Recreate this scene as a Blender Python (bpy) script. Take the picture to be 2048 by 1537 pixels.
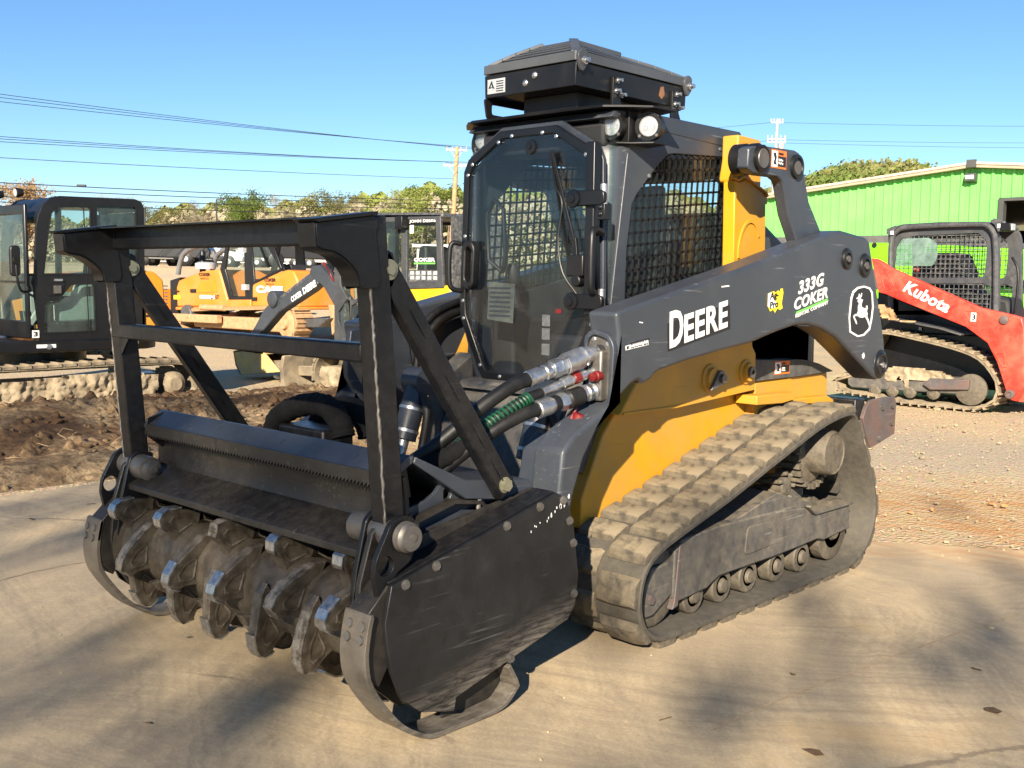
import bpy, bmesh, math, random
from mathutils import Vector, Matrix, noise, geometry

for o in list(bpy.data.objects):
    bpy.data.objects.remove(o, do_unlink=True)
S = bpy.context.scene
C = S.collection
R = math.radians

# ---------------------------------------------------------------- camera
YAW, PITCH, ROLL = R(43.379), R(5.528), R(0.884)
cd = bpy.data.cameras.new('camera')
cd.sensor_fit = 'HORIZONTAL'
cd.sensor_width = 36.0
cd.lens = 2130.0 / 2048.0 * 36.0
cd.clip_start, cd.clip_end = 0.05, 3000.0
cam = bpy.data.objects.new('camera', cd)
C.objects.link(cam)
fwd = Vector((-math.sin(YAW) * math.cos(PITCH), math.cos(YAW) * math.cos(PITCH), -math.sin(PITCH)))
rt = Vector((math.cos(YAW), math.sin(YAW), 0))
up = rt.cross(fwd)
rt2 = rt * math.cos(ROLL) + up * math.sin(ROLL)
up2 = up * math.cos(ROLL) - rt * math.sin(ROLL)
mw = Matrix((rt2, up2, -fwd)).transposed().to_4x4()
mw.translation = Vector((3.556, -3.636, 1.555))
cam.matrix_world = mw
S.camera = cam

# ---------------------------------------------------------------- sky and sun
SUN = Vector((0.470, -0.774, 0.425)).normalized()          # towards the sun
w = bpy.data.worlds.new('World')
S.world = w
w.use_nodes = True
wn = w.node_tree
sky = wn.nodes.new('ShaderNodeTexSky')
sky.sky_type = 'NISHITA'
sky.sun_disc = False
sky.sun_elevation = math.asin(SUN.z)
sky.sun_rotation = math.atan2(SUN.x, SUN.y)
sky.altitude = 1200
sky.air_density = 1.0
sky.dust_density = 0.0
sky.ozone_density = 4.0
bg = wn.nodes['Background']
bg.inputs['Strength'].default_value = 0.060
hs_ = wn.nodes.new('ShaderNodeHueSaturation')
hs_.inputs['Saturation'].default_value = 1.10
wn.links.new(sky.outputs[0], hs_.inputs['Color'])
wn.links.new(hs_.outputs[0], bg.inputs[0])
sl = bpy.data.lights.new('sun', 'SUN')
sl.energy = 5.0
sl.angle = R(0.55)
sl.color = (1.0, 0.87, 0.69)
so = bpy.data.objects.new('sun', sl)
C.objects.link(so)
so.rotation_euler = SUN.to_track_quat('Z', 'Y').to_euler()
so.location = SUN * 60
vs = S.view_settings
vs.view_transform = 'Standard'
vs.look = 'None'
vs.exposure = 1.42
vs.gamma = 1.0
vs.use_curve_mapping = False
S.cycles.max_bounces = 8
S.cycles.transparent_max_bounces = 16
S.cycles.use_denoising = True
S.cycles.caustics_reflective = False
S.cycles.caustics_refractive = False

# ---------------------------------------------------------------- materials
def _new(name):
    m = bpy.data.materials.new(name)
    m.use_nodes = True
    nt = m.node_tree
    b = nt.nodes['Principled BSDF']
    return m, nt, b

def _noise(nt, co, scale, detail=4, rough=0.6, dist=0.0):
    n = nt.nodes.new('ShaderNodeTexNoise')
    n.inputs['Scale'].default_value = scale
    n.inputs['Detail'].default_value = detail
    n.inputs['Roughness'].default_value = rough
    n.inputs['Distortion'].default_value = dist
    if co is not None:
        nt.links.new(co, n.inputs['Vector'])
    return n

def _ramp(nt, fac, a, b, c0=(0, 0, 0, 1), c1=(1, 1, 1, 1)):
    r = nt.nodes.new('ShaderNodeMapRange')
    r.inputs['From Min'].default_value = a
    r.inputs['From Max'].default_value = b
    nt.links.new(fac, r.inputs['Value'])
    return r.outputs['Result']

def _mix(nt, fac, a, b, mode='MIX'):
    m = nt.nodes.new('ShaderNodeMix')
    m.data_type = 'RGBA'
    m.blend_type = mode
    def put(sock, v):
        if isinstance(v, (tuple, list)):
            sock.default_value = (*v[:3], 1)
        elif isinstance(v, (int, float)):
            sock.default_value = v
        else:
            nt.links.new(v, sock)
    put(m.inputs['Factor'], fac)
    put(m.inputs['A'], a)
    put(m.inputs['B'], b)
    return m.outputs['Result']

def _math(nt, op, a, b=None):
    m = nt.nodes.new('ShaderNodeMath')
    m.operation = op
    for i, v in enumerate((a, b)):
        if v is None:
            continue
        if isinstance(v, (int, float)):
            m.inputs[i].default_value = v
        else:
            nt.links.new(v, m.inputs[i])
    return m.outputs[0]

def _map(nt, co, scale=(1, 1, 1), rot=(0, 0, 0)):
    m = nt.nodes.new('ShaderNodeMapping')
    m.inputs['Scale'].default_value = scale
    m.inputs['Rotation'].default_value = rot
    nt.links.new(co, m.inputs['Vector'])
    return m.outputs[0]

def surf(name, col, rough=0.5, metal=0.0, var=0.25, vscale=6.0, dust=None, damt=0.3, dscale=3.0, dup=0.0,
         scratch=0.0, scol=(0.45, 0.45, 0.45), bump=0.0, bscale=60.0, wear=0.0, wcol=(0.3, 0.29, 0.27), spec=0.5, coat=0.0, upr=(0.1, 0.9)):
    """Painted or bare surface: tone variation, dust film, scratches, worn edges, fine relief."""
    m, nt, b = _new(name)
    tc = nt.nodes.new('ShaderNodeTexCoord')
    co = tc.outputs['Object']
    n1 = _noise(nt, co, vscale, 6, 0.65)
    f1 = _ramp(nt, n1.outputs['Fac'], 0.3, 0.7)
    dark = tuple(c * (1 - var) for c in col)
    lite = tuple(min(1, c * (1 + var * 0.8)) for c in col)
    c = _mix(nt, f1, dark, lite)
    rv = _ramp(nt, n1.outputs['Fac'], 0.25, 0.75)
    rr = nt.nodes.new('ShaderNodeMapRange')
    rr.inputs['To Min'].default_value = max(0.03, rough - 0.10)
    rr.inputs['To Max'].default_value = min(1, rough + 0.12)
    nt.links.new(rv, rr.inputs['Value'])
    rg = rr.outputs['Result']
    if scratch > 0:
        for k, ro in enumerate(((0.35, 0.5, 0.2), (-0.75, -0.3, 0.5), (1.25, 0.9, -0.4))):
            nz = _noise(nt, _map(nt, co, (60, 2.2, 60), ro), 1.0, 2, 0.5, 0.15)
            st = _ramp(nt, nz.outputs['Fac'], 0.66, 0.72)
            msk = _ramp(nt, _noise(nt, co, 2.3 + k, 3).outputs['Fac'], 0.48, 0.62)
            c = _mix(nt, _math(nt, 'MULTIPLY', _math(nt, 'MULTIPLY', st, msk), scratch * 0.6), c, scol)
    if wear > 0:
        g = nt.nodes.new('ShaderNodeNewGeometry')
        pt = _ramp(nt, g.outputs['Pointiness'], 0.53, 0.60)
        ch = _ramp(nt, _noise(nt, co, 22, 5, 0.7).outputs['Fac'], 0.45, 0.62)
        c = _mix(nt, _math(nt, 'MULTIPLY', _math(nt, 'MULTIPLY', pt, ch), wear), c, wcol)
    if dust is not None:
        n2 = _noise(nt, co, dscale, 8, 0.68, 0.3)
        d = _ramp(nt, n2.outputs['Fac'], 0.50 - damt * 0.45, 0.86 - damt * 0.20)
        if dup > 0:
            g = nt.nodes.new('ShaderNodeNewGeometry')
            sp = nt.nodes.new('ShaderNodeSeparateXYZ')
            nt.links.new(g.outputs['Normal'], sp.inputs[0])
            upm = _ramp(nt, sp.outputs['Z'], *upr)
            lift = _math(nt, 'MULTIPLY', upm, dup)
            d = _math(nt, 'MINIMUM', _math(nt, 'ADD', d, _math(nt, 'MULTIPLY', lift, _ramp(nt, n2.outputs['Fac'], 0.3, 0.6))), 1.0)
        d = _math(nt, 'MULTIPLY', d, min(1.0, damt * 2.2))
        c = _mix(nt, d, c, dust)
        rg = _mix(nt, d, rg, (0.9, 0.9, 0.9))
    nt.links.new(c, b.inputs['Base Color'])
    nt.links.new(rg, b.inputs['Roughness'])
    b.inputs['Metallic'].default_value = metal
    b.inputs['Specular IOR Level'].default_value = spec
    if coat:
        b.inputs['Coat Weight'].default_value = coat
        b.inputs['Coat Roughness'].default_value = 0.15
    if bump > 0:
        bn = _noise(nt, co, bscale, 6, 0.7)
        bp = nt.nodes.new('ShaderNodeBump')
        bp.inputs['Strength'].default_value = bump
        bp.inputs['Distance'].default_value = 0.01
        nt.links.new(bn.outputs['Fac'], bp.inputs['Height'])
        nt.links.new(bp.outputs[0], b.inputs['Normal'])
    return m

def flat(name, col, rough=0.5, metal=0.0):
    m, nt, b = _new(name)
    b.inputs['Base Color'].default_value = (*col, 1)
    b.inputs['Roughness'].default_value = rough
    b.inputs['Metallic'].default_value = metal
    return m

def glass(name, tint=(0.75, 0.86, 0.9), film=(0.25, 0.28, 0.3), famt=0.12, refl=1.0):
    """Window pane: clear, tinted, mirror-like at grazing angles, with a patchy dusty film."""
    m, nt, b = _new(name)
    nt.nodes.remove(b)
    out = nt.nodes['Material Output']
    tr = nt.nodes.new('ShaderNodeBsdfTransparent')
    tr.inputs[0].default_value = (*tint, 1)
    gl = nt.nodes.new('ShaderNodeBsdfGlossy')
    gl.inputs['Roughness'].default_value = 0.03
    gl.inputs['Color'].default_value = (refl, refl, refl, 1)
    g = nt.nodes.new('ShaderNodeNewGeometry')
    dt = nt.nodes.new('ShaderNodeVectorMath')
    dt.operation = 'DOT_PRODUCT'
    nt.links.new(g.outputs['Normal'], dt.inputs[0])
    nt.links.new(g.outputs['Incoming'], dt.inputs[1])
    ca = _math(nt, 'SUBTRACT', 1.0, _math(nt, 'ABSOLUTE', dt.outputs['Value']))
    sch = _math(nt, 'ADD', _math(nt, 'MULTIPLY', _math(nt, 'POWER', ca, 5.0), 0.95), 0.026)
    m1 = nt.nodes.new('ShaderNodeMixShader')
    nt.links.new(sch, m1.inputs[0])
    nt.links.new(tr.outputs[0], m1.inputs[1])
    nt.links.new(gl.outputs[0], m1.inputs[2])
    df = nt.nodes.new('ShaderNodeBsdfDiffuse')
    df.inputs[0].default_value = (*film, 1)
    m2 = nt.nodes.new('ShaderNodeMixShader')
    tc = nt.nodes.new('ShaderNodeTexCoord')
    n = _noise(nt, tc.outputs['Object'], 4.0, 7, 0.7, 0.6)
    fm = nt.nodes.new('ShaderNodeMapRange')
    fm.inputs['From Min'].default_value = 0.35
    fm.inputs['From Max'].default_value = 0.75
    fm.inputs['To Min'].default_value = famt * 0.3
    fm.inputs['To Max'].default_value = famt * 1.8
    nt.links.new(n.outputs['Fac'], fm.inputs['Value'])
    nt.links.new(fm.outputs[0], m2.inputs[0])
    nt.links.new(m1.outputs[0], m2.inputs[1])
    nt.links.new(df.outputs[0], m2.inputs[2])
    nt.links.new(m2.outputs[0], out.inputs[0])
    return m

# ---------------------------------------------------------------- mesh helpers
class MB:
    """Collects solids and links them as one mesh object."""
    def __init__(s):
        s.v, s.f, s.cuts = [], [], []
    def cut(s):
        """The next solid starts a piece of its own."""
        s.cuts.append((len(s.v), len(s.f)))
        return s
    def add(s, vs, fs):
        k = len(s.v)
        s.v += [tuple(v) for v in vs]
        s.f += [tuple(i + k for i in f) for f in fs]
        return s
    def box(s, x0, x1, y0, y1, z0, z1):
        return s.add([(x0, y0, z0), (x1, y0, z0), (x1, y1, z0), (x0, y1, z0), (x0, y0, z1), (x1, y0, z1), (x1, y1, z1), (x0, y1, z1)],
                     [(3, 2, 1, 0), (4, 5, 6, 7), (0, 1, 5, 4), (1, 2, 6, 5), (2, 3, 7, 6), (3, 0, 4, 7)])
    def bar(s, p, q, w, h, up=(0, 0, 1)):
        """Rectangular bar from p to q, w wide across, h along up."""
        p, q = Vector(p), Vector(q)
        d = (q - p).normalized()
        u = Vector(up)
        r = d.cross(u)
        if r.length < 1e-4:
            r = d.cross(Vector((1, 0, 0)))
        r.normalize()
        u = r.cross(d)
        c = [(-w / 2, -h / 2), (w / 2, -h / 2), (w / 2, h / 2), (-w / 2, h / 2)]
        vs = [p + r * a + u * b for a, b in c] + [q + r * a + u * b for a, b in c]
        return s.add(vs, [(3, 2, 1, 0), (4, 5, 6, 7), (0, 1, 5, 4), (1, 2, 6, 5), (2, 3, 7, 6), (3, 0, 4, 7)])
    def cyl(s, p, q, r, r2=None, n=20, caps=True):
        p, q = Vector(p), Vector(q)
        r2 = r if r2 is None else r2
        d = (q - p).normalized()
        a = d.orthogonal().normalized()
        b = d.cross(a)
        vs = []
        for c, rr in ((p, r), (q, r2)):
            for i in range(n):
                t = 2 * math.pi * i / n
                vs.append(c + (a * math.cos(t) + b * math.sin(t)) * rr)
        fs = [(i, (i + 1) % n, n + (i + 1) % n, n + i) for i in range(n)]
        if caps:
            fs += [tuple(range(n - 1, -1, -1)), tuple(range(n, 2 * n))]
        return s.add(vs, fs)
    def pipe(s, p, q, ro, ri, n=24):
        """Hollow cylinder."""
        p, q = Vector(p), Vector(q)
        d = (q - p).normalized()
        a = d.orthogonal().normalized()
        b = d.cross(a)
        vs = []
        for c, rr in ((p, ro), (q, ro), (q, ri), (p, ri)):
            for i in range(n):
                t = 2 * math.pi * i / n
                vs.append(c + (a * math.cos(t) + b * math.sin(t)) * rr)
        fs = []
        for k in range(4):
            k2 = (k + 1) % 4
            fs += [(k * n + i, k * n + (i + 1) % n, k2 * n + (i + 1) % n, k2 * n + i) for i in range(n)]
        return s.add(vs, fs)
    def tube(s, pts, r, n=10, caps=True):
        """Round tube along a polyline; r may be a list."""
        pts = [Vector(p) for p in pts]
        rs = r if isinstance(r, (list, tuple)) else [r] * len(pts)
        vs, fs = [], []
        a = None
        for k, p in enumerate(pts):
            d = (pts[min(k + 1, len(pts) - 1)] - pts[max(k - 1, 0)]).normalized()
            if a is None:
                a = d.orthogonal().normalized()
            else:
                a = (a - d * a.dot(d)).normalized()
            b = d.cross(a)
            for i in range(n):
                t = 2 * math.pi * i / n
                vs.append(p + (a * math.cos(t) + b * math.sin(t)) * rs[k])
        for k in range(len(pts) - 1):
            fs += [(k * n + i, k * n + (i + 1) % n, (k + 1) * n + (i + 1) % n, (k + 1) * n + i) for i in range(n)]
        if caps:
            fs += [tuple(range(n - 1, -1, -1)), tuple(range((len(pts) - 1) * n, len(pts) * n))]
        return s.add(vs, fs)
    def lathe(s, c, axis, prof, n=28):
        """prof: list of (distance along axis, radius)."""
        c, d = Vector(c), Vector(axis).normalized()
        a = d.orthogonal().normalized()
        b = d.cross(a)
        vs, fs = [], []
        for h, r in prof:
            for i in range(n):
                t = 2 * math.pi * i / n
                vs.append(c + d * h + (a * math.cos(t) + b * math.sin(t)) * r)
        for k in range(len(prof) - 1):
            fs += [(k * n + i, k * n + (i + 1) % n, (k + 1) * n + (i + 1) % n, (k + 1) * n + i) for i in range(n)]
        fs += [tuple(range(n - 1, -1, -1)), tuple(range((len(prof) - 1) * n, len(prof) * n))]
        return s.add(vs, fs)
    def prism(s, axis, a, b, poly, holes=()):
        """Plate: 2D outline (with holes) in the plane across `axis`, thickness from a to b."""
        loops = [list(poly)] + [list(h) for h in holes]
        def put(u, v, h):
            return {'X': (h, u, v), 'Y': (u, h, v), 'Z': (u, v, h)}[axis]
        if len(loops) == 1:
            l = loops[0]
            n = len(l)
            vs = [put(p[0], p[1], a) for p in l] + [put(p[0], p[1], b) for p in l]
            return s.add(vs, [tuple(range(n)), tuple(range(2 * n - 1, n - 1, -1))] + [(i, (i + 1) % n, n + (i + 1) % n, n + i) for i in range(n)])
        bm = bmesh.new()
        k = 0
        for l in loops:
            vv = [bm.verts.new((p[0], p[1], 0)) for p in l]
            for i in range(len(vv)):
                bm.edges.new((vv[i], vv[(i + 1) % len(vv)]))
        bm.verts.index_update()
        bmesh.ops.triangle_fill(bm, use_beauty=True, use_dissolve=False, edges=bm.edges[:])
        bm.verts.index_update()
        flatp = [(v.co.x, v.co.y) for v in bm.verts]
        tris = [tuple(v.index for v in f.verts) for f in bm.faces]
        bm.free()
        n = len(flatp)
        vs = [put(p[0], p[1], a) for p in flatp] + [put(p[0], p[1], b) for p in flatp]
        fs = []
        for t in tris:
            fs.append((t[0], t[1], t[2]))
            fs.append((t[2] + n, t[1] + n, t[0] + n))
        k = 0
        for l in loops:
            m = len(l)
            for i in range(m):
                j = (i + 1) % m
                fs.append((k + i, k + j, k + j + n, k + i + n))
            k += m
        return s.add(vs, fs)
    def strip(s, axis, a, b, path, t):
        """Bent sheet: open 2D path across `axis`, thickness t to its left side, from a to b."""
        off = []
        P = [Vector((p[0], p[1])) for p in path]
        for i, p in enumerate(P):
            d = (P[min(i + 1, len(P) - 1)] - P[max(i - 1, 0)]).normalized()
            off.append((p.x - d.y * t, p.y + d.x * t))
        return s.prism(axis, a, b, [tuple(p) for p in path] + off[::-1])
    def sheet(s, grid):
        """Grid of points as a surface."""
        nr, nc = len(grid), len(grid[0])
        fs = [(r * nc + c, r * nc + c + 1, (r + 1) * nc + c + 1, (r + 1) * nc + c) for r in range(nr - 1) for c in range(nc - 1)]
        return s.add([p for row in grid for p in row], fs)
    def mesh(s, name):
        me = bpy.data.meshes.new(name)
        me.from_pydata(s.v, [], s.f)
        bm = bmesh.new()
        bm.from_mesh(me)
        bmesh.ops.recalc_face_normals(bm, faces=bm.faces)
        bm.to_mesh(me)
        bm.free()
        return me
    def build(s, name, mt, parent=None, bevel=0.0, smooth=35, seg=2, solid=False):
        if len(s.cuts) > 1:                                  # several pieces: one object each
            ends = s.cuts[1:] + [(len(s.v), len(s.f))]
            for (v0, f0), (v1, f1) in zip(s.cuts, ends):
                m = MB()
                m.v = s.v[v0:v1]
                m.f = [tuple(i - v0 for i in f) for f in s.f[f0:f1]]
                o = m.build(name.rstrip('s') if name.endswith('bolts') else name, mt, parent, bevel, smooth, seg)
            return o
        me = s.mesh(name)
        o = bpy.data.objects.new(name, me)
        C.objects.link(o)
        me.materials.append(mt)
        if smooth:
            sm(me, smooth)
        if bevel:
            m = o.modifiers.new('bevel', 'BEVEL')
            m.width = bevel
            m.segments = seg
            m.limit_method = 'ANGLE'
            m.angle_limit = R(40)
            m.harden_normals = False
        if parent is not None:
            o.parent = parent
        return o

def sm(me, deg=35):
    n = len(me.polygons)
    me.polygons.foreach_set('use_smooth', [True] * n)
    try:
        me.set_sharp_from_angle(angle=R(deg))
    except Exception:
        pass

def tag(o, label, cat=None, group=None, kind=None):
    o['label'] = label
    if cat:
        o['category'] = cat
    if group:
        o['group'] = group
    if kind:
        o['kind'] = kind
    return o

def empty(name, loc=(0, 0, 0), rz=0.0):
    o = bpy.data.objects.new(name, None)
    o.empty_display_size = 0.2
    C.objects.link(o)
    o.location = loc
    o.rotation_euler = (0, 0, rz)
    return o

def thing(name, label, cat, loc=(0, 0, 0), rz=0.0, group=None):
    return tag(empty(name, loc, rz), label, cat, group)

def local(o, parent):
    """Parent an object built in world coordinates to an empty that stands elsewhere."""
    o.parent = parent
    o.matrix_parent_inverse = (Matrix.Translation(parent.location) @ parent.rotation_euler.to_matrix().to_4x4()).inverted()
    return o

def twin(o, parent, **kw):
    """A further copy of a part with the same mesh."""
    c = o.copy()
    C.objects.link(c)
    c.parent = parent
    for k, v in kw.items():
        setattr(c, k, v)
    return c

def mirror(o, parent=None):
    """Mirror image of a part across the machine's centre plane (x = 0)."""
    me = o.data.copy()
    for v in me.vertices:
        v.co.x = -v.co.x
    me.flip_normals()
    c = bpy.data.objects.new(o.name.split('.')[0], me)
    C.objects.link(c)
    for m in o.modifiers:
        n = c.modifiers.new(m.name, m.type)
        if m.type == 'BEVEL':
            n.width, n.segments, n.limit_method, n.angle_limit = m.width, m.segments, m.limit_method, m.angle_limit
    c.parent = parent if parent is not None else o.parent
    return c

def text(name, body, mt, parent, origin, ux, uy, size, depth=0.0015, bold=0.0, shear=0.0, align='LEFT', sx=1.0, sp=1.0, fit=None):
    """Lettering as thin mesh: ux = reading direction, uy = up direction of the letters."""
    cu = bpy.data.curves.new(name, 'FONT')
    cu.body = body
    cu.size = size
    cu.offset = bold
    cu.shear = shear
    cu.align_x = align
    cu.space_character = sp
    cu.extrude = depth / 2
    cu.resolution_u = 3
    t = bpy.data.objects.new(name, cu)
    C.objects.link(t)
    bpy.context.view_layer.update()
    me = bpy.data.meshes.new_from_object(t.evaluated_get(bpy.context.evaluated_depsgraph_get()))
    bpy.data.objects.remove(t, do_unlink=True)
    ux, uy = Vector(ux).normalized(), Vector(uy).normalized()
    uz = ux.cross(uy)
    if fit:                                                  # stretch to a measured width and height, from the lower left corner
        x0, x1 = min(v.co.x for v in me.vertices), max(v.co.x for v in me.vertices)
        y0, y1 = min(v.co.y for v in me.vertices), max(v.co.y for v in me.vertices)
        for v in me.vertices:
            v.co.x = (v.co.x - x0) * fit[0] / (x1 - x0)
            v.co.y = (v.co.y - y0) * fit[1] / (y1 - y0)
        sx = 1.0
    o3 = Vector(origin)
    for v in me.vertices:
        v.co = o3 + ux * (v.co.x * sx) + uy * v.co.y + uz * v.co.z
    me.name = name
    me.materials.clear()
    me.materials.append(mt)
    o = bpy.data.objects.new(name, me)
    C.objects.link(o)
    o.parent = parent
    return o

def arc(cx, cy, r, a0, a1, n):
    return [(cx + r * math.cos(R(a0 + (a1 - a0) * i / n)), cy + r * math.sin(R(a0 + (a1 - a0) * i / n))) for i in range(n + 1)]

def ring(cx, cy, r, n=16):
    return [(cx + r * math.cos(2 * math.pi * i / n), cy + r * math.sin(2 * math.pi * i / n)) for i in range(n)]

def smooth_path(pts, n=6):
    """Catmull-Rom through points."""
    P = [Vector(p) for p in pts]
    out = []
    for i in range(len(P) - 1):
        p0, p1, p2, p3 = P[max(i - 1, 0)], P[i], P[i + 1], P[min(i + 2, len(P) - 1)]
        for k in range(n):
            t = k / n
            out.append(0.5 * ((2 * p1) + (p2 - p0) * t + (2 * p0 - 5 * p1 + 4 * p2 - p3) * t * t + (3 * p1 - p0 - 3 * p2 + p3) * t ** 3))
    out.append(P[-1])
    return out

def round_poly(pts, r, n=4):
    """Rounds the corners of a 2D polygon."""
    out = []
    m = len(pts)
    for i in range(m):
        p, a, b = Vector(pts[i]), Vector(pts[i - 1]), Vector(pts[(i + 1) % m])
        da, db = (a - p), (b - p)
        k = min(r, da.length * 0.45, db.length * 0.45)
        q0, q1 = p + da.normalized() * k, p + db.normalized() * k
        for j in range(n + 1):
            t = j / n
            out.append(tuple(q0 * (1 - t) ** 2 + p * 2 * t * (1 - t) + q1 * t * t))
    return out

def bolt(mb, p, axis, r=0.012, h=0.008):
    """Hexagon bolt head."""
    p, d = Vector(p), Vector(axis).normalized()
    mb.cut()
    mb.cyl(p - d * 0.003, p + d * 0.002, r * 1.25, n=14)
    mb.cyl(p, p + d * h, r, n=6)

# ---------------------------------------------------------------- material set
DUST = (0.34, 0.265, 0.165)
CLAY = (0.46, 0.37, 0.235)
M = {}
M['charcoal'] = surf('charcoal_paint', (0.036, 0.042, 0.053), 0.40, var=0.12, vscale=3, dust=(0.16, 0.16, 0.155), damt=0.07, dscale=3.2, scratch=0.5, scol=(0.32, 0.33, 0.34), bump=0.04, bscale=180)
M['charcoal_dirty'] = surf('dirty_charcoal_paint', (0.042, 0.047, 0.055), 0.55, var=0.25, vscale=5, dust=(0.22, 0.19, 0.145), damt=0.32, dscale=9, dup=0.3, scratch=0.3)
M['navy'] = surf('dark_slate_paint', (0.030, 0.037, 0.050), 0.40, var=0.18, vscale=4, dust=(0.12, 0.11, 0.10), damt=0.08, dscale=3, scratch=0.35)
M['black'] = surf('black_steel_paint', (0.0070, 0.0072, 0.0085), 0.36, spec=0.35, var=0.15, vscale=30, dust=(0.018, 0.017, 0.016), damt=0.06, dscale=28, dup=0.0, scratch=0.3, scol=(0.09, 0.088, 0.085), bump=0.06, bscale=120, wear=0.12, wcol=(0.10, 0.095, 0.09))
M['black_panel'] = surf('scuffed_black_panel', (0.0105, 0.0108, 0.0122), 0.38, spec=0.4, var=0.2, vscale=12, dust=(0.045, 0.045, 0.046), damt=0.10, dscale=9, scratch=0.7, scol=(0.11, 0.11, 0.11), bump=0.05, bscale=90)
M['grimy'] = surf('grimy_black_steel', (0.017, 0.015, 0.013), 0.46, spec=0.45, var=0.45, vscale=14, dust=(0.055, 0.044, 0.031), damt=0.22, dscale=20, dup=0.1, scratch=0.5, scol=(0.2, 0.18, 0.15), bump=0.15, bscale=70)
M['rotor'] = surf('worn_rotor_steel', (0.085, 0.070, 0.053), 0.48, metal=0.35, var=0.45, vscale=16, dust=(0.10, 0.078, 0.052), damt=0.26, dscale=20, scratch=0.6, scol=(0.30, 0.27, 0.22), bump=0.25, bscale=60)
M['tooth'] = surf('cast_tooth_steel', (0.092, 0.076, 0.057), 0.42, metal=0.5, var=0.4, vscale=20, dust=(0.10, 0.078, 0.050), damt=0.24, dscale=22, bump=0.2, bscale=90, wear=0.8, wcol=(0.35, 0.32, 0.27))
M['edge'] = surf('polished_cutting_edge', (0.62, 0.61, 0.59), 0.30, metal=1.0, var=0.35, vscale=40, dust=(0.16, 0.13, 0.09), damt=0.30, dscale=30)
M['shoe'] = surf('ground_worn_steel', (0.075, 0.068, 0.060), 0.42, metal=0.3, var=0.4, vscale=7, dust=(0.20, 0.165, 0.12), damt=0.38, dscale=5, scratch=0.9, scol=(0.26, 0.24, 0.21), bump=0.12, bscale=80)
M['plain_black'] = surf('black_plastic', (0.0070, 0.0070, 0.0078), 0.42, spec=0.4, var=0.2, dust=(0.10, 0.09, 0.075), damt=0.05, dscale=4)
M['rubber_hose'] = surf('hose_rubber', (0.0075, 0.0075, 0.0080), 0.5, var=0.3, vscale=20, dust=(0.08, 0.07, 0.055), damt=0.08, dscale=9, spec=.4)
M['sleeve'] = surf('woven_hose_sleeve', (0.0075, 0.0075, 0.0080), 0.9, spec=.2, var=0.35, vscale=40, dust=(0.10, 0.085, 0.065), damt=0.06, dscale=10, bump=0.6, bscale=140)
M['green_guard'] = flat('green_spiral_guard', (0.004, 0.060, 0.028), 0.5)
M['steel'] = surf('zinc_steel', (0.52, 0.53, 0.54), 0.30, metal=0.9, var=0.3, vscale=30, dust=(0.25, 0.21, 0.16), damt=0.2, dscale=14)
M['dark_steel'] = surf('dull_steel', (0.16, 0.155, 0.15), 0.42, metal=0.7, var=0.3, vscale=18, dust=(0.22, 0.18, 0.13), damt=0.3, dscale=8)
M['red_plastic'] = flat('red_plastic', (0.13, 0.007, 0.007), 0.5)
M['yellow'] = surf('yellow_paint', (0.57, 0.275, 0.010), 0.38, var=0.08, vscale=2.5, dust=(0.30, 0.22, 0.11), damt=0.26, dscale=3.2, scratch=0.35, scol=(0.16, 0.10, 0.03), bump=0.03, bscale=120)
M['yellow_clean'] = surf('bright_yellow_paint', (0.74, 0.43, 0.012), 0.35, var=0.05, vscale=2, dust=(0.4, 0.3, 0.15), damt=0.15, dscale=3)
M['rubber'] = surf('dusty_track_rubber', (0.060, 0.054, 0.044), 0.75, var=0.25, vscale=16, dust=(0.13, 0.108, 0.072), damt=0.20, dscale=24, dup=0.15, bump=0.35, bscale=45)
M['lug'] = surf('dusty_sunlit_lug_rubber', (0.060, 0.052, 0.040), 0.8, var=0.35, vscale=24, upr=(0.55, 0.95), dust=(0.30, 0.24, 0.152), damt=0.27, dscale=14, dup=1.1, bump=0.45, bscale=50)  # dust plus painted sunlight: upward faces tan, side faces kept dark
M['roller'] = surf('muddy_roller_steel', (0.075, 0.066, 0.055), 0.6, metal=0.2, var=0.4, vscale=14, dust=(0.20, 0.165, 0.11), damt=0.40, dscale=26, bump=0.3, bscale=40)
M['frame_grey'] = surf('muddy_frame_paint', (0.060, 0.060, 0.060), 0.55, var=0.3, vscale=6, dust=(0.21, 0.175, 0.125), damt=0.32, dscale=14, dup=0.7, scratch=0.6, scol=(0.3, 0.28, 0.25), bump=0.1, bscale=60)
M['white'] = surf('white_vinyl', (0.78, 0.78, 0.76), 0.45, var=0.08, vscale=9)
M['decal_white'] = surf('scuffed_white_decal', (0.76, 0.76, 0.75), 0.45, var=0.15, vscale=9, dust=(0.05, 0.055, 0.06), damt=0.12, dscale=22)
M['decal_black'] = flat('black_decal', (0.010, 0.010, 0.011), 0.45)
M['decal_green'] = flat('green_decal', (0.16, 0.55, 0.09), 0.45)
M['decal_yellow'] = flat('yellow_decal', (0.85, 0.66, 0.02), 0.45)
M['decal_orange'] = flat('orange_decal', (0.80, 0.17, 0.02), 0.45)
M['foil'] = surf('printed_label', (0.36, 0.38, 0.40), 0.4, var=0.2, vscale=60)
M['pane'] = glass('dusty_cab_glass', (0.95, 0.97, 0.985), (0.09, 0.12, 0.16), 0.03)
M['pane_dim'] = glass('smoked_cab_glass', (0.70, 0.80, 0.78), (0.22, 0.27, 0.27), 0.10)
M['pane_far'] = glass('green_tinted_glass', (0.90, 0.95, 0.94), (0.20, 0.24, 0.24), 0.03)
M['lens'] = glass('lamp_lens', (0.95, 0.97, 1.0), (0.6, 0.6, 0.6), 0.25)
M['chrome'] = flat('reflector_chrome', (0.82, 0.83, 0.84), 0.12, 1.0)
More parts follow.
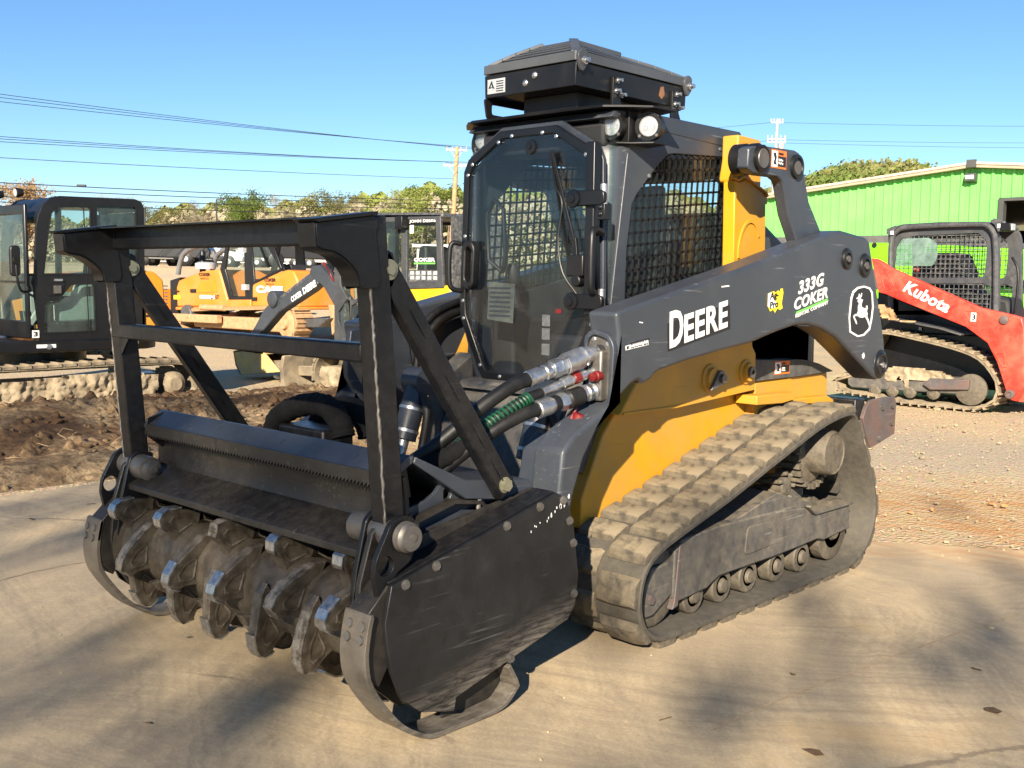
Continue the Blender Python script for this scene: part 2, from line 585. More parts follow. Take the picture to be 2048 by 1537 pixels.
M['seat'] = surf('seat_vinyl', (0.016, 0.017, 0.020), 0.6, var=0.2)
M['orange'] = surf('orange_paint', (0.64, 0.185, 0.012), 0.38, var=0.08, vscale=1.5, dust=(0.42, 0.30, 0.16), damt=0.24, dscale=1.2)
M['orange_deep'] = surf('deep_orange_paint', (0.72, 0.20, 0.012), 0.4, var=0.1, vscale=2)
M['exc_yellow'] = surf('amber_paint', (0.66, 0.25, 0.010), 0.35, var=0.06, vscale=1.5, dust=(0.4, 0.3, 0.16), damt=0.18, dscale=1.5)
M['red'] = surf('red_orange_paint', (0.60, 0.024, 0.014), 0.36, var=0.10, vscale=2.5, dust=(0.42, 0.27, 0.16), damt=0.24, dscale=2.6, scratch=0.4, scol=(0.55, 0.3, 0.2))
M['cab_grey'] = surf('cab_grey_paint', (0.045, 0.048, 0.054), 0.42, var=0.12, vscale=4, dust=(0.20, 0.18, 0.15), damt=0.12, dscale=6, wear=0.4)
M['satin_grey'] = surf('satin_grey_paint', (0.070, 0.075, 0.082), 0.40, var=0.08, vscale=6, bump=.02)
M['cab_black'] = surf('cab_black_paint', (0.0065, 0.0068, 0.0082), 0.30, spec=0.4, var=0.2, vscale=3, dust=(0.06, 0.053, 0.044), damt=0.08, dscale=2.2)
M['lime'] = surf('lime_paint', (0.16, 0.62, 0.008), 0.38, var=0.08, vscale=2)
M['mud'] = surf('caked_mud', (0.26, 0.205, 0.13), 0.95, var=0.5, vscale=14, dust=(0.37, 0.30, 0.20), damt=0.45, dscale=7, bump=0.9, bscale=26)
M['mud_red'] = surf('caked_red_mud', (0.34, 0.185, 0.085), 0.92, var=0.35, vscale=9, dust=(0.45, 0.32, 0.18), damt=0.4, dscale=7, bump=0.9, bscale=26)
M['belt_mud'] = surf('muddy_crawler_track', (0.085, 0.072, 0.055), 0.85, var=0.4, vscale=9, dust=(0.40, 0.32, 0.205), damt=0.40, dscale=4, dup=0.9, bump=0.4, bscale=24)
M['rust'] = surf('rusty_painted_steel', (0.090, 0.090, 0.095), 0.55, metal=0.2, var=0.3, vscale=7, dust=(0.20, 0.085, 0.045), damt=0.36, dscale=6, scratch=1.0, scol=(0.38, 0.36, 0.34), bump=0.1)
M['dark_inside'] = surf('dark_interior', (0.013, 0.014, 0.016), 0.7, var=0.3)
M['beige'] = surf('light_trim', (0.42, 0.45, 0.42), 0.6, var=0.15)

def scuff(m, fn, col, amt):
    """Scraped band on a painted plate: fn builds a 0..1 mask from object coordinates; broken up by streaky noise."""
    nt = m.node_tree
    b = nt.nodes['Principled BSDF']
    src = b.inputs['Base Color'].links[0].from_socket
    tc = nt.nodes.new('ShaderNodeTexCoord')
    co = tc.outputs['Object']
    sep = nt.nodes.new('ShaderNodeSeparateXYZ')
    nt.links.new(co, sep.inputs[0])
    msk = fn(nt, sep)
    st = _ramp(nt, _noise(nt, _map(nt, co, (8, 3, 22), (.25, 0, 0)), 2.4, 6, .75, .5).outputs['Fac'], .42, .62)
    f = _math(nt, 'MULTIPLY', _math(nt, 'MULTIPLY', msk, st), amt)
    nt.links.new(_mix(nt, f, src, col), b.inputs['Base Color'])
# lower edge of the mulcher's side covers: scraped along the ground
scuff(M['black_panel'], lambda nt, sp: _ramp(nt, _math(nt, 'SUBTRACT', sp.outputs['Z'], _math(nt, 'ADD', _math(nt, 'MULTIPLY', sp.outputs['Y'], .247), .408)), .13, .0), (0.17, 0.15, 0.125), .75)
scuff(M['shoe'], lambda nt, sp: _ramp(nt, sp.outputs['Z'], .30, .05), (0.24, 0.215, 0.18), .7)

# ================================================================ ground, slab, soil bank, hills
def ss(a, b, x):
    t = max(0.0, min(1.0, (x - a) / (b - a)))
    return t * t * (3 - 2 * t)
CAM = Vector((3.556, -3.636, 0))
FW, RT = Vector((-math.sin(YAW), math.cos(YAW), 0)), Vector((math.cos(YAW), math.sin(YAW), 0))
def terrain(x, y):
    v = Vector((x, y, 0)) - CAM
    D, l = v.dot(FW), v.dot(RT)
    side = ss(8, -4, l)
    z = 2.0 * ss(31, 46, D) * side
    z += 5.0 * ss(85, 230, D) * side
    return z
def on_ground(x, y, dz=0.0):
    return Vector((x, y, terrain(x, y) + dz))

def px_pos(px, D):
    """Ground position D metres ahead and to the side, from a bearing measured in the photograph."""
    return CAM + FW * D + RT * (D * (px - 1024) / 2130.0)

def ground_mat():
    """Compacted gravel yard: tan stone chips, grey wheel lanes, an orange clay band behind the slab."""
    m, nt, b = _new('gravel_yard')
    tc = nt.nodes.new('ShaderNodeTexCoord')
    co = tc.outputs['Object']
    big = _noise(nt, co, 0.35, 5, 0.6)
    fine = _noise(nt, co, 26, 7, 0.75)
    vor = nt.nodes.new('ShaderNodeTexVoronoi')
    vor.inputs['Scale'].default_value = 34
    nt.links.new(co, vor.inputs['Vector'])
    base = _mix(nt, _ramp(nt, big.outputs['Fac'], .38, .62), (0.60, 0.46, 0.275), (0.50, 0.405, 0.275))
    chips = _mix(nt, 0.7, vor.outputs['Color'], (0.5, 0.5, 0.5))
    base = _mix(nt, 0.55, base, _mix(nt, 1.0, base, chips, 'OVERLAY'))
    base = _mix(nt, _ramp(nt, fine.outputs['Fac'], .30, .62), _mix(nt, 0.5, base, (0.20, 0.155, 0.10)), base)
    lt = _ramp(nt, _noise(nt, co, 55, 4, .8).outputs['Fac'], .62, .72)
    base = _mix(nt, lt, base, (0.66, 0.60, 0.48))
    # grey lane worn by wheels, running along the yard
    sep = nt.nodes.new('ShaderNodeSeparateXYZ')
    nt.links.new(co, sep.inputs[0])
    yy = _math(nt, 'ADD', sep.outputs['Y'], _math(nt, 'MULTIPLY', sep.outputs['X'], -.35))
    wob = _math(nt, 'MULTIPLY', _math(nt, 'SUBTRACT', _noise(nt, co, .8, 4).outputs['Fac'], .5), 2.2)
    yv = _math(nt, 'ADD', yy, wob)
    g1 = _math(nt, 'MULTIPLY', _ramp(nt, yv, 5.2, 6.0), _ramp(nt, yv, 8.6, 7.2))
    near = _ramp(nt, sep.outputs['X'], -6.0, -3.0)
    g1 = _math(nt, 'MULTIPLY', g1, near)
    base = _mix(nt, _math(nt, 'MULTIPLY', g1, .40), base, (0.33, 0.29, 0.24))
    o1 = _math(nt, 'MULTIPLY', _ramp(nt, yv, 2.2, 2.9), _ramp(nt, yv, 5.4, 4.0))
    o1 = _math(nt, 'MULTIPLY', o1, near)
    streak = _ramp(nt, _noise(nt, _map(nt, co, (1, 5, 1), (0, 0, .34)), 1.6, 6, .7, .6).outputs['Fac'], .40, .62)
    base = _mix(nt, _math(nt, 'MULTIPLY', o1, .45), base, (0.50, 0.36, 0.175))
    base = _mix(nt, _math(nt, 'MULTIPLY', _math(nt, 'MULTIPLY', o1, streak), .8), base, (0.47, 0.225, 0.08))
    nt.links.new(base, b.inputs['Base Color'])
    b.inputs['Roughness'].default_value = .95
    b.inputs['Specular IOR Level'].default_value = .2
    bp = nt.nodes.new('ShaderNodeBump')
    bp.inputs['Strength'].default_value = .9
    bp.inputs['Distance'].default_value = .015
    nt.links.new(_math(nt, 'ADD', fine.outputs['Fac'], _math(nt, 'MULTIPLY', vor.outputs['Distance'], 1.2)), bp.inputs['Height'])
    nt.links.new(bp.outputs[0], b.inputs['Normal'])
    return m

def slab_mat():
    """Dusty concrete: tracked-in clay, scrape arcs left by turning tracks, oil drops, tie-in joints."""
    m, nt, b = _new('tracked_concrete')
    tc = nt.nodes.new('ShaderNodeTexCoord')
    co = tc.outputs['Object']
    n1 = _noise(nt, co, 0.75, 6, .62, .5)
    n2 = _noise(nt, co, 3.2, 8, .7, .8)
    col = _mix(nt, _ramp(nt, n1.outputs['Fac'], .35, .65), (0.56, 0.435, 0.275), (0.73, 0.555, 0.325))
    col = _mix(nt, _math(nt, 'MULTIPLY', _ramp(nt, n2.outputs['Fac'], .42, .68), .6), col, (0.38, 0.305, 0.21))
    # arcs: rings round several turning points, broken up by noise
    for k, (cx, cy, fr) in enumerate(((2.6, -4.6, 8.0), (-2.2, -5.4, 7.0), (4.6, 1.9, 9.5), (-.5, 3.8, 7.5))):
        sub = nt.nodes.new('ShaderNodeVectorMath')
        sub.operation = 'SUBTRACT'
        nt.links.new(co, sub.inputs[0])
        sub.inputs[1].default_value = (cx, cy, 0)
        ln = nt.nodes.new('ShaderNodeVectorMath')
        ln.operation = 'LENGTH'
        nt.links.new(sub.outputs[0], ln.inputs[0])
        rad = _math(nt, 'ADD', ln.outputs['Value'], _math(nt, 'MULTIPLY', n1.outputs['Fac'], .5))
        cv = nt.nodes.new('ShaderNodeCombineXYZ')
        nt.links.new(_math(nt, 'MULTIPLY', rad, fr), cv.inputs[0])
        rn = _noise(nt, cv.outputs[0], 1.6, 6, .75)
        msk = _ramp(nt, _noise(nt, co, .55 + .1 * k, 4, .6, .4).outputs['Fac'], .38, .54)
        st = _math(nt, 'MULTIPLY', _ramp(nt, rn.outputs['Fac'], .46, .62), msk)
        col = _mix(nt, _math(nt, 'MULTIPLY', st, .70), col, (0.78, 0.62, 0.38) if k % 2 == 0 else (0.33, 0.26, 0.175))
    gr = _noise(nt, co, 60, 6, .8)
    col = _mix(nt, _math(nt, 'MULTIPLY', _ramp(nt, gr.outputs['Fac'], .36, .60), .35), _mix(nt, .5, col, (0.12, 0.10, 0.075)), col)
    sp1 = _noise(nt, co, 170, 3, .7)
    col = _mix(nt, _math(nt, 'MULTIPLY', _ramp(nt, sp1.outputs['Fac'], .58, .70), .45), col, (0.17, 0.135, 0.095))
    col = _mix(nt, _math(nt, 'MULTIPLY', _ramp(nt, sp1.outputs['Fac'], .40, .30), .40), col, (0.70, 0.58, 0.40))
    crk = nt.nodes.new('ShaderNodeTexVoronoi')
    crk.feature = 'DISTANCE_TO_EDGE'
    crk.inputs['Scale'].default_value = .33
    nt.links.new(_mix(nt, .10, co, n2.outputs['Color']), crk.inputs['Vector'])
    ck = _math(nt, 'MULTIPLY', _ramp(nt, crk.outputs['Distance'], .0035, .0012), _ramp(nt, n1.outputs['Fac'], .48, .56))
    col = _mix(nt, _math(nt, 'MULTIPLY', ck, .7), col, (0.15, 0.115, 0.08))
    clay = _math(nt, 'MULTIPLY', _ramp(nt, n1.outputs['Fac'], .54, .70), _ramp(nt, n2.outputs['Fac'], .40, .62))
    col = _mix(nt, _math(nt, 'MULTIPLY', clay, .55), col, (0.52, 0.36, 0.17))
    sy = nt.nodes.new('ShaderNodeSeparateXYZ')
    nt.links.new(co, sy.inputs[0])
    ye = _math(nt, 'ADD', _math(nt, 'ADD', sy.outputs['Y'], _math(nt, 'MULTIPLY', sy.outputs['X'], -.35)), _math(nt, 'MULTIPLY', _math(nt, 'SUBTRACT', n1.outputs['Fac'], .5), 3.0))
    ed_ = _math(nt, 'MULTIPLY', _ramp(nt, ye, 1.3, 2.5), _ramp(nt, sy.outputs['X'], -1.5, .5))
    dirt = _mix(nt, _ramp(nt, _noise(nt, _map(nt, co, (1, 5, 1), (0, 0, .34)), 1.6, 6, .7, .6).outputs['Fac'], .40, .62), (0.56, 0.42, 0.235), (0.47, 0.25, 0.10))
    col = _mix(nt, _math(nt, 'MULTIPLY', ed_, .85), col, dirt)
    drop = nt.nodes.new('ShaderNodeTexVoronoi')
    drop.inputs['Scale'].default_value = 1.9
    nt.links.new(_mix(nt, .03, co, n2.outputs['Color']), drop.inputs['Vector'])
    dm = _ramp(nt, drop.outputs['Distance'], .034, .022)
    col = _mix(nt, _math(nt, 'MULTIPLY', dm, .8), col, (0.085, 0.065, 0.045))
    nt.links.new(col, b.inputs['Base Color'])
    rr = nt.nodes.new('ShaderNodeMapRange')
    rr.inputs['To Min'].default_value = .68
    rr.inputs['To Max'].default_value = .95
    nt.links.new(n2.outputs['Fac'], rr.inputs['Value'])
    nt.links.new(rr.outputs[0], b.inputs['Roughness'])
    bp = nt.nodes.new('ShaderNodeBump')
    bp.inputs['Strength'].default_value = .35
    bp.inputs['Distance'].default_value = .006
    nt.links.new(_math(nt, 'ADD', gr.outputs['Fac'], n2.outputs['Fac']), bp.inputs['Height'])
    nt.links.new(bp.outputs[0], b.inputs['Normal'])
    return m

def soil_mat():
    m, nt, b = _new('turned_soil')
    tc = nt.nodes.new('ShaderNodeTexCoord')
    co = tc.outputs['Object']
    n1 = _noise(nt, co, .55, 5, .6, .3)
    n2 = _noise(nt, co, 13, 7, .75)
    sep = nt.nodes.new('ShaderNodeSeparateXYZ')
    nt.links.new(co, sep.inputs[0])
    c = _mix(nt, _ramp(nt, n2.outputs['Fac'], .35, .66), (0.050, 0.030, 0.018), (0.145, 0.088, 0.048))
    dry = _math(nt, 'MULTIPLY', _ramp(nt, n1.outputs['Fac'], .46, .60), _ramp(nt, n2.outputs['Fac'], .34, .62))
    c = _mix(nt, _math(nt, 'MULTIPLY', dry, .85), c, (0.47, 0.345, 0.20))
    nt.links.new(c, b.inputs['Base Color'])
    b.inputs['Roughness'].default_value = .95
    b.inputs['Specular IOR Level'].default_value = .15
    bp = nt.nodes.new('ShaderNodeBump')
    bp.inputs['Strength'].default_value = .9
    bp.inputs['Distance'].default_value = .03
    nt.links.new(n2.outputs['Fac'], bp.inputs['Height'])
    nt.links.new(bp.outputs[0], b.inputs['Normal'])
    return m
GM, SM, DM = ground_mat(), slab_mat(), soil_mat()

# one sheet out to the horizon: rings round the camera's foot
rad_ = [0.0, .8]
while rad_[-1] < 1900:
    rad_.append(rad_[-1] * 1.10 + .12)
NA = 150
vs_, fs_ = [], []
for r_ in rad_:
    for k in range(NA):
        a = 2 * math.pi * k / NA
        x, y = CAM.x + r_ * math.cos(a), CAM.y + r_ * math.sin(a)
        z = terrain(x, y) - .016
        if r_ < 60:
            z += .012 * (noise.noise(Vector((x * .8, y * .8, 3))) - .2)
        vs_.append((x, y, z))
for i in range(len(rad_) - 1):
    for k in range(NA):
        fs_.append((i * NA + k, (i + 1) * NA + k, (i + 1) * NA + (k + 1) % NA, i * NA + (k + 1) % NA))
g = MB().add(vs_, fs_).build('ground', GM, None)
tag(g, 'tan gravel yard with orange clay band', kind='structure')

rng = random.Random(3)
ed = [(-4.10, -9.0), (9.0, -9.0), (9.0, 4.6)]
x = 8.7
while x > -4.0:
    ed.append((x, 2.45 + .75 * ss(.2, 2.2, x) + .6 * ss(2, 7, x) + .22 * noise.noise(Vector((x * .9, 0, 7))) + .05 * noise.noise(Vector((x * 5, 3, 0)))))
    x -= .22
ed.append((-4.06, 2.6))
for k in range(24):
    y = 2.2 - k * .45
    ed.append((-4.08 + .03 * noise.noise(Vector((0, y * 1.5, 5))), y))
sl_ = MB().prism('Z', -.13, 0.0, ed[:1] + ed[1:]).build('concrete_slab', SM, None)
tag(sl_, 'dusty beige concrete slab with track scrapes', kind='structure')

# bank of turned soil along the slab's far edge
NX, NY = 190, 330
X0, X1, Y0, Y1 = -9.4, -4.12, -4.2, 6.4
grid = []
def bank(x, y):
    e = ss(-4.12, -4.45, x) * ss(-9.3, -8.1, x) * ss(6.3, 4.6, y + .5 * noise.noise(Vector((x, 0, 2)))) * ss(-4.2, -3.6, y)
    prof = .11 * ss(-4.2, -4.7, x) + .13 * math.exp(-((x + 6.75 + .25 * math.sin(y * .9)) / .55) ** 2) + .07 * math.exp(-((x + 7.4 + .1 * y - .15) / .5) ** 2) * ss(2.6, .8, y) - .05 * math.exp(-((x + 5.6) / .4) ** 2)
    p = Vector((x, y, 0))
    n1 = noise.noise(p * 1.1) * .06
    f1 = noise.cell(Vector((0, 0, 0)))
    d, _ = noise.voronoi(p * 5.5 + Vector((0, 0, 9)), distance_metric='DISTANCE', exponent=2.5)
    cl = max(0.0, .42 - d[0]) * .22
    d, _ = noise.voronoi(p * 13 + Vector((4, 0, 9)), distance_metric='DISTANCE', exponent=2.5)
    cl += max(0.0, .45 - d[0]) * .08
    patch = ss(-.25, .25, noise.noise(p * .8 + Vector((7, 1, 0))))
    return (prof + n1 + cl * (.45 + .75 * patch) + .02) * e - .03
for j in range(NY):
    y = Y0 + (Y1 - Y0) * j / (NY - 1)
    grid.append([(X0 + (X1 - X0) * i / (NX - 1), y, bank(X0 + (X1 - X0) * i / (NX - 1), y)) for i in range(NX)])
bk = MB().sheet(grid).build('soil_bank', DM, None, smooth=70)
tag(bk, 'bank of dark turned soil beside the slab', kind='structure')
# loose clods
def blob(mb, c, r, rg, sub=1):
    bm = bmesh.new()
    bmesh.ops.create_icosphere(bm, subdivisions=sub, radius=1)
    sc = Vector((rg.uniform(.7, 1.3), rg.uniform(.7, 1.3), rg.uniform(.5, .95)))
    off = Vector((rg.uniform(0, 99), rg.uniform(0, 99), 0))
    k = {}
    vs = []
    for v in bm.verts:
        q = v.co * (1 + .45 * noise.noise(v.co * 1.7 + off))
        vs.append((c[0] + q.x * r * sc.x, c[1] + q.y * r * sc.y, c[2] + q.z * r * sc.z))
    bm.verts.index_update()
    mb.add(vs, [tuple(v.index for v in f.verts) for f in bm.faces])
    bm.free()
mb = MB()
rng = random.Random(8)
for k in range(1100):
    x, y = rng.uniform(-8.6, -4.25), rng.uniform(-2.8, 5.6)
    if noise.noise(Vector((x * .8, y * .8, 4))) < -.05 and rng.random() < .7:
        continue
    blob(mb, (x, y, bank(x, y) + .004), min(.085, .016 + rng.expovariate(1 / .018)), rng)
o = mb.build('soil_clods', DM, None, smooth=50)
tag(o, 'loose clods of soil scattered over the bank', kind='stuff')
# stones and crumbs on the yard and slab
mb = MB()
for k in range(1500):
    x, y = rng.uniform(-3.0, 4.5), rng.uniform(2.4, 11)
    blob(mb, (x, y, .0), .004 + rng.expovariate(1 / .006), rng, 1) if rng.random() < .5 else mb.add([(x, y, .0), (x + .02, y, .0), (x + .008, y + .016, .0), (x + .01, y + .006, .014)], [(0, 1, 3), (1, 2, 3), (2, 0, 3)])
for k in range(260):
    x, y = rng.uniform(-4.0, 3.5), rng.uniform(-3.6, 2.6)
    blob(mb, (x, y, .001), .0025 + rng.expovariate(1 / .0025), rng, 1)
o = mb.build('loose_gravel', surf('stone_crumbs', (0.33, 0.26, 0.165), .9, var=.5, vscale=7), None, smooth=0)
tag(o, 'loose stone chips and crumbs on the yard', kind='stuff')
# clay lumps in the orange band
mb = MB()
for k in range(46):
    x = rng.uniform(-.6, 3.5)
    blob(mb, (x, 3.4 + .35 * x + rng.gauss(0, .35), .0), .004 + min(.02, rng.expovariate(1 / .006)), rng)
o = mb.build('clay_lumps', surf('orange_clay', (0.40, 0.19, 0.07), .95, var=.4, vscale=9), None, smooth=40)
tag(o, 'small lumps of orange clay dropped behind the slab', kind='stuff')
# dry leaves and twigs on the slab
lf = surf('dry_leaf', (0.11, 0.065, 0.030), .8, var=.4, vscale=30)
mb = MB()
for (px, py), s_ in zip([(-2.0, -1.6), (.9, -1.05), (2.25, .35), (1.95, -.45), (-1.2, -2.2), (2.9, .9), (.2, -1.9), (1.55, .15), (2.05, .75), (-3.2, -.9), (-2.7, .4), (1.3, -1.3)], [.02, .012, .05, .045, .02, .03, .02, .015, .025, .03, .03, .02]):
    a = rng.uniform(0, 6)
    pts = [(px + math.cos(a + t) * s_ * rng.uniform(.5, 1.1), py + math.sin(a + t) * s_ * rng.uniform(.35, .7), .004 + rng.uniform(0, .008)) for t in (0, .9, 1.8, 2.7, 3.6, 4.5, 5.4)]
    mb.add(pts, [(0, 1, 2, 3, 4, 5, 6)])
for k in range(14):
    x, y = rng.uniform(-3.8, 3), rng.uniform(-3, 2)
    a = rng.uniform(0, 6)
    mb.cyl((x, y, .004), (x + math.cos(a) * .06, y + math.sin(a) * .06, .006), .002, n=5)
o = mb.build('leaf_litter', lf, None, smooth=0)
tag(o, 'dry brown leaves and twigs lying on the slab', kind='stuff')
# straw and roots over the bank
mb = MB()
for k in range(60):
    x, y = rng.uniform(-7.5, -4.4), rng.uniform(-2, 5)
    z = bank(x, y) + .03
    a = rng.uniform(0, 6)
    L = rng.uniform(.06, .22)
    mb.tube([(x, y, z), (x + math.cos(a) * L * .5, y + math.sin(a) * L * .5, z + .03 * rng.random()), (x + math.cos(a + .5) * L, y + math.sin(a + .5) * L, z - .01)], .003, 5)
o = mb.build('roots', surf('pale_root', (0.36, 0.25, 0.14), .9), None)
tag(o, 'pale roots sticking out of the soil bank', kind='stuff')

# dirt-filled joints of the slab
JM = surf('packed_joint_dirt', (0.40, 0.30, 0.185), .95, var=.4, vscale=12, bump=.5, bscale=60)
for pts in ([(1.613, -0.548), (1.62, -0.294), (1.672, 0.14), (1.749, 0.702), (1.823, 1.228), (1.932, 1.769)], [(-1.891, -1.69), (-1.95, -1.572), (-1.995, -1.403), (-2.005, -1.214), (-1.995, -1.054)]):
    L_, R_ = [], []
    seg_ = []
    for a, b in zip(pts, pts[1:]):
        for k in range(14):
            seg_.append(Vector(a).lerp(Vector(b), k / 14))
    for i, p in enumerate(seg_[:-1]):
        d = (seg_[i + 1] - p).normalized()
        n_ = Vector((-d.y, d.x))
        w1, w2 = .002 + .010 * abs(noise.noise(Vector((i * .35, 1, 2)))), .002 + .010 * abs(noise.noise(Vector((i * .4, 5, 2))))
        L_.append((p.x + n_.x * w1, p.y + n_.y * w1, .003))
        R_.append((p.x - n_.x * w2, p.y - n_.y * w2, .003))
    o = MB().sheet([L_, R_]).build('slab_joint', JM, sl_, smooth=0)

# ================================================================ compact track loader
LD = thing('compact_track_loader', 'charcoal and yellow compact track loader with roof unit, barred cab and dusty rubber tracks', 'track loader')

# ---------------------------------------------------------------- tracks
belt_in = [(1.71, .862), (1.407, .823), (1.007, .707), (.757, .631), (.524, .56), (.193, .471), (.006, .415), (-.081, .354), (-.115, .268), (-.112, .183),
           (-.07, .11), (.01, .064), (.12, .052), (.5, .052), (.9, .052), (1.3, .052), (1.70, .052), (1.86, .07), (1.985, .14), (2.055, .28), (2.012, .46), (1.875, .67), (1.80, .79)]
def closed_path(pts, step):
    P = [Vector((p[0], p[1])) for p in pts]
    n = len(P)
    d = []
    for i in range(n):
        p0, p1, p2, p3 = P[i - 1], P[i], P[(i + 1) % n], P[(i + 2) % n]
        for k in range(12):
            t = k / 12
            d.append(0.5 * ((2 * p1) + (p2 - p0) * t + (2 * p0 - 5 * p1 + 4 * p2 - p3) * t * t + (3 * p1 - p0 - 3 * p2 + p3) * t ** 3))
    L = [0]
    for i in range(len(d)):
        L.append(L[-1] + (d[(i + 1) % len(d)] - d[i]).length)
    tot = L[-1]
    cnt = max(3, round(tot / step))
    out, j = [], 0
    for k in range(cnt):
        s = tot * k / cnt
        while L[j + 1] < s:
            j += 1
        a, b = d[j], d[(j + 1) % len(d)]
        t = (s - L[j]) / max(1e-9, L[j + 1] - L[j])
        out.append((a.lerp(b, t), (b - a).normalized()))
    return out
# the path runs front-wards along the top and back along the ground: its right-hand normal points outwards
bp_ = closed_path(belt_in, 0.035)
def out_n(t):
    return Vector((t.y, -t.x))
def belt_mesh(x0, x1):
    mb = MB()
    n = len(bp_)
    vs, fs = [], []
    for p, t in bp_:
        nn = out_n(t)
        q = p + nn * 0.030
        q2 = p + nn * 0.022
        vs += [(x0, p.x, p.y), (x1 - .012, p.x, p.y), (x1, p.x + nn.x * .008, p.y + nn.y * .008), (x1, q2.x, q2.y), (x1 - .01, q.x, q.y), (x0, q.x, q.y)]
    for i in range(n):
        j = (i + 1) % n
        for k in range(6):
            fs.append((i * 6 + k, i * 6 + (k + 1) % 6, j * 6 + (k + 1) % 6, j * 6 + k))
    return mb.add(vs, fs)
def sgn_check():
    a = bp_[0]
    c = Vector((1.0, .4))
    return 1 if out_n(a[1]).dot(a[0] - c) > 0 else -1
if sgn_check() < 0:
    def out_n(t):
        return Vector((-t.y, t.x))
belt = belt_mesh(.555, 1.0).build('track_belt', M['rubber'], LD)
# inside drive blocks down the middle of the belt
rng = random.Random(4)
guide = MB()
for i, (p, t) in enumerate(bp_):
    if i % 3 == 0:
        nn = -out_n(t)
        a3 = Vector((.775, p.x, p.y))
        guide.bar(a3, a3 + Vector((0, nn.x, nn.y)) * .045, .05, .05, up=(1, 0, 0))
tag(guide.build('drive_lugs', M['rubber'], belt), 'inner drive lugs of the track', kind='stuff')
def lug_mesh(w, seed):
    """Trapezoid tread block, x along the belt, y across, z outwards, with worn edges."""
    r = random.Random(seed)
    hb, ht = .067, .053
    h = .037
    ny = 4
    top, bot = [], []
    vs, fs = [], []
    ys = [-w / 2, -w / 2 + .02, -w * .1, w * .15, w / 2 - .02, w / 2]
    for y in ys:
        e = abs(y) > w / 2 - .001
        j = lambda a: r.uniform(-a, a)
        hh = h - (0.010 if e else 0) + j(.0025)
        vs += [(-hb, y, -.004), (-ht + j(.006), y, hh - .006), (-ht + .012 + j(.004), y, hh), (ht - .012 + j(.004), y, hh), (ht + j(.006), y, hh - .006), (hb, y, -.004)]
    for k in range(len(ys) - 1):
        for i in range(5):
            fs.append((k * 6 + i, k * 6 + i + 1, k * 6 + 7 + i, k * 6 + 6 + i))
    fs += [tuple(range(5, -1, -1)), tuple(range((len(ys) - 1) * 6, len(ys) * 6))]
    m = MB().add(vs, fs).mesh('tread_lug')
    m.materials.append(M['lug'])
    sm(m, 30)
    return m
lug_ms = [lug_mesh(.205, s) for s in range(4)]
lp = closed_path(belt_in, 0.1667)
def half(p0, p1):
    return (p0[0] + p1[0]) / 2, (p0[1] + p1[1]).normalized()
far_lugs = MB()
for i in range(len(lp)):
    for col in (0, 1):
        p, t = lp[i] if col else half(lp[i], lp[(i + 1) % len(lp)])
        nn = out_n(t)
        x = .892 if col else .665
        X = Vector((0, t.x, t.y))
        Zv = Vector((0, nn.x, nn.y))
        Y = Zv.cross(X)
        pos = Vector((x, p.x, p.y)) + Zv * .028
        mtx = Matrix((X, Y, Zv)).transposed().to_4x4()
        mtx.translation = pos
        o = bpy.data.objects.new('tread_lug', lug_ms[(i * 2 + col * 3) % 4])
        C.objects.link(o)
        o.parent = belt
        o.matrix_local = mtx
        m2 = lug_ms[0]
        far_lugs.add([mtx @ v.co for v in m2.vertices], [tuple(f.vertices) for f in m2.polygons])
fb = mirror(belt)
fl = far_lugs.build('tread_lugs', M['lug'], None)
mirror(fl, fb)
bpy.data.objects.remove(fl)

# ---------------------------------------------------------------- undercarriage
fr_out = [(.199, .171), (.205, .385), (.27, .425), (.581, .440), (1.05, .432), (1.38, .405), (1.466, .353), (1.884, .35), (1.898, .215), (1.60, .196),
          (1.53, .215), (1.284, .205), (1.029, .20), (.773, .20), (.57, .198), (.47, .16), (.32, .150), (.228, .146)]
mb = MB().prism('X', .74, .93, fr_out)
tf = mb.build('track_frame', M['frame_grey'], LD, bevel=.008)
MB().prism('X', .926, .937, round_poly([(.78, .26), (.80, .395), (1.02, .39), (1.03, .27)], .03)).build('access_cover', M['frame_grey'], tf, bevel=.002)
MB().prism('X', .60, .92, [(.70, .440), (1.10, .52), (1.45, .42), (1.45, .40), (.70, .41)]).build('frame_deck', M['frame_grey'], tf, bevel=.005)
MB().strip('X', .84, .945, [(1.40, .405), (1.466, .357), (1.90, .353)], .012).build('mud_ledge', M['frame_grey'], tf, bevel=.002)
MB().prism('X', .88, .935, [(.205, .15), (.235, .41), (.255, .41), (.235, .13), (.19, .12)]).build('wear_bar', M['rust'], tf, bevel=.004)
mb = MB()
for y, z in ((.80, .30), (1.01, .36)):
    bolt(mb, (.938, y, z), (1, 0, 0), .006, .004)
mb.build('cover_bolts', M['dark_steel'], tf)
fork = MB().prism('X', .80, .925, [(-.01, .16), (.0, .26), (.04, .33), (.20, .34), (.20, .19), (.06, .12), (.0, .12)]).build('idler_fork', M['frame_grey'], LD, bevel=.008)
mb = MB()
bolt(mb, (.926, .03, .20), (1, 0, 0), .022, .016)
mb.build('fork_bolt', M['rust'], fork)
def roller(y, z, r, name, x0=.70, x1=.905, hub=.45):
    mb = MB()
    for a, b in ((x0, x0 + .07), (x1 - .07, x1)):
        mb.lathe((a, y, z), (1, 0, 0), [(0, r * .9), (.008, r), (b - a - .008, r), (b - a, r * .93)], 30)
    mb.cyl((x0, y, z), (x1, y, z), r * .6, n=20)
    o = mb.build(name, M['roller'], LD)
    MB().lathe((x1 - .006, y, z), (1, 0, 0), [(0, r * .86), (.004, r * .82), (.006, r * hub), (.022, r * hub * .8), (.024, r * .2)], 22).build('hub_cap', M['roller'], o)
    return o
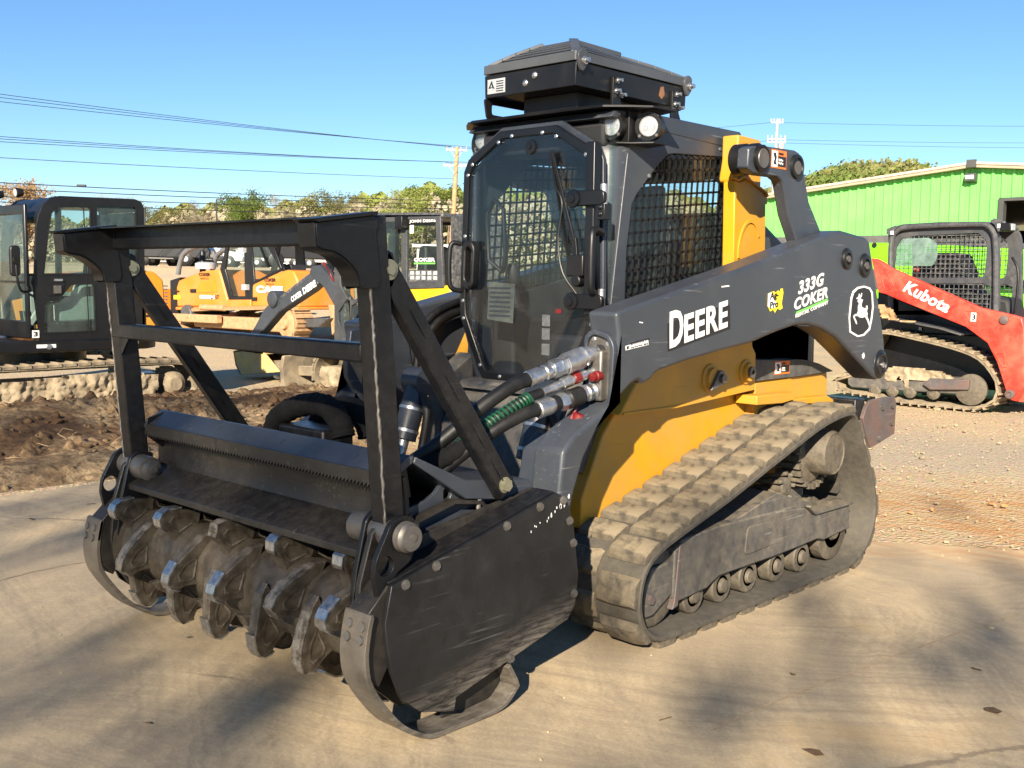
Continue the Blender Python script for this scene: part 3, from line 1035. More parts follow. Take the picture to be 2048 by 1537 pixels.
rol = [roller(y, .135, .083, 'track_roller') for y in (.40, .638, .876, 1.149, 1.406)]
idl = roller(.10, .235, .175, 'front_idler', hub=.35)
idr = roller(1.745, .225, .165, 'rear_idler', hub=.35)
mb = MB()
for k in range(24):
    a = 2 * math.pi * k / 24
    mb.bar((.70, 1.62 + .17 * math.cos(a), .645 + .17 * math.sin(a)), (.85, 1.62 + .17 * math.cos(a), .645 + .17 * math.sin(a)), .028, .028)
mb.lathe((.72, 1.62, .645), (1, 0, 0), [(0, .15), (.02, .16), (.10, .16), (.12, .13)], 32)
spr = mb.build('drive_sprocket', M['roller'], LD)
MB().lathe((.80, 1.64, .665), (1, 0, 0), [(0, .125), (.135, .120), (.150, .112), (.150, .108), (.144, .106), (.144, .01)], 36).build('drive_motor', M['roller'], LD, smooth=40)
mb = MB()
for k in range(7):
    a = R(k * 51)
    mb.bar((.70, 1.28 + .03 * math.cos(a), .52 + .03 * math.sin(a)), (.88, 1.28 + .075 * math.cos(a), .52 + .075 * math.sin(a)), .03, .02)
mb.lathe((.80, 1.28, .52), (1, 0, 0), [(0, .05), (.07, .05), (.08, .03)], 14)
mb.build('mud_packed_bracket', M['roller'], LD, bevel=.006)
for o in [tf, fork, idl, idr, spr] + rol:
    mirror(o)
MB().box(-.74, .74, .15, 1.7, .27, .45).build('belly_frame', M['frame_grey'], LD, bevel=.01)

# ---------------------------------------------------------------- chassis
ch = MB().prism('X', -.56, .56, [(.0, .45), (.0, .58), (.06, .70), (.14, .86), (.28, 1.02), (1.36, 1.02), (1.43, .99), (1.50, .90), (2.2, .87), (2.2, .55), (1.9, .45)]).build('chassis', M['yellow'], LD, bevel=.008)
up_pl = [(.18, .955), (.30, 1.10), (.42, 1.30), (1.28, 1.36), (1.31, 1.23), (1.345, 1.19), (1.352, 1.02), (1.335, 1.0), (.62, .955)]
pl = MB().prism('X', .50, .625, up_pl).build('side_plate', M['yellow'], LD, bevel=.008)
MB().strip('X', .55, .632, [(.20, .955), (.62, .957), (1.335, 1.0)], .012).build('folded_lip', M['yellow'], pl, bevel=.002)
mirror(pl)
def boss(x, y, z, r, name='pivot_boss', mt='yellow'):
    o = MB().lathe((x, y, z), (1, 0, 0), [(0, r * 1.35), (.012, r * 1.3), (.016, r), (.035, r * .95), (.036, r * .2)], 28).build(name, M[mt], LD)
    return o
b1 = boss(.622, .905, 1.085, .055)
MB().prism('X', .655, .675, round_poly([(.845, 1.025), (.985, 1.06), (.97, 1.12), (.93, 1.13)], .02)).build('pin_keeper', M['dark_steel'], b1, bevel=.003)
MB().cyl((.655, .945, 1.085), (.69, .945, 1.085), .022, n=18).build('pivot_pin', M['dark_steel'], b1)
b2 = boss(.622, 1.245, 1.10, .05)
MB().pipe((.64, 1.245, 1.10), (.672, 1.245, 1.10), .03, .012).build('pivot_pin', M['dark_steel'], b2)
mb = MB().box(.10, .50, 1.30, 2.15, 1.0, 1.45)
mb.build('engine_bay', M['dark_inside'], LD)
ep = MB().prism('X', .50, .62, [(1.337, 1.16), (1.702, 1.141), (1.8, 1.142), (1.923, 1.131), (2.061, 1.106), (2.234, 1.056), (2.234, 1.051), (1.829, 1.044), (1.35, 1.043)]).build('engine_side_panel', M['charcoal_dirty'], LD, bevel=.006)
MB().prism('X', .30, .60, [(1.36, 1.04), (2.20, 1.045), (2.22, .86), (2.22, .80), (1.36, .86)]).build('rear_frame', M['yellow'], LD, bevel=.005)
MB().prism('X', .598, .618, [(1.36, 1.03), (1.75, 1.035), (1.75, .86), (1.36, .86)]).build('frame_plate', M['yellow'], LD, bevel=.003)
MB().prism('X', .57, .70, [(1.243, 0.978), (1.614, 0.976), (1.665, 0.935), (1.514, 0.921), (1.246, 0.931)]).build('step_plate', M['yellow'], LD, bevel=.004)
MB().prism('X', .57, .66, [(1.702, 0.928), (2.104, 0.918), (2.177, 0.892), (2.179, 0.869), (1.704, 0.901)]).build('step_plate', M['yellow'], LD, bevel=.004)
mb = MB().box(-.62, .78, 2.22, 2.34, .66, .90)
mb.build('rear_bumper', M['black'], LD, bevel=.01)
bpr = MB().prism('X', .78, .805, [(2.311, 0.855), (2.373, 0.886), (2.597, 0.89), (2.693, 0.887), (2.719, 0.845), (2.714, 0.655), (2.39, 0.597), (2.304, 0.719), (2.268, 0.787)]).build('bumper_guard', M['rust'], LD, bevel=.004)
mb = MB()
for (y, z) in [(2.516, 0.833), (2.654, 0.833), (2.65, 0.729), (2.492, 0.647)]:
    bolt(mb, (.806, y, z), (1, 0, 0), .017, .012)
mb.build('guard_bolts', M['dark_steel'], bpr)
mirror(bpr)
MB().box(-.5, .5, 1.45, 2.22, 1.0, 1.52).build('engine_hood', M['charcoal'], LD, bevel=.03)
MB().prism('X', -.49, .49, [(1.38, 1.45), (1.38, 1.95), (1.6, 1.9), (2.24, 1.6), (2.26, 1.0), (2.0, 1.0)]).build('rear_door', M['charcoal'], LD, bevel=.02)

# ---------------------------------------------------------------- rear tower and links
tw = MB().prism('X', .49, .585, [(1.16, 2.315), (1.202, 2.315), (1.376, 2.31), (1.395, 2.282), (1.399, 2.042), (1.424, 2.002), (1.144, 2.078), (1.138, 2.097), (1.159, 2.192)]).build('rear_tower', M['yellow'], LD, bevel=.008)
MB().prism('X', .53, .60, [(1.119, 2.08), (1.166, 2.076), (1.226, 2.098), (1.441, 2.031), (1.45, 1.983), (1.43, 1.977), (1.445, 1.7), (1.333, 1.675), (1.133, 1.637)]).build('tower_panel', M['yellow'], tw, bevel=.006)
MB().strip('X', .585, .612, [(1.098, 2.088), (1.14, 2.076), (1.204, 2.101), (1.418, 2.034), (1.43, 2.017)], .010).build('panel_lip', M['yellow'], tw, bevel=.002)
ay, az = [(1.279, 1.705)][0]
MB().prism('X', .600, .607, [(ay + .115 * math.cos(R(a)), az + .185 * math.sin(R(a))) for a in range(35, 186, 10)] + [(ay + .10 * math.cos(R(a)), az + .17 * math.sin(R(a))) for a in range(185, 34, -10)]).build('pressed_rib', M['yellow'], tw)
hy, hz = [(1.277, 1.682)][0]
MB().cyl((.598, hy, hz), (.6035, hy, hz), .014, n=16).build('hole', M['decal_black'], tw)
mirror(tw)
link_o = [(0.913, 2.208), (0.948, 2.221), (1.085, 2.233), (1.355, 2.24), (1.401, 2.23), (1.429, 2.203), (1.525, 1.99), (1.685, 1.825), (1.717, 1.774), (1.459, 1.724), (1.425, 1.769), (1.312, 1.913), (1.251, 2.06), (1.23, 2.081), (1.19, 2.094), (1.039, 2.091), (0.948, 2.096), (0.906, 2.118)]
lk = MB().prism('X', .735, .80, link_o).build('upper_link', M['charcoal'], LD, bevel=.008)
py, pz = [(1.018, 2.167)][0]
pv = MB().lathe((.665, py, pz), (1, 0, 0), [(0, .078), (.06, .078), (.065, .070), (.085, .070), (.09, .076), (.125, .076), (.13, .066), (.152, .066), (.158, .058), (.152, .05), (.152, .01)], 36).build('pivot_drum', M['plain_black'], lk, smooth=30)
MB().lathe((.818, py, pz), (1, 0, 0), [(0, .049), (.004, .046), (.005, .01)], 28).build('pivot_cap', M['dark_steel'], lk)
p2y, p2z = [(1.368, 2.158)][0]
MB().lathe((.80, p2y, p2z), (1, 0, 0), [(0, .062), (.016, .060), (.018, .045), (.010, .042), (.010, .01)], 28).build('link_pin', M['plain_black'], lk)
MB().cyl((.808, p2y + .004, p2z - .006), (.814, p2y + .004, p2z - .006), .034, n=20).build('pin_face', M['dark_steel'], lk)
mirror(lk)
def warning(parent, pts_y, z0, z1, x):
    """Orange-headed safety decal on a face turned to +x."""
    y0, y1 = pts_y
    MB().box(x, x + .0012, y0, y1, z0, z1).build('safety_decal', M['decal_orange'], parent)
    MB().box(x + .001, x + .0022, y0 + .005, y0 + (y1 - y0) * .40, z0 + .006, z1 - .006).build('decal_picture', M['white'], parent)
    MB().prism('X', x + .002, x + .003, [(y0 + (y1 - y0) * .12, z0 + .02), (y0 + (y1 - y0) * .2, z0 + (z1 - z0) * .5), (y0 + (y1 - y0) * .1, z0 + (z1 - z0) * .8), (y0 + (y1 - y0) * .26, z1 - .014), (y0 + (y1 - y0) * .33, z0 + (z1 - z0) * .6), (y0 + (y1 - y0) * .28, z0 + (z1 - z0) * .35), (y0 + (y1 - y0) * .35, z0 + .016)]).build('decal_figure', M['decal_black'], parent)
    MB().box(x + .001, x + .0022, y0 + (y1 - y0) * .44, y1 - .005, z0 + .010, z0 + (z1 - z0) * .68).build('decal_field', M['decal_black'], parent)
    h = (z1 - z0)
    text('decal_words', 'WARNING', M['decal_black'], parent, (x + .0026, y0 + (y1 - y0) * .46, z0 + h * .76), (0, 1, 0), (0, 0, 1), h * .15, sx=.72, bold=.0006)
    text('decal_words', 'Pinch Area\nKeep Away', M['white'], parent, (x + .0030, y0 + (y1 - y0) * .47, z0 + h * .42), (0, 1, 0), (0, 0, 1), h * .17, sx=.60, bold=.0004)
wq = [(1.12, 2.134), (1.267, 2.224)]
warning(lk, (wq[0][0], wq[1][0]), wq[0][1], wq[1][1], .801)
wq = [(1.55, 1.067), (1.714, 1.139)]
warning(ep, (wq[0][0], wq[1][0]), wq[0][1], wq[1][1], .621)

# ---------------------------------------------------------------- lift arms
arm_top = [(-0.216, 1.433), (-0.174, 1.444), (0.174, 1.517), (0.576, 1.6), (0.927, 1.676), (1.62, 1.835), (1.71, 1.849), (1.999, 1.823), (2.046, 1.8), (2.288, 1.257), (2.309, 1.163), (2.308, 1.079), (2.274, 1.039), (2.229, 1.02), (2.142, 1.06), (1.868, 1.198), (1.691, 1.283), (1.524, 1.334), (1.383, 1.356), (1.25, 1.354), (1.06, 1.324), (0.822, 1.276), (0.632, 1.256), (0.312, 1.218), (0.09, 1.182), (0.05, 1.164), (0.039, 1.151), (-0.023, 1.13), (-0.04, 1.145), (-0.063, 1.15), (-0.107, 1.135), (-0.243, 1.048), (-0.364, 0.98)]
arm_o = arm_top[:-1] + [(-.33, .955), (-.40, .86), (-.46, .72), (-.48, .64), (-.56, .64), (-.53, .90), (-.46, .96), (-.30, 1.03), (-.195, 1.075), (-.195, 1.345)]
arm = MB().prism('X', .745, .90, arm_o).build('lift_arm', M['charcoal'], LD, bevel=.016, seg=3)
far_arm = mirror(arm)
far_arm.location.z = -.105
MB().prism('X', -.775, -.735, [(-.284, 1.294), (-.309, 1.132), (-.302, 1.056), (-.238, .959), (-.10, .80), (.12, .80), (.15, 1.0), (.08, 1.33), (-.05, 1.335)]).build('arm_cover', M['charcoal'], far_arm, bevel=.006).location.z = .105
# inner flange along the rear arch, seen from below
MB().strip('X', .76, .885, [(1.296, 1.349), (1.5, 1.342), (1.701, 1.293), (1.918, 1.191), (2.149, 1.067), (2.209, 1.033)], .010).build('arch_flange', M['charcoal'], arm, bevel=.002)
def armpin(zx, zy, r):
    pass
for (y, z), r in zip([(1.77, 1.7), (1.991, 1.669)], (.052, .060)):
    o = MB().lathe((.896, y, z), (1, 0, 0), [(0, r * 1.15), (.006, r * 1.12), (.009, r), (.018, r * .95), (.020, r * .62), (.010, r * .58), (.010, r * .05)], 30).build('arm_pin', M['plain_black'], arm, smooth=30)
    MB().cyl((.905, y + .008, z), (.914, y + .008, z), r * .34, n=16).build('pin_face', M['dark_steel'], o)
(y, z), = [(2.254, 1.112)]
o = MB().lathe((.896, y, z), (1, 0, 0), [(0, .085), (.006, .082), (.012, .066), (.020, .06), (.020, .05), (.012, .045), (.012, .01)], 32).build('arm_pin', M['plain_black'], arm, smooth=30)
MB().cyl((.907, y + .006, z - .005), (.916, y + .006, z - .005), .016, n=14).build('pin_face', M['steel'], o)
# coupler recess on the arm's front end
cf = MB().prism('Y', -.222, -.192, round_poly([(.742, 1.01), (.735, 1.33), (.775, 1.365), (.865, 1.345), (.895, 1.30), (.885, 1.06), (.84, 1.0)], .03), [round_poly([(.757, 1.03), (.752, 1.315), (.785, 1.342), (.855, 1.325), (.875, 1.29), (.866, 1.07), (.832, 1.018)], .025)]).build('coupler_frame', M['navy'], arm, bevel=.004)
cp = MB().prism('Y', -.205, -.193, round_poly([(.757, 1.03), (.752, 1.315), (.785, 1.342), (.855, 1.325), (.875, 1.29), (.866, 1.07), (.832, 1.018)], .025)).build('coupler_plate', M['dark_steel'], arm)
MB().prism('Y', -.209, -.204, round_poly([(.785, 1.06), (.788, 1.30), (.835, 1.30), (.850, 1.22), (.848, 1.08)], .02)).build('plate_opening', M['dark_inside'], cp)
mb = MB()
for x, z in ((.778, 1.322), (.852, 1.305), (.848, 1.045)):
    bolt(mb, (x, -.206, z), (0, -1, 0), .009, .006)
mb.build('plate_bolts', M['steel'], cp)
mb = MB().box(.775, .85, -.245, -.19, 1.07, 1.28)
mb.build('coupler_block', M['dark_steel'], cp, bevel=.01)

# ---------------------------------------------------------------- markings on the arm
XA = .9008
def arm_pt(px):
    return Vector((XA, px[0], px[1]))
def quad_decal(name, pts, x, mt, parent, th=.0012):
    return MB().prism('X', x, x + th, pts).build(name, mt, parent)
dq = [(0.147, 1.263), (0.637, 1.351), (0.626, 1.461), (0.326, 1.427), (0.139, 1.382)]
quad_decal('name_plate', dq, XA, M['decal_black'], arm)
a, b = [(0.156, 1.275), (0.625, 1.363)]
ux = Vector((0, b[0] - a[0], b[1] - a[1]))
wD = ux.length
text('name_lettering', 'D', M['decal_white'], arm, (XA + .0016, a[0], a[1]), ux, (0, -.03, 1), .2, bold=.006, fit=(wD * .215, .158))
a2, = [(0.266, 1.295)]
text('name_lettering', 'EERE', M['decal_white'], arm, (XA + .0016, a2[0], a2[1]), ux, (0, -.03, 1), .2, bold=.006, sp=1.08, fit=(wD * .735, .124))
a, b = [(1.261, 1.507), (1.521, 1.558)]
ux2 = Vector((0, b[0] - a[0], b[1] - a[1]))
text('model_number', '333G', M['decal_white'], arm, (XA + .001, a[0], a[1]), ux2, (0, .05, 1), .1, bold=.0035, sp=1.12, shear=.1, fit=(ux2.length * 1.0, .068))
a, b = [(1.224, 1.427), (1.576, 1.493)]
ux3 = Vector((0, b[0] - a[0], b[1] - a[1]))
text('rental_lettering', 'COKER', M['decal_white'], arm, (XA + .001, a[0], a[1]), ux3, (0, .05, 1), .1, bold=.0035, sp=1.1, shear=.08, fit=(ux3.length * 1.0, .062))
gl_ = [(1.245, 1.409), (1.564, 1.472), (1.58, 1.491), (1.252, 1.423)]
quad_decal('green_stripe', gl_, XA, M['decal_green'], arm)
a, b = [(1.243, 1.391), (1.583, 1.46)]
text('rental_lettering', 'RENTAL COMPANY', M['decal_white'], arm, (XA + .001, a[0], a[1]), Vector((0, b[0] - a[0], b[1] - a[1])), (0, .05, 1), .034, bold=.001, sp=1.1, fit=((Vector(b) - Vector(a)).length, .020))
mp = [(0.966, 1.513), (1.017, 1.525), (1.037, 1.517), (1.06, 1.529), (1.081, 1.52), (1.084, 1.537), (1.103, 1.539), (1.111, 1.518), (1.099, 1.466), (1.11, 1.442), (1.083, 1.433), (1.059, 1.441), (1.037, 1.419), (1.018, 1.435), (0.991, 1.426), (0.967, 1.451)]
quad_decal('dealer_sticker', mp, XA, M['decal_yellow'], arm)
mp2 = [(0.966, 1.513), (1.008, 1.521), (1.012, 1.502), (1.023, 1.482), (1.043, 1.47), (1.041, 1.447), (1.005, 1.441), (0.967, 1.451)]
quad_decal('sticker_field', mp2, XA + .001, M['white'], arm)  # white field printed on the sticker
a, = [(0.969, 1.473)]
text('sticker_words', 'Ag-\nPro', M['decal_black'], arm, (XA + .0026, a[0] + .010, a[1] - .035), (0, 1, .12), (0, .04, 1), .062, bold=.002, fit=(.085, .080))
oval = [(1.845, 1.304), (1.826, 1.384), (1.838, 1.493), (1.859, 1.529), (1.913, 1.551), (1.993, 1.559), (2.069, 1.549), (2.106, 1.523), (2.127, 1.44), (2.117, 1.373), (2.095, 1.313), (2.023, 1.281), (1.941, 1.276)]
oval_in = [(1.86, 1.311), (1.843, 1.38), (1.858, 1.486), (1.876, 1.518), (1.922, 1.54), (1.994, 1.549), (2.059, 1.539), (2.09, 1.515), (2.108, 1.44), (2.098, 1.377), (2.077, 1.321), (2.013, 1.291), (1.948, 1.285)]
quad_decal('emblem_field', oval, XA - .0004, M['decal_black'], arm, .001)
MB().prism('X', XA + .0002, XA + .0016, oval, [oval_in]).build('emblem_border', M['decal_white'], arm)
deer = [(1.921, 1.471), (1.928, 1.482), (1.938, 1.493), (1.911, 1.484), (1.903, 1.488), (1.931, 1.499), (1.936, 1.515), (1.944, 1.513), (1.947, 1.499), (1.959, 1.507), (1.965, 1.519), (1.973, 1.516), (1.97, 1.502), (1.955, 1.489), (1.968, 1.484), (1.988, 1.482), (1.98, 1.471), (1.971, 1.456), (1.978, 1.441), (2.006, 1.435), (2.027, 1.432), (2.032, 1.448), (2.045, 1.45), (2.05, 1.432), (2.041, 1.418), (2.053, 1.403), (2.048, 1.389), (2.072, 1.366), (2.089, 1.332), (2.077, 1.334), (2.05, 1.365), (2.02, 1.387), (1.995, 1.382), (1.954, 1.384), (1.937, 1.391), (1.904, 1.394), (1.894, 1.387), (1.919, 1.365), (1.929, 1.347), (1.917, 1.348), (1.885, 1.38), (1.877, 1.392), (1.896, 1.402), (1.924, 1.405), (1.934, 1.419), (1.929, 1.442), (1.941, 1.46)]
quad_decal('leaping_deer', deer, XA + .0012, M['decal_white'], arm)
tg = [(-0.154, 1.297), (0, 1.319), (0.004, 1.297), (-0.151, 1.279)]
quad_decal('stock_label', tg, XA, M['white'], arm)
a, b = [(-0.122, 1.292), (-0.014, 1.306)]
text('stock_number', 'ES00634\nwww.es', M['decal_black'], arm, (XA + .002, a[0], a[1] - .008), Vector((0, b[0] - a[0], b[1] - a[1])), (0, 0, 1), .016, fit=(.13, .026))
quad_decal('stock_mark', [(-0.146, 1.295), (-0.133, 1.297), (-0.133, 1.285), (-0.146, 1.283)], XA + .001, M['decal_black'], arm)
for k, q in enumerate(([(0.55, 1.546), (0.613, 1.551), (0.618, 1.545), (0.553, 1.54)], [(-0.065, 1.395), (-0.038, 1.392), (-0.04, 1.388), (-0.062, 1.39)], [(2.01, 1.175), (2.032, 1.187), (2.045, 1.168), (2.033, 1.151), (2.016, 1.157)])):
    quad_decal('paint_chip', q, XA - .0002, M['white'], arm)

# ---------------------------------------------------------------- cab
side_o = [(.275, 1.10), (.29, 1.43), (.328, 1.709), (.40, 2.205), (.42, 2.30), (.50, 2.345), (1.37, 2.349), (1.365, 1.10)]
win = [(1.268, 2.219), (1.28, 2.194), (1.268, 1.707), (1.267, 1.615), (0.442, 1.449), (0.397, 1.435), (0.403, 1.711), (0.433, 1.924), (0.471, 1.974), (0.646, 2.133), (0.717, 2.182), (0.766, 2.19)]
cab = MB().prism('X', .452, .47, side_o, [win]).build('cab_side', M['charcoal'], LD, bevel=.004)
msh = MB()
wy0, wy1 = min(p[0] for p in win), max(p[0] for p in win)
wz0, wz1 = min(p[1] for p in win), max(p[1] for p in win)
def clip_seg(p, q, poly):
    """Portions of the segment inside the polygon."""
    ts = [0, 1]
    d = (q[0] - p[0], q[1] - p[1])
    n = len(poly)
    for i in range(n):
        a, b = poly[i], poly[(i + 1) % n]
        e = (b[0] - a[0], b[1] - a[1])
        den = d[0] * e[1] - d[1] * e[0]
        if abs(den) < 1e-12:
            continue
        t = ((a[0] - p[0]) * e[1] - (a[1] - p[1]) * e[0]) / den
        u = ((a[0] - p[0]) * d[1] - (a[1] - p[1]) * d[0]) / den
        if 0 <= u < 1 and 0 < t < 1:
            ts.append(t)
    ts.sort()
    out = []
    for a, b in zip(ts, ts[1:]):
        m = (a + b) / 2
        x, y = p[0] + d[0] * m, p[1] + d[1] * m
        ins = False
        j = n - 1
        for i in range(n):
            if (poly[i][1] > y) != (poly[j][1] > y) and x < (poly[j][0] - poly[i][0]) * (y - poly[i][1]) / (poly[j][1] - poly[i][1]) + poly[i][0]:
                ins = not ins
            j = i
        if ins and b - a > 1e-4:
            out.append(((p[0] + d[0] * a, p[1] + d[1] * a), (p[0] + d[0] * b, p[1] + d[1] * b)))
    return out
def lattice(mb, axis, h, th, poly, pu, pv, wdt, slope=0.0, lean=0.0):
    """Punched screen: bars along both directions, clipped to the window outline."""
    u0, u1 = min(p[0] for p in poly), max(p[0] for p in poly)
    v0, v1 = min(p[1] for p in poly), max(p[1] for p in poly)
    segs = []
    k = math.ceil((u1 - u0 + abs(lean)) / pu) + 2
    for i in range(-2, k):
        u = u0 + i * pu
        segs += clip_seg((u, v0 - .001), (u + lean, v1 + .001), poly)
    k = math.ceil((v1 - v0 + abs(slope)) / pv) + 2
    for i in range(-6, k):
        v = v0 + i * pv
        segs += clip_seg((u0 - .001, v), (u1 + .001, v + slope), poly)
    for (a, b) in segs:
        pa = {'X': (h, *a), 'Y': (a[0], h, a[1])}[axis]
        pb = {'X': (h, *b), 'Y': (b[0], h, b[1])}[axis]
        mb.bar(pa, pb, wdt if axis == 'X' else wdt, th, up=(1, 0, 0) if axis == 'X' else (0, 1, 0))
lattice(msh, 'X', .463, .006, win, .050, .058, .011, slope=.085, lean=.05)
mso = msh.build('window_screen', M['plain_black'], cab, smooth=0)
inner_glass = MB().box(.440, .443, .29, 1.36, 1.30, 2.28).build('side_glass', M['pane_far'], cab)
cab2 = mirror(cab)
mirror(mso, cab2)
mirror(inner_glass, cab2)
sk = MB().prism('X', .462, .4725, [(.42, 2.30), (.50, 2.347), (1.37, 2.351), (1.368, 2.262), (.62, 2.285)]).build('roof_rail', M['charcoal'], cab, bevel=.004)
mb = MB()
for (y, z) in [(1.173, 2.251), (0.56, 2.065)]:
    bolt(mb, (.471, y, z), (1, 0, 0), .008, .006)
mb.build('side_bolts', M['steel'], cab)
MB().prism('X', -.47, .47, [(.26, 2.31), (.30, 2.345), (.50, 2.36), (1.37, 2.36), (1.37, 2.31), (.5, 2.30)]).build('cab_roof', M['charcoal'], LD, bevel=.008)
rear = [(-.45, 1.30), (.45, 1.30), (.45, 2.32), (-.45, 2.32)]
MB().prism('Y', 1.34, 1.37, rear, [round_poly([(-.36, 1.62), (.36, 1.62), (.36, 2.12), (-.36, 2.12)], .05)]).build('cab_back', M['dark_inside'], LD)
MB().box(-.37, .37, 1.352, 1.356, 1.61, 2.13).build('rear_glass', M['pane_far'], LD)
# front corner posts, from the door opening to the sides
for s in (1, -1):
    o = MB().add([(s * .405, .245, 1.06), (s * .47, .275, 1.06), (s * .47, .40, 2.205), (s * .47, .45, 2.32), (s * .33, .45, 2.335), (s * .19, .262, 2.265), (s * .405, .245, 2.12)], [(0, 1, 2, 6), (6, 2, 3, 4, 5)])
    o = o.build('corner_post', M['charcoal'], LD)
    m = o.modifiers.new('solid', 'SOLIDIFY')
    m.thickness = .02
MB().prism('Y', .235, .26, [(-.34, 1.0), (.34, 1.0), (.468, 1.34), (.47, 1.45), (.452, 2.115), (.418, 2.185), (.195, 2.312), (-.195, 2.312), (-.418, 2.185), (-.452, 2.115), (-.47, 1.45), (-.468, 1.34)], [[(-.30, 1.08), (.30, 1.08), (.435, 1.36), (.44, 1.45), (.41, 2.10), (.38, 2.155), (.20, 2.25), (-.20, 2.25), (-.38, 2.155), (-.41, 2.10), (-.44, 1.45), (-.435, 1.36)]]).build('door_surround', M['navy'], LD, bevel=.004)
d_out = [(-.285, 1.055), (.285, 1.055), (.318, 1.10), (.452, 1.36), (.458, 1.45), (.437, 2.105), (.405, 2.165), (.185, 2.290), (-.185, 2.290), (-.405, 2.165), (-.437, 2.105), (-.458, 1.45), (-.452, 1.36), (-.318, 1.10)]
d_in = [(x * .915, 1.68 + (z - 1.68) * .938) for x, z in d_out]
door = MB().prism('Y', .205, .232, d_out, [d_in]).build('door', M['cab_black'], LD, bevel=.005)
MB().prism('Y', .214, .220, [(x * .93, 1.68 + (z - 1.68) * .95) for x, z in d_out]).build('door_glass', M['pane'], door)
mb = MB()
for x, z in ((.1, 2.26), (.189, 2.236), (.372, 2.139), (.403, 2.087), (.42, 1.78), (.43, 1.45), (.425, 1.36), (.30, 1.125), (.16, 1.075)):
    for s in (1, -1):
        bolt(mb, (s * x, .204, z), (0, -1, 0), .0075, .006)
mb.build('door_bolts', M['steel'], door)
hb = MB().bar((.435, .188, 1.40), (.432, .188, 2.19), .052, .05, up=(0, 1, 0)).build('hinge_post', M['cab_black'], door, bevel=.006)
for z in (1.935, 1.465):
    h = MB().prism('Y', .140, .165, round_poly([(.335, z - .035), (.335, z + .035), (.535, z + .035), (.535, z - .035)], .03)).build('hinge', M['cab_black'], door, bevel=.005)
    MB().lathe((.355, .14, z), (0, -1, 0), [(0, .042), (.008, .040), (.010, .02), (.016, .018)], 22).build('hinge_boss', M['cab_black'], h)
    MB().cyl((.515, .165, z - .09), (.515, .165, z + .06), .017, n=14).build('hinge_pin', M['steel'], h)
    mb = MB()
    for dz in (-.045, -.075):
        bolt(mb, (.515, .140, z + dz), (0, -1, 0), .009, .008)
    mb.box(.492, .538, .142, .19, z - .10, z - .03)
    mb.build('hinge_block', M['cab_black'], h, bevel=.003)
gh = smooth_path([(.475, .21, 1.78), (.49, .13, 1.79), (.50, .105, 1.73), (.50, .105, 1.56), (.49, .13, 1.51), (.475, .21, 1.50)], 6)
MB().tube(gh, .0165, 12).build('grab_handle', M['plain_black'], LD)
gh = smooth_path([(-.45, .205, 1.74), (-.468, .165, 1.745), (-.478, .15, 1.70), (-.478, .15, 1.55), (-.468, .165, 1.51), (-.45, .205, 1.50)], 6)
MB().tube(gh, .013, 12).build('grab_handle', M['plain_black'], LD)
lh = MB().prism('Y', .165, .208, round_poly([(-.40, 1.52), (-.36, 1.50), (-.325, 1.53), (-.315, 1.72), (-.34, 1.755), (-.385, 1.755), (-.405, 1.73)], .03), [round_poly([(-.385, 1.56), (-.36, 1.54), (-.345, 1.56), (-.335, 1.70), (-.36, 1.725), (-.38, 1.71)], .012)]).build('door_latch', M['plain_black'], door, bevel=.008)
kb = MB().lathe((.02, .212, 2.20), (0, -1, 0), [(0, .036), (.006, .034), (.008, .012), (.014, .010)], 24).build('wiper_pivot_cover', M['cab_black'], door)
wp = MB().bar((.33, .185, 1.74), (.175, .190, 2.17), .016, .012, up=(0, 1, 0)).bar((.355, .19, 1.57), (.33, .19, 1.76), .02, .018, up=(0, 1, 0)).build('wiper_arm', M['plain_black'], door, bevel=.002)
MB().bar((.30, .196, 1.62), (.165, .198, 2.16), .008, .022, up=(0, 1, 0)).build('wiper_blade', M['plain_black'], wp)
MB().tube(smooth_path([(.35, .185, 1.50), (.27, .175, 1.60), (.235, .18, 1.75), (.25, .185, 1.92), (.20, .19, 2.0)], 6), .005, 6).build('washer_hose', M['plain_black'], wp)
MB().box(.30, .40, .165, .21, 1.58, 1.68).cyl((.36, .16, 1.56), (.36, .215, 1.56), .028, n=16).build('wiper_motor', M['plain_black'], door, bevel=.006)
# stickers on the door glass
st = MB().prism('Y', .2105, .2135, [(-.26, 1.36), (-.08, 1.345), (-.07, 1.54), (-.25, 1.55)]).build('glass_sticker', surf('faded_sticker', (0.085, 0.10, 0.085), 0.6, var=0.3, vscale=30), door)
for k in range(7):
    MB().box(-.245, -.10, .2095, .2104, 1.375 + k * .023, 1.385 + k * .023).build('sticker_line', M['charcoal'], st)
for z0 in (1.20, 1.275, 1.34):
    MB().box(.115, .165, .2105, .2135, z0, z0 + .055).build('glass_sticker', surf('grey_sticker', (0.10, 0.105, 0.11), .5, var=.3, vscale=60), door)
MB().box(.20, .235, .2105, .2135, 1.405, 1.425).build('glass_sticker', M['red_plastic'], door)
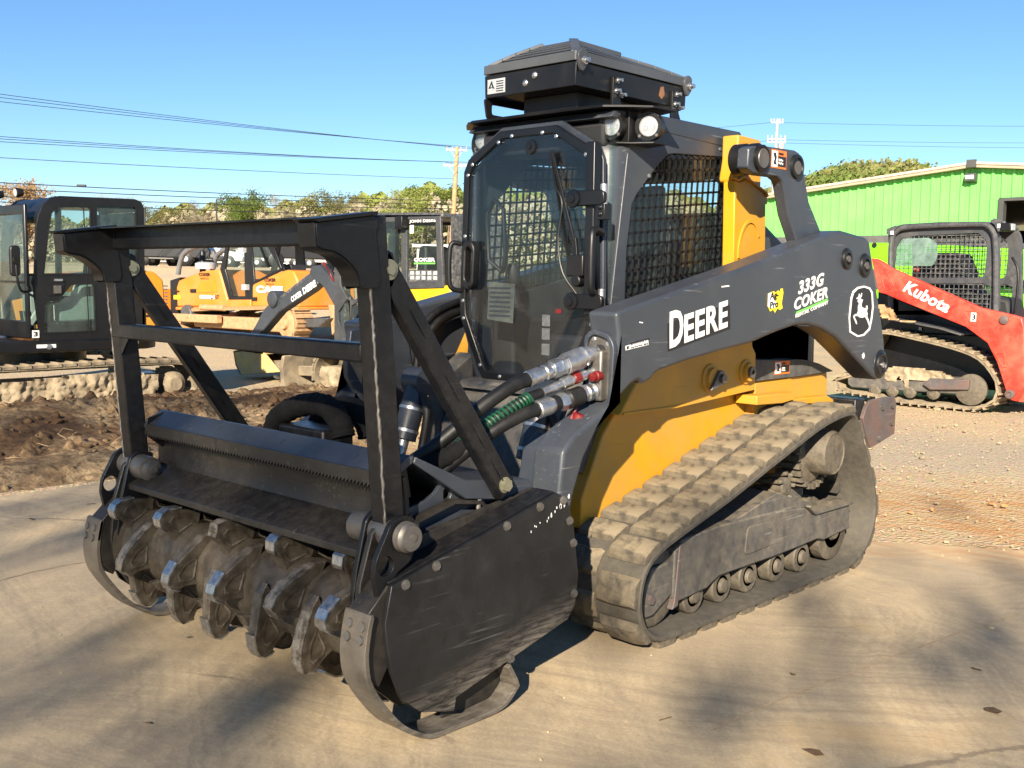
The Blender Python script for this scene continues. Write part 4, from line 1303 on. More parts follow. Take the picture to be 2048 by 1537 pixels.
# inside the cab
seat = MB().prism('X', -.24, .24, round_poly([(.62, 1.12), (.60, 1.28), (1.02, 1.24), (1.06, 1.12)], .04)).prism('X', -.23, .23, round_poly([(1.0, 1.24), (1.10, 1.90), (1.20, 1.90), (1.16, 1.20)], .04)).build('operator_seat', M['seat'], LD, bevel=.02)
MB().prism('X', -.14, .14, round_poly([(1.08, 1.90), (1.11, 2.08), (1.18, 2.08), (1.18, 1.90)], .03)).build('headrest', M['seat'], seat, bevel=.02)
for s in (1, -1):
    MB().box(s * .27, s * .43, .42, 1.2, 1.05, 1.36).build('side_console', M['dark_inside'], LD, bevel=.02)
    j = MB().lathe((s * .32, .50, 1.34), (0, -.15, 1), [(0, .07), (.02, .07), (.04, .055), (.05, .06), (.07, .045), (.08, .05), (.10, .03), (.18, .018), (.20, .03), (.29, .032), (.31, .02)], 18).build('joystick', M['seat'], LD)
MB().box(-.45, .45, .26, 1.36, 1.0, 1.06).build('cab_floor', M['dark_inside'], LD)
MB().box(-.40, .40, .30, .50, 2.18, 2.30).build('headliner', M['dark_inside'], LD, bevel=.02)
MB().tube([(-.30, .36, 1.60), (-.38, .34, 1.66), (-.40, .34, 1.90), (-.35, .34, 1.97), (-.28, .34, 1.92), (-.26, .34, 1.68), (-.30, .36, 1.60)], .012, 8).build('grab_loop', M['plain_black'], LD)

# front sill and footwell below the door
MB().prism('X', -.38, .38, [(.26, 1.06), (.14, 1.05), (.10, 1.0), (.02, .86), (-.03, .62), (.10, .55), (.26, .55)]).build('footwell', M['charcoal_dirty'], LD, bevel=.012)
MB().prism('X', -.36, .36, [(.19, 1.045), (.10, 1.035), (.06, 1.02), (.12, 1.01), (.19, 1.02)]).build('door_sill', M['charcoal_dirty'], LD, bevel=.004)
mirror(MB().prism('X', .40, .52, [(.26, 1.18), (.05, 1.06), (.02, .70), (.26, .60)]).build('front_tower', M['charcoal_dirty'], LD, bevel=.01))

# ---------------------------------------------------------------- roof unit, visor and lamps
MB().prism('X', -.40, .40, [(.20, 2.346), (.22, 2.362), (.60, 2.385), (.60, 2.372), (.24, 2.350)]).build('visor', M['plain_black'], LD, bevel=.002)
ru = MB().prism('Y', .21, 1.10, [(-.295, 2.46), (.295, 2.46), (.299, 2.57), (-.299, 2.57)])
ru.prism('Y', .34, 1.0, [(-.15, 2.36), (.20, 2.36), (.20, 2.46), (-.15, 2.46)])
unit = ru.build('roof_unit', M['plain_black'], LD, bevel=.004)
rim = MB().prism('Z', 2.575, 2.618, round_poly([(-.305, .202), (.305, .202), (.305, 1.13), (-.305, 1.13)], .02), [[(-.27, .24), (-.27, 1.09), (.27, 1.09), (.27, .24)]]).build('unit_rim', M['satin_grey'], unit, bevel=.005)
# louvred cover: four sloping faces rising to a ridge, with raised slats
apx = [(-.10, .42, 2.725), (.10, .42, 2.725), (.09, .80, 2.700), (-.09, .80, 2.700)]
bas = [(-.285, .222, 2.612), (.285, .222, 2.612), (.285, 1.11, 2.612), (-.285, 1.11, 2.612)]
def lerp3(a, b, t):
    return Vector(a).lerp(Vector(b), t)
cv = MB().add([Vector(p) - Vector((0, 0, .005)) for p in bas + apx], [(0, 1, 5, 4), (1, 2, 6, 5), (2, 3, 7, 6), (3, 0, 4, 7), (4, 5, 6, 7)]).build('unit_cover', M['decal_black'], unit)
for q in ((0, 1), (1, 2), (3, 0), (2, 3)):
    a, b = bas[q[0]], bas[q[1]]
    c, d = apx[q[1]], apx[q[0]]
    fn = (Vector(b) - Vector(a)).cross(Vector(d) - Vector(a)).normalized()
    if fn.z < 0:
        fn = -fn
    for k in range(6):
        t = .10 + k * .16
        p, r_ = lerp3(a, d, t), lerp3(b, c, t)
        p, r_ = lerp3(p, r_, .04), lerp3(p, r_, .96)
        bow = fn * (.006 * math.sin(math.pi * t))
        MB().bar(p + bow, r_ + bow, .013, .006, up=fn).build('cover_slat', M['satin_grey'], cv, bevel=.001)
for k in range(4):
    e0, e1 = Vector(bas[k]), Vector(apx[k])
    pts = [e0.lerp(e1, t) + Vector((0, 0, .006 * math.sin(math.pi * t) + .002)) for t in (0, .25, .5, .75, 1)]
    mb = MB()
    for u_, v_ in zip(pts, pts[1:]):
        mb.bar(u_, v_, .045, .016)
    mb.build('cover_rib', M['satin_grey'], cv, bevel=.003)
MB().prism('Z', 2.700, 2.728, round_poly([(p[0] * 1.2, p[1]) for p in apx], .02)).build('cover_cap', M['satin_grey'], cv, bevel=.006)
for y in (.235, 1.09):
    lt = MB().prism('X', .300, .318, round_poly([(y - .035, 2.60), (y + .0, 2.635), (y + .035, 2.62), (y + .035, 2.56), (y + .0, 2.52), (y - .02, 2.55)], .015)).build('corner_latch', M['satin_grey'], unit, bevel=.003)
    MB().lathe((.318, y + .01, 2.575), (1, 0, 0), [(0, .020), (.010, .019), (.012, .012), (.03, .012)], 16).build('latch_knob', M['steel'], lt)
for y in (.50, .99):
    br = MB().prism('X', .296, .312, [(y - .03, 2.36), (y - .03, 2.535), (y + .03, 2.535), (y + .03, 2.43), (y + .07, 2.36)]).build('unit_bracket', M['plain_black'], unit, bevel=.002)
    mb = MB()
    for dy, dz in ((-.012, .47), (.03, .455), (.0, .52)):
        mb.cut().cyl((.30, y + dy, 2 + dz), (.345, y + dy, 2 + dz), .009, n=10)
        mb.cyl((.312, y + dy, 2 + dz), (.322, y + dy, 2 + dz), .014, n=6)
    mb.build('bracket_bolts', M['steel'], br)
mb = MB().prism('X', -.296, -.284, round_poly([(.22, 2.36), (.20, 2.46), (.80, 2.46), (.80, 2.36)], .02), [round_poly([(.25, 2.385), (.25, 2.435), (.75, 2.435), (.75, 2.385)], .015)])
mb.build('unit_side_rail', M['plain_black'], unit)
pl_ = MB().box(-.275, -.155, .2075, .210, 2.478, 2.548).build('data_plate', M['foil'], unit)
for k in range(5):
    MB().box(-.215, -.165, .2068, .2076, 2.486 + k * .0115, 2.491 + k * .0115).build('plate_line', M['decal_black'], pl_)
MB().prism('Y', .2068, .2076, [(-.268, 2.505), (-.248, 2.505), (-.244, 2.515), (-.240, 2.505), (-.226, 2.50), (-.247, 2.542)], [[(-.255, 2.511), (-.243, 2.511), (-.247, 2.526)]]).build('plate_mark', M['decal_black'], pl_)
mb = MB()
for x, z in ((-.02, 2.505), (.04, 2.535)):
    mb.cut().lathe((x, .210, z), (0, -1, 0), [(0, .017), (.004, .016), (.010, .009), (.011, .001)], 16)
mb.build('unit_bolts', M['steel'], unit)
MB().prism('X', .2975, .2985, [(.86, 2.50), (.875, 2.545), (.90, 2.55), (.91, 2.51), (.885, 2.485)]).build('faded_sticker', surf('brown_sticker', (0.25, 0.12, 0.06), 0.6), unit)
def lamp(cx, cy, cz, dx, parent):
    d = Vector((dx, -1, -.05)).normalized()
    c = Vector((cx, cy, cz))
    h = MB().lathe(c + d * .0, d, [(-.06, .045), (-.05, .062), (.0, .066), (.012, .066), (.012, .050), (-.004, .047), (-.012, .01)], 26).build('lamp_body', M['plain_black'], parent, smooth=30)
    MB().lathe(c + d * -.002, d, [(-.004, .044), (.002, .044), (.0025, .001)], 24).build('reflector', M['foil'], h)
    s = d.cross(Vector((0, 0, 1))).normalized()
    for e in (-1, 1):
        MB().lathe(c + s * e * .018 - Vector((0, 0, .006)), d, [(.0, .014), (.004, .011), (.0045, .001)], 14).build('bulb', M['chrome'], h)
    MB().lathe(c, d, [(.006, .047), (.010, .046), (.013, .03), (.014, .001)], 24).build('lens', M['lens'], h)
    mb = MB()
    for a in (45, 135, 225, 315):
        u = s * math.cos(R(a)) + Vector((0, 0, 1)) * math.sin(R(a))
        bolt(mb, c + u * .060 + d * .010, d, .006, .004)
    mb.build('lamp_bolts', M['dark_steel'], h)
    return h
for s in (1, -1):
    hs = MB().prism('Y', .37, .44, round_poly([(s * .35, 2.36), (s * .345, 2.25), (s * .375, 2.205), (s * .49, 2.195), (s * .49, 2.36)], .02)).prism('Z', 2.195, 2.205, [(s * .37, .335), (s * .45, .33), (s * .50, .38), (s * .59, .43), (s * .60, .52), (s * .47, .56), (s * .42, .44)]).build('lamp_housing', M['plain_black'], LD, bevel=.003)
    lamp(s * .425, .325, 2.279, s * .10, hs)
    lamp(s * .556, .435, 2.276, s * .25, hs)
    MB().prism('Z', 2.352, 2.360, [(s * .33, .24), (s * .44, .235), (s * .52, .30), (s * .61, .39), (s * .62, .56), (s * .47, .62), (s * .40, .50)]).build('lamp_hood', M['plain_black'], hs)

# ================================================================ forestry mulcher head
MU = thing('forestry_mulcher', 'black forestry mulcher head with push frame and toothed rotor, mounted on the loader', 'mulcher')

# ---------------------------------------------------------------- housing sides
side_o = [(-1.462, .571), (-.66, .765), (-.603, .738), (-.56, .642), (-.524, .429), (-.538, .316), (-.582, .264), (-1.169, .119), (-1.178, .072), (-1.331, .112),
          (-1.418, .185), (-1.46, .279), (-1.481, .382), (-1.489, .449)]
inner_o = [(-1.50, .56), (-1.45, .72), (-1.40, .77), (-1.33, .77), (-1.25, .68), (-.66, .77), (-.60, .74), (-.56, .64), (-.53, .42), (-.56, .30), (-.90, .19), (-1.17, .09), (-1.33, .10), (-1.43, .185), (-1.49, .28), (-1.515, .40)]
for s in (1, -1):
    ip = MB().prism('X', min(s * .845, s * .87), max(s * .845, s * .87), inner_o).build('housing_side', M['grimy'], MU, bevel=.004)
    cov = MB().prism('X', min(s * .966, s * .984), max(s * .966, s * .984), side_o).build('side_cover', M['black_panel'], MU, bevel=.003)
    MB().strip('X', min(s * .87, s * .967), max(s * .87, s * .967), [(-1.46, .57), (-.662, .763), (-.605, .736), (-.562, .64), (-.527, .43), (-.54, .318), (-.585, .266)], .010).build('cover_flange', M['black'], cov, bevel=.002)
    MB().strip('X', min(s * .87, s * .967), max(s * .87, s * .967), [(-1.169, .127), (-.585, .270)], .008).build('lower_flange', M['black'], cov)
    mb = MB()
    for (y, z) in ((-1.405, .565), (-1.27, .602), (-.93, .684), (-.755, .728), (-.625, .735), (-.585, .65), (-.56, .56), (-.55, .36), (-.90, .19)):
        b_ = MB()
        bolt(b_, (s * .984, y, z), (s, 0, 0), .014, .010)
        b_.build('cover_bolt', M['dark_steel'], cov)
# paint scribbles left on the near cover
pc = [c for c in MU.children if c.name.startswith('side_cover')][0]
rng = random.Random(11)
for k in range(16):
    y, z = -.80 + .014 * k + rng.uniform(-.006, .006), .640 + .0062 * k + rng.uniform(-.014, .014)
    if 3 < k < 6:
        continue
    a = rng.uniform(0, 6)
    r_ = rng.uniform(.004, .010) * (1.2 if k > 7 else .7)
    MB().prism('X', .9838, .9848, [(y + r_ * .6 * rng.uniform(.5, 1.2) * math.cos(a + t), z + r_ * rng.uniform(.6, 1.3) * math.sin(a + t)) for t in (0, 1.1, 2.2, 3.3, 4.6, 5.5)]).build('paint_mark', M['decal_white'], pc)

# ---------------------------------------------------------------- skid shoes
shoe_c = [(-1.553, .49), (-1.567, .43), (-1.575, .345), (-1.552, .248), (-1.455, .115), (-1.37, .045), (-1.28, .006), (-1.17, .004), (-1.0, .004), (-.915, .020), (-.850, .075), (-.862, .105), (-.90, .168)]
shoe_s = [tuple(p) for p in smooth_path([(a, b, 0) for a, b in shoe_c[:11]], 4)]
shoe_s = [(p[0], p[1]) for p in shoe_s] + [(-.862, .105), (-.90, .168)]
for s in (1, -1):
    sh = MB().strip('X', min(s * .858, s * .988), max(s * .858, s * .988), shoe_s[::-1], -.018).build('skid_shoe', M['shoe'], MU, bevel=.004)
    MB().prism('X', min(s * .858, s * .986), max(s * .858, s * .986), [(-1.572, .405), (-1.551, .494), (-1.535, .492), (-1.556, .40)]).build('shoe_clamp', M['shoe'], sh, bevel=.003)
    for x in (.897, .962):
        for (y, z) in ((-1.556, .452), (-1.566, .410)):
            mb = MB()
            bolt(mb, (s * x, y, z), (0, -.97, .22), .0155, .013)
            mb.build('shoe_bolt', M['dark_steel'], sh)
    MB().prism('X', min(s * .862, s * .966), max(s * .862, s * .966), [(-1.545, .49), (-1.46, .57), (-1.46, .30), (-1.50, .24), (-1.55, .30), (-1.558, .42)]).build('shoe_support', M['grimy'], sh, bevel=.003)
    MB().prism('X', min(s * .90, s * .912), max(s * .90, s * .912), [(-1.15, .11), (-1.17, .022), (-.93, .03), (-.88, .08), (-.90, .17)]).build('shoe_gusset', M['grimy'], sh)

# ---------------------------------------------------------------- lug plates and pins
lug_o = [(-1.345, .775), (-1.40, .79), (-1.445, .765), (-1.505, .655), (-1.512, .60), (-1.50, .545), (-1.485, .47), (-1.455, .53), (-1.42, .60), (-1.36, .63), (-1.325, .70)]
hole = ring(-1.466, .632, .034, 20)
for s in (1, -1):
    lg = MB().prism('X', min(s * .935, s * .957), max(s * .935, s * .957), round_poly(lug_o, .015, 3), [hole]).build('pivot_lug', M['black'], MU, bevel=.004)
    MB().prism('X', min(s * .805, s * .827), max(s * .805, s * .827), round_poly([(-1.33, .775), (-1.40, .79), (-1.44, .76), (-1.48, .60), (-1.51, .42), (-1.44, .40), (-1.33, .60)], .015, 3)).build('pivot_lug', M['black'], MU, bevel=.004)
    pn = MB().lathe((s * .70, -1.39, .718), (s, 0, 0), [(0, .030), (.004, .040), (.018, .040), (.020, .052), (.105, .054), (.112, .048), (.240, .048), (.262, .048), (.262, .052), (.285, .050), (.292, .044), (.300, .042), (.302, .004)], 28).build('pivot_pin', M['dark_steel'], MU, smooth=30)
    mb = MB()
    bolt(mb, (s * 1.002, -1.385, .722), (s, 0, 0), .012, .004)
    bolt(mb, (s * .70, -1.39, .718), (-s, 0, 0), .018, .014)
    mb.build('pin_bolts', M['dark_steel'], pn)

# ---------------------------------------------------------------- push frame
for s in (1, -1):
    pst = MB()
    a, b = Vector((s * .865, -1.375, .70)), Vector((s * .862, -1.462, 1.755))
    pst.bar(a, b, .072, .085, up=(0, 1, 0))
    p_ = pst.build('frame_post', M['black'], MU, bevel=.006)
    # ragged weld bead down the front outer corner
    wl = []
    rr_ = []
    for k in range(60):
        t = .03 + .80 * k / 59
        p = a.lerp(b, t)
        wl.append((s * .899 + rng.uniform(-.0015, .0015), p.y - .0405 + rng.uniform(-.002, .002), p.z))
        rr_.append(.0045 + rng.uniform(-.0012, .0022))
    MB().tube(wl, rr_, 6).build('weld_bead', M['dark_steel'], p_)
    gus = [(-1.702, 1.721), (-1.695, 1.65), (-1.68, 1.643), (-1.631, 1.636), (-1.607, 1.626), (-1.588, 1.614), (-1.569, 1.6), (-1.556, 1.589), (-1.545, 1.576), (-1.537, 1.562), (-1.532, 1.544), (-1.531, 1.532), (-1.521, 1.521), (-1.459, 1.527), (-1.452, 1.558), (-1.471, 1.703), (-1.463, 1.722), (-1.466, 1.739), (-1.479, 1.754)]
    MB().prism('X', min(s * .899, s * .909), max(s * .899, s * .909), gus).prism('X', min(s * .82, s * .829), max(s * .82, s * .829), gus).build('corner_gusset', M['black'], p_, bevel=.003)
    MB().strip('X', min(s * .822, s * .907), max(s * .822, s * .907), [(-1.702, 1.721), (-1.695, 1.65), (-1.68, 1.642), (-1.631, 1.635), (-1.607, 1.624), (-1.588, 1.612), (-1.569, 1.599), (-1.556, 1.588), (-1.545, 1.574), (-1.537, 1.561), (-1.532, 1.543), (-1.531, 1.529)], -.006).build('gusset_edge', M['black'], p_, bevel=.002)
    cap = [(-1.726, 1.731), (-1.473, 1.767), (-1.474, 1.755), (-1.704, 1.721)]
    MB().prism('X', min(s * .812, s * .925), max(s * .812, s * .925), cap).build('gusset_cap', M['black'], p_, bevel=.003)
    # diagonal brace
    c, d = Vector((s * .862, -1.40, 1.585)), Vector((s * .862, -.842, .808))
    dd = (d - c).normalized()
    bc = MB().bar(c - dd * .05, d + dd * .04, .052, .085, up=(0, 1, 0)).build('diagonal_brace', M['black'], MU, bevel=.008)
    nrm = Vector((0, dd.z, -dd.y))
    for t in (.17, .46, .69, .87):
        q = c.lerp(d, t)
        for e in (1, -1):
            MB().tube(smooth_path([q + Vector((e * s * .0265, 0, 0)), q + dd * .04 + Vector((e * s * .0285, 0, 0)), q + dd * .085 + Vector((e * s * .0285, 0, 0)), q + dd * .115 + Vector((e * s * .0255, 0, 0))], 4), .0035, 6).build('weld_bead', M['black'], bc)
    mb = MB()
    for e in (1, -1):
        mb.cut().lathe(c + Vector((e * s * .026, 0, 0)), (e * s, 0, 0), [(0, .034), (.006, .034), (.007, .004)], 22)
    mb.build('brace_washer', surf('plated_washer', (0.30, 0.29, 0.20), 0.5, metal=.5), bc)
    mb = MB()
    for e in (1, -1):
        bolt(mb, d + Vector((e * s * .026, 0, 0)), (e * s, 0, 0), .024, .018)
        bolt(mb, c + Vector((e * s * .032, 0, 0)), (e * s, 0, 0), .018, .010)
    mb.build('brace_bolts', surf('plated_bolt', (0.34, 0.33, 0.24), 0.4, metal=.7), bc)
    MB().prism('X', min(s * .836, s * .888), max(s * .836, s * .888), [(-1.45, 1.66), (-1.38, 1.64), (-1.365, 1.58), (-1.38, 1.53), (-1.45, 1.50)]).build('brace_clevis', M['black'], p_, bevel=.005)
bm_ = MB().prism('X', -.826, .826, [(-1.49, 1.738), (-1.49, 1.668), (-1.48, 1.660), (-1.47, 1.668), (-1.47, 1.724), (-1.40, 1.738), (-1.40, 1.752), (-1.49, 1.752)]).build('top_beam', M['black'], MU, bevel=.003)
MB().prism('X', -.90, .83, [(-1.56, 1.746), (-1.56, 1.752), (-1.40, 1.764), (-1.40, 1.756)]).build('beam_cover', M['black'], bm_)
MB().prism('X', -.90, .828, [(-1.468, 1.345), (-1.468, 1.283), (-1.40, 1.283), (-1.40, 1.345)]).build('middle_bar', M['black'], MU, bevel=.007)
for s in (1, -1):
    MB().prism('Y', -1.46, -1.45, [(s * .826, 1.283), (s * .826, 1.21), (s * .76, 1.283)]).build('bar_gusset', M['black'], MU)

# ---------------------------------------------------------------- hood, comb bar and shelf
tb = MB().prism('X', -.842, .842, [(-1.36, .890), (-1.355, .905), (-1.27, .958), (-1.25, .955), (-1.25, .93), (-1.335, .885), (-1.345, .868)]).build('comb_bar', M['navy'], MU, bevel=.003)
mb = MB()
n = 80
pts = []
for k in range(n):
    x0 = -.80 + 1.6 * k / n
    x1 = -.80 + 1.6 * (k + 1) / n
    pts += [(x0, .848), (x0 + (x1 - x0) * .85, .864)]
mb.prism('Y', -1.368, -1.356, [(-.80, .905)] + pts + [(.80, .862), (.80, .905)])
cmb = mb.build('comb_strip', M['grimy'], tb)
for x in (-.55, -.1, .35):
    MB().prism('X', x, x + .26, [(-1.3615, .899), (-1.300, .9415), (-1.298, .9385), (-1.3595, .896)]).build('wear_plate', M['navy'], tb)
for s in (1, -1):
    MB().prism('X', min(s * .79, s * .80), max(s * .79, s * .80), [(-1.375, .86), (-1.365, .93), (-1.25, .96), (-1.22, .80), (-1.30, .80)]).build('comb_bracket', M['black'], tb, bevel=.003)
hood_p = [(-1.30, .885), (-1.285, .80), (-1.285, .74), (-1.30, .70)]
MB().strip('X', -.845, .845, hood_p, .015).build('deflector', M['grimy'], MU)
shf = MB().prism('X', -.845, .845, [(-1.448, .648), (-1.448, .622), (-1.43, .620), (-1.22, .700), (-1.22, .728), (-1.30, .716)]).build('shelf_plate', M['grimy'], MU, bevel=.004)
MB().box(-.845, .845, -1.275, -1.255, .735, .755).build('shelf_rib', M['grimy'], shf)
mb = MB()
for k in range(14):
    mb.pipe((.66 + k * .008, -1.365, .672), (.664 + k * .008, -1.365, .672), .024, .016, 14)
mb.build('coil_spring', M['dark_steel'], shf)
rear_p = [(-1.22, .72), (-1.05, .76), (-.92, .74), (-.82, .64), (-.78, .50), (-.80, .36), (-.88, .25), (-1.0, .20)]
MB().strip('X', -.845, .845, rear_p, .014).build('hood_shell', M['grimy'], MU, smooth=60)
MB().prism('X', -.845, .845, [(-1.25, .93), (-1.24, .95), (-1.0, .84), (-.66, .80), (-.62, .74), (-.66, .72), (-1.0, .77)]).build('top_deck', M['navy'], MU, bevel=.005)
wave = [(-1.248, 0.764), (-1.153, 0.779), (-1.111, 0.802), (-1.09, 0.823), (-1.055, 0.831), (-1.018, 0.819), (-0.981, 0.787), (-0.929, 0.778), (-0.861, 0.791), (-0.782, 0.797), (-0.677, 0.784), (-0.626, 0.754), (-0.609, 0.729), (-0.934, 0.647), (-1.247, 0.624)]
slot = [(-1.07, 0.802), (-1.062, 0.812), (-1.044, 0.809), (-1.033, 0.797), (-1.032, 0.784), (-1.043, 0.764), (-1.061, 0.764), (-1.07, 0.778)]
wv = MB().prism('X', .785, .803, wave, [slot]).build('hitch_plate', M['navy'], MU, bevel=.003)
mirror(wv)
MB().tube([(.83, -.905, .81), (.835, -.925, .74), (.84, -.93, .68)], .009, 8).build('grease_line', M['dark_steel'], MU)
MB().box(-.30, .02, -1.02, -.86, .74, .93).build('hydraulic_motor', M['black'], MU, bevel=.012)
MB().prism('X', -.62, .62, [(-.70, .62), (-.66, .76), (-.60, .78), (-.54, .74), (-.55, .35), (-.68, .30)]).build('attach_plate', M['navy'], MU, bevel=.01)

# ---------------------------------------------------------------- rotor
RY, RZ = -1.335, .375
ro = MB().lathe((-.842, RY, RZ), (1, 0, 0), [(0, .10), (.02, .185), (.035, .188), (.04, .152)] + [(.05 + .02 * k, .148 + .0035 * math.sin(k * 1.3)) for k in range(1, 79)] + [(1.642, .152), (1.648, .178), (1.664, .175), (1.684, .10)], 40).build('rotor', M['rotor'], MU, smooth=50)
def sc_(l):
    return [(x * 1.05, y * 1.12) for x, y in l]
tp = sc_([(-.150, -.03), (-.125, .004), (-.06, .052), (-.01, .085), (.035, .100), (.062, .098), (.080, .085), (.084, .060), (.066, .030), (.050, -.03)])
tm = MB().prism('Y', -.026, .026, tp).mesh('tooth')
tm.materials.append(M['tooth'])
inset = sc_([(-.050, .014), (-.012, .055), (.030, .074), (.054, .062), (.048, .022), (.030, .006)])
inset2 = sc_([(-.040, .017), (-.009, .049), (.028, .067), (.047, .057), (.041, .025), (.027, .012)])
fm = MB().prism('Y', -.029, .029, inset, [inset2]).mesh('tooth_emboss')
fm.materials.append(M['tooth'])
em = MB().strip('Y', -.028, .028, sc_([(-.015, .0845), (.034, .1005), (.063, .0985), (.081, .086), (.085, .060), (.082, .050)]), .007).mesh('cutting_edge')
em.materials.append(M['edge'])
em2 = MB().strip('Y', -.028, .028, sc_([(-.11, .012), (-.062, .053), (-.012, .086), (.034, .1005), (.063, .0985), (.084, .060)]), .005).mesh('cutting_edge')
em2.materials.append(M['tooth'])
for r_ in range(7):
    ang0 = (62, 8, -46, -98, -150, 158, 108)[r_]
    xs = (-.79, -.43, -.05, .32, .69) if r_ % 2 == 0 else (-.60, -.21, .12, .49, .785)
    if r_ == 2:
        xs = (-.68, -.32, -.04, .30, .60)
    for k, x in enumerate(xs):
        ang = R(ang0 + k * 6 - 6)                           # 0 = towards the front, 90 = up
        rad = Vector((0, -math.cos(ang), math.sin(ang)))
        tan = Vector((0, -math.sin(ang), -math.cos(ang)))   # turning forwards and down
        latv = rad.cross(tan)
        mtx = Matrix((tan, latv, rad)).transposed().to_4x4()
        mtx.translation = Vector((x, RY, RZ)) + rad * .145
        mtx = mtx @ Matrix.Rotation(R(-8), 4, 'Y')
        o = bpy.data.objects.new('tooth', tm)
        C.objects.link(o)
        o.parent = ro
        o.matrix_local = mtx
        bv = o.modifiers.new('bevel', 'BEVEL')
        bv.width, bv.segments = .0035, 2
        for nm, me in (('tooth_emboss', fm), ('cutting_edge', em if (r_ * 7 + k * 5) % 3 != 1 else em2)):
            c = bpy.data.objects.new(nm, me)
            C.objects.link(c)
            c.parent = o

# ---------------------------------------------------------------- hoses of the head
def hose(name, pts, r, mt, n=8, parent=MU, wob=0.0, seg=12):
    P = smooth_path(pts, n)
    rs = [r * (1 + (wob * math.sin(i * 2.1) + wob * .6 * math.sin(i * 5.3) if wob else 0)) for i in range(len(P))]
    return MB().tube(P, rs, seg).build(name, M[mt], parent, smooth=60)
def fitting(p, q, prof, parent, mt='steel', n=18):
    p, q = Vector(p), Vector(q)
    L = (q - p).length
    return MB().lathe(p, q - p, [(t * L, r) for t, r in prof], n).build('hose_fitting', M[mt], parent, smooth=25)
pA0, pA1 = Vector((.800, -.215, 1.272)), Vector((.740, -.545, 1.175))
h1 = hose('pressure_hose', [pA1, pA1 + (pA1 - pA0).normalized() * .10, (.68, -.76, 1.07), (.60, -.90, .94), (.50, -1.0, .84), (.42, -1.04, .80)], .029, 'rubber_hose')
fitting(pA0, pA1, [(0, .026), (.06, .026), (.07, .034), (.18, .034), (.19, .042), (.22, .042), (.23, .036), (.26, .036), (.27, .044), (.50, .044)], h1)
fitting(pA0.lerp(pA1, .26), pA0.lerp(pA1, .50), [(0, .038), (.1, .039), (.9, .039), (1, .037)], h1, 'rubber_hose')
fitting(pA0.lerp(pA1, .50), pA0.lerp(pA1, .72), [(0, .037), (.35, .037), (.36, .034), (.40, .034), (.41, .038), (.9, .039), (.92, .031), (1, .031)], h1, n=6)
fitting(pA0.lerp(pA1, .72), pA1 + (pA1 - pA0).normalized() * .02, [(0, .028), (.1, .032), (.25, .032), (.3, .027), (.45, .027), (.5, .033), (.98, .034), (1, .030)], h1)
pB0, pB1 = Vector((.815, -.225, 1.115)), Vector((.770, -.52, 1.055))
h2 = hose('return_hose', [pB1, pB1 + (pB1 - pB0).normalized() * .09, (.72, -.72, .985), (.66, -.83, .90), (.60, -.92, .82), (.52, -1.0, .78)], .027, 'rubber_hose')
fitting(pB0, pB1, [(0, .034), (.08, .036), (.10, .026), (.14, .036), (.20, .036), (.22, .030), (.30, .030)], h2)
fitting(pB0.lerp(pB1, .28), pB0.lerp(pB1, .56), [(0, .034), (.1, .039), (.5, .038), (.9, .040), (1, .035)], h2, 'rubber_hose')
fitting(pB0.lerp(pB1, .56), pB0.lerp(pB1, .70), [(0, .036), (.5, .040), (1, .036)], h2, n=6)
fitting(pB0.lerp(pB1, .70), pB0.lerp(pB1, .80), [(0, .032), (.5, .034), (1, .030)], h2, 'plain_black')
fitting(pB0.lerp(pB1, .80), pB1 + (pB1 - pB0).normalized() * .02, [(0, .030), (.2, .036), (.95, .037), (1, .033)], h2)
pC0, pC1 = Vector((.805, -.225, 1.195)), Vector((.752, -.50, 1.115))
h3 = hose('case_drain_hose', [pC1, pC1 + (pC1 - pC0).normalized() * .10, (.69, -.74, 1.0), (.62, -.86, .90), (.54, -.96, .80)], .019, 'rubber_hose')
fitting(pC0, pC1, [(0, .016), (.2, .016), (.21, .022), (.34, .022), (.35, .017), (.45, .017), (.46, .024), (.62, .024), (.63, .018), (.98, .017)], h3)
fitting(pC0.lerp(pC1, .30), pC0.lerp(pC1, .42), [(0, .0215), (.1, .0235), (.9, .0235), (1, .0215)], h3, 'red_plastic')
gp = smooth_path([pC1 + (pC1 - pC0).normalized() * .06, (.69, -.74, 1.0), (.62, -.86, .90), (.57, -.93, .83)], 10)
sp_ = []
for i in range(400):
    t = i / 399 * (len(gp) - 1)
    k = min(int(t), len(gp) - 2)
    c0 = gp[k].lerp(gp[k + 1], t - k)
    dv = (gp[k + 1] - gp[k]).normalized()
    a_ = dv.orthogonal().normalized()
    b_ = dv.cross(a_)
    th = i / 399 * 2 * math.pi * 36
    sp_.append(c0 + (a_ * math.cos(th) + b_ * math.sin(th)) * .022)
MB().tube(sp_, .0062, 6).build('spiral_guard', M['green_guard'], h3)
cp0 = Vector((.835, -.235, 1.175))
MB().lathe(cp0, (-.1, -1, -.1), [(0, .022), (.025, .022), (.028, .018), (.045, .018), (.047, .008)], 16).build('dust_cap', M['red_plastic'], h3)
dc = MB().lathe((.80, -.335, .975), (0.25, .2, 1), [(0, .028), (.004, .031), (.045, .031), (.05, .026), (.052, .004)], 18).build('hanging_dust_cap', M['red_plastic'], h2)
MB().tube([(.80, -.33, 1.06), (.795, -.34, 1.03), (.79, -.355, 1.0)], [.003, .006, .012], 8).build('cap_tether', M['red_plastic'], dc)
sl1 = hose('sleeved_hose', [(-0.509, -0.98, 0.802), (-0.405, -0.98, 0.86), (-0.371, -0.98, 0.929), (-0.282, -0.98, 0.983), (-0.154, -0.98, 1.02), (-0.041, -0.98, 1.03), (0.029, -0.98, 1.012), (0.088, -0.98, 0.958), (0.107, -0.98, 0.911)], .048, 'sleeve', wob=.05)
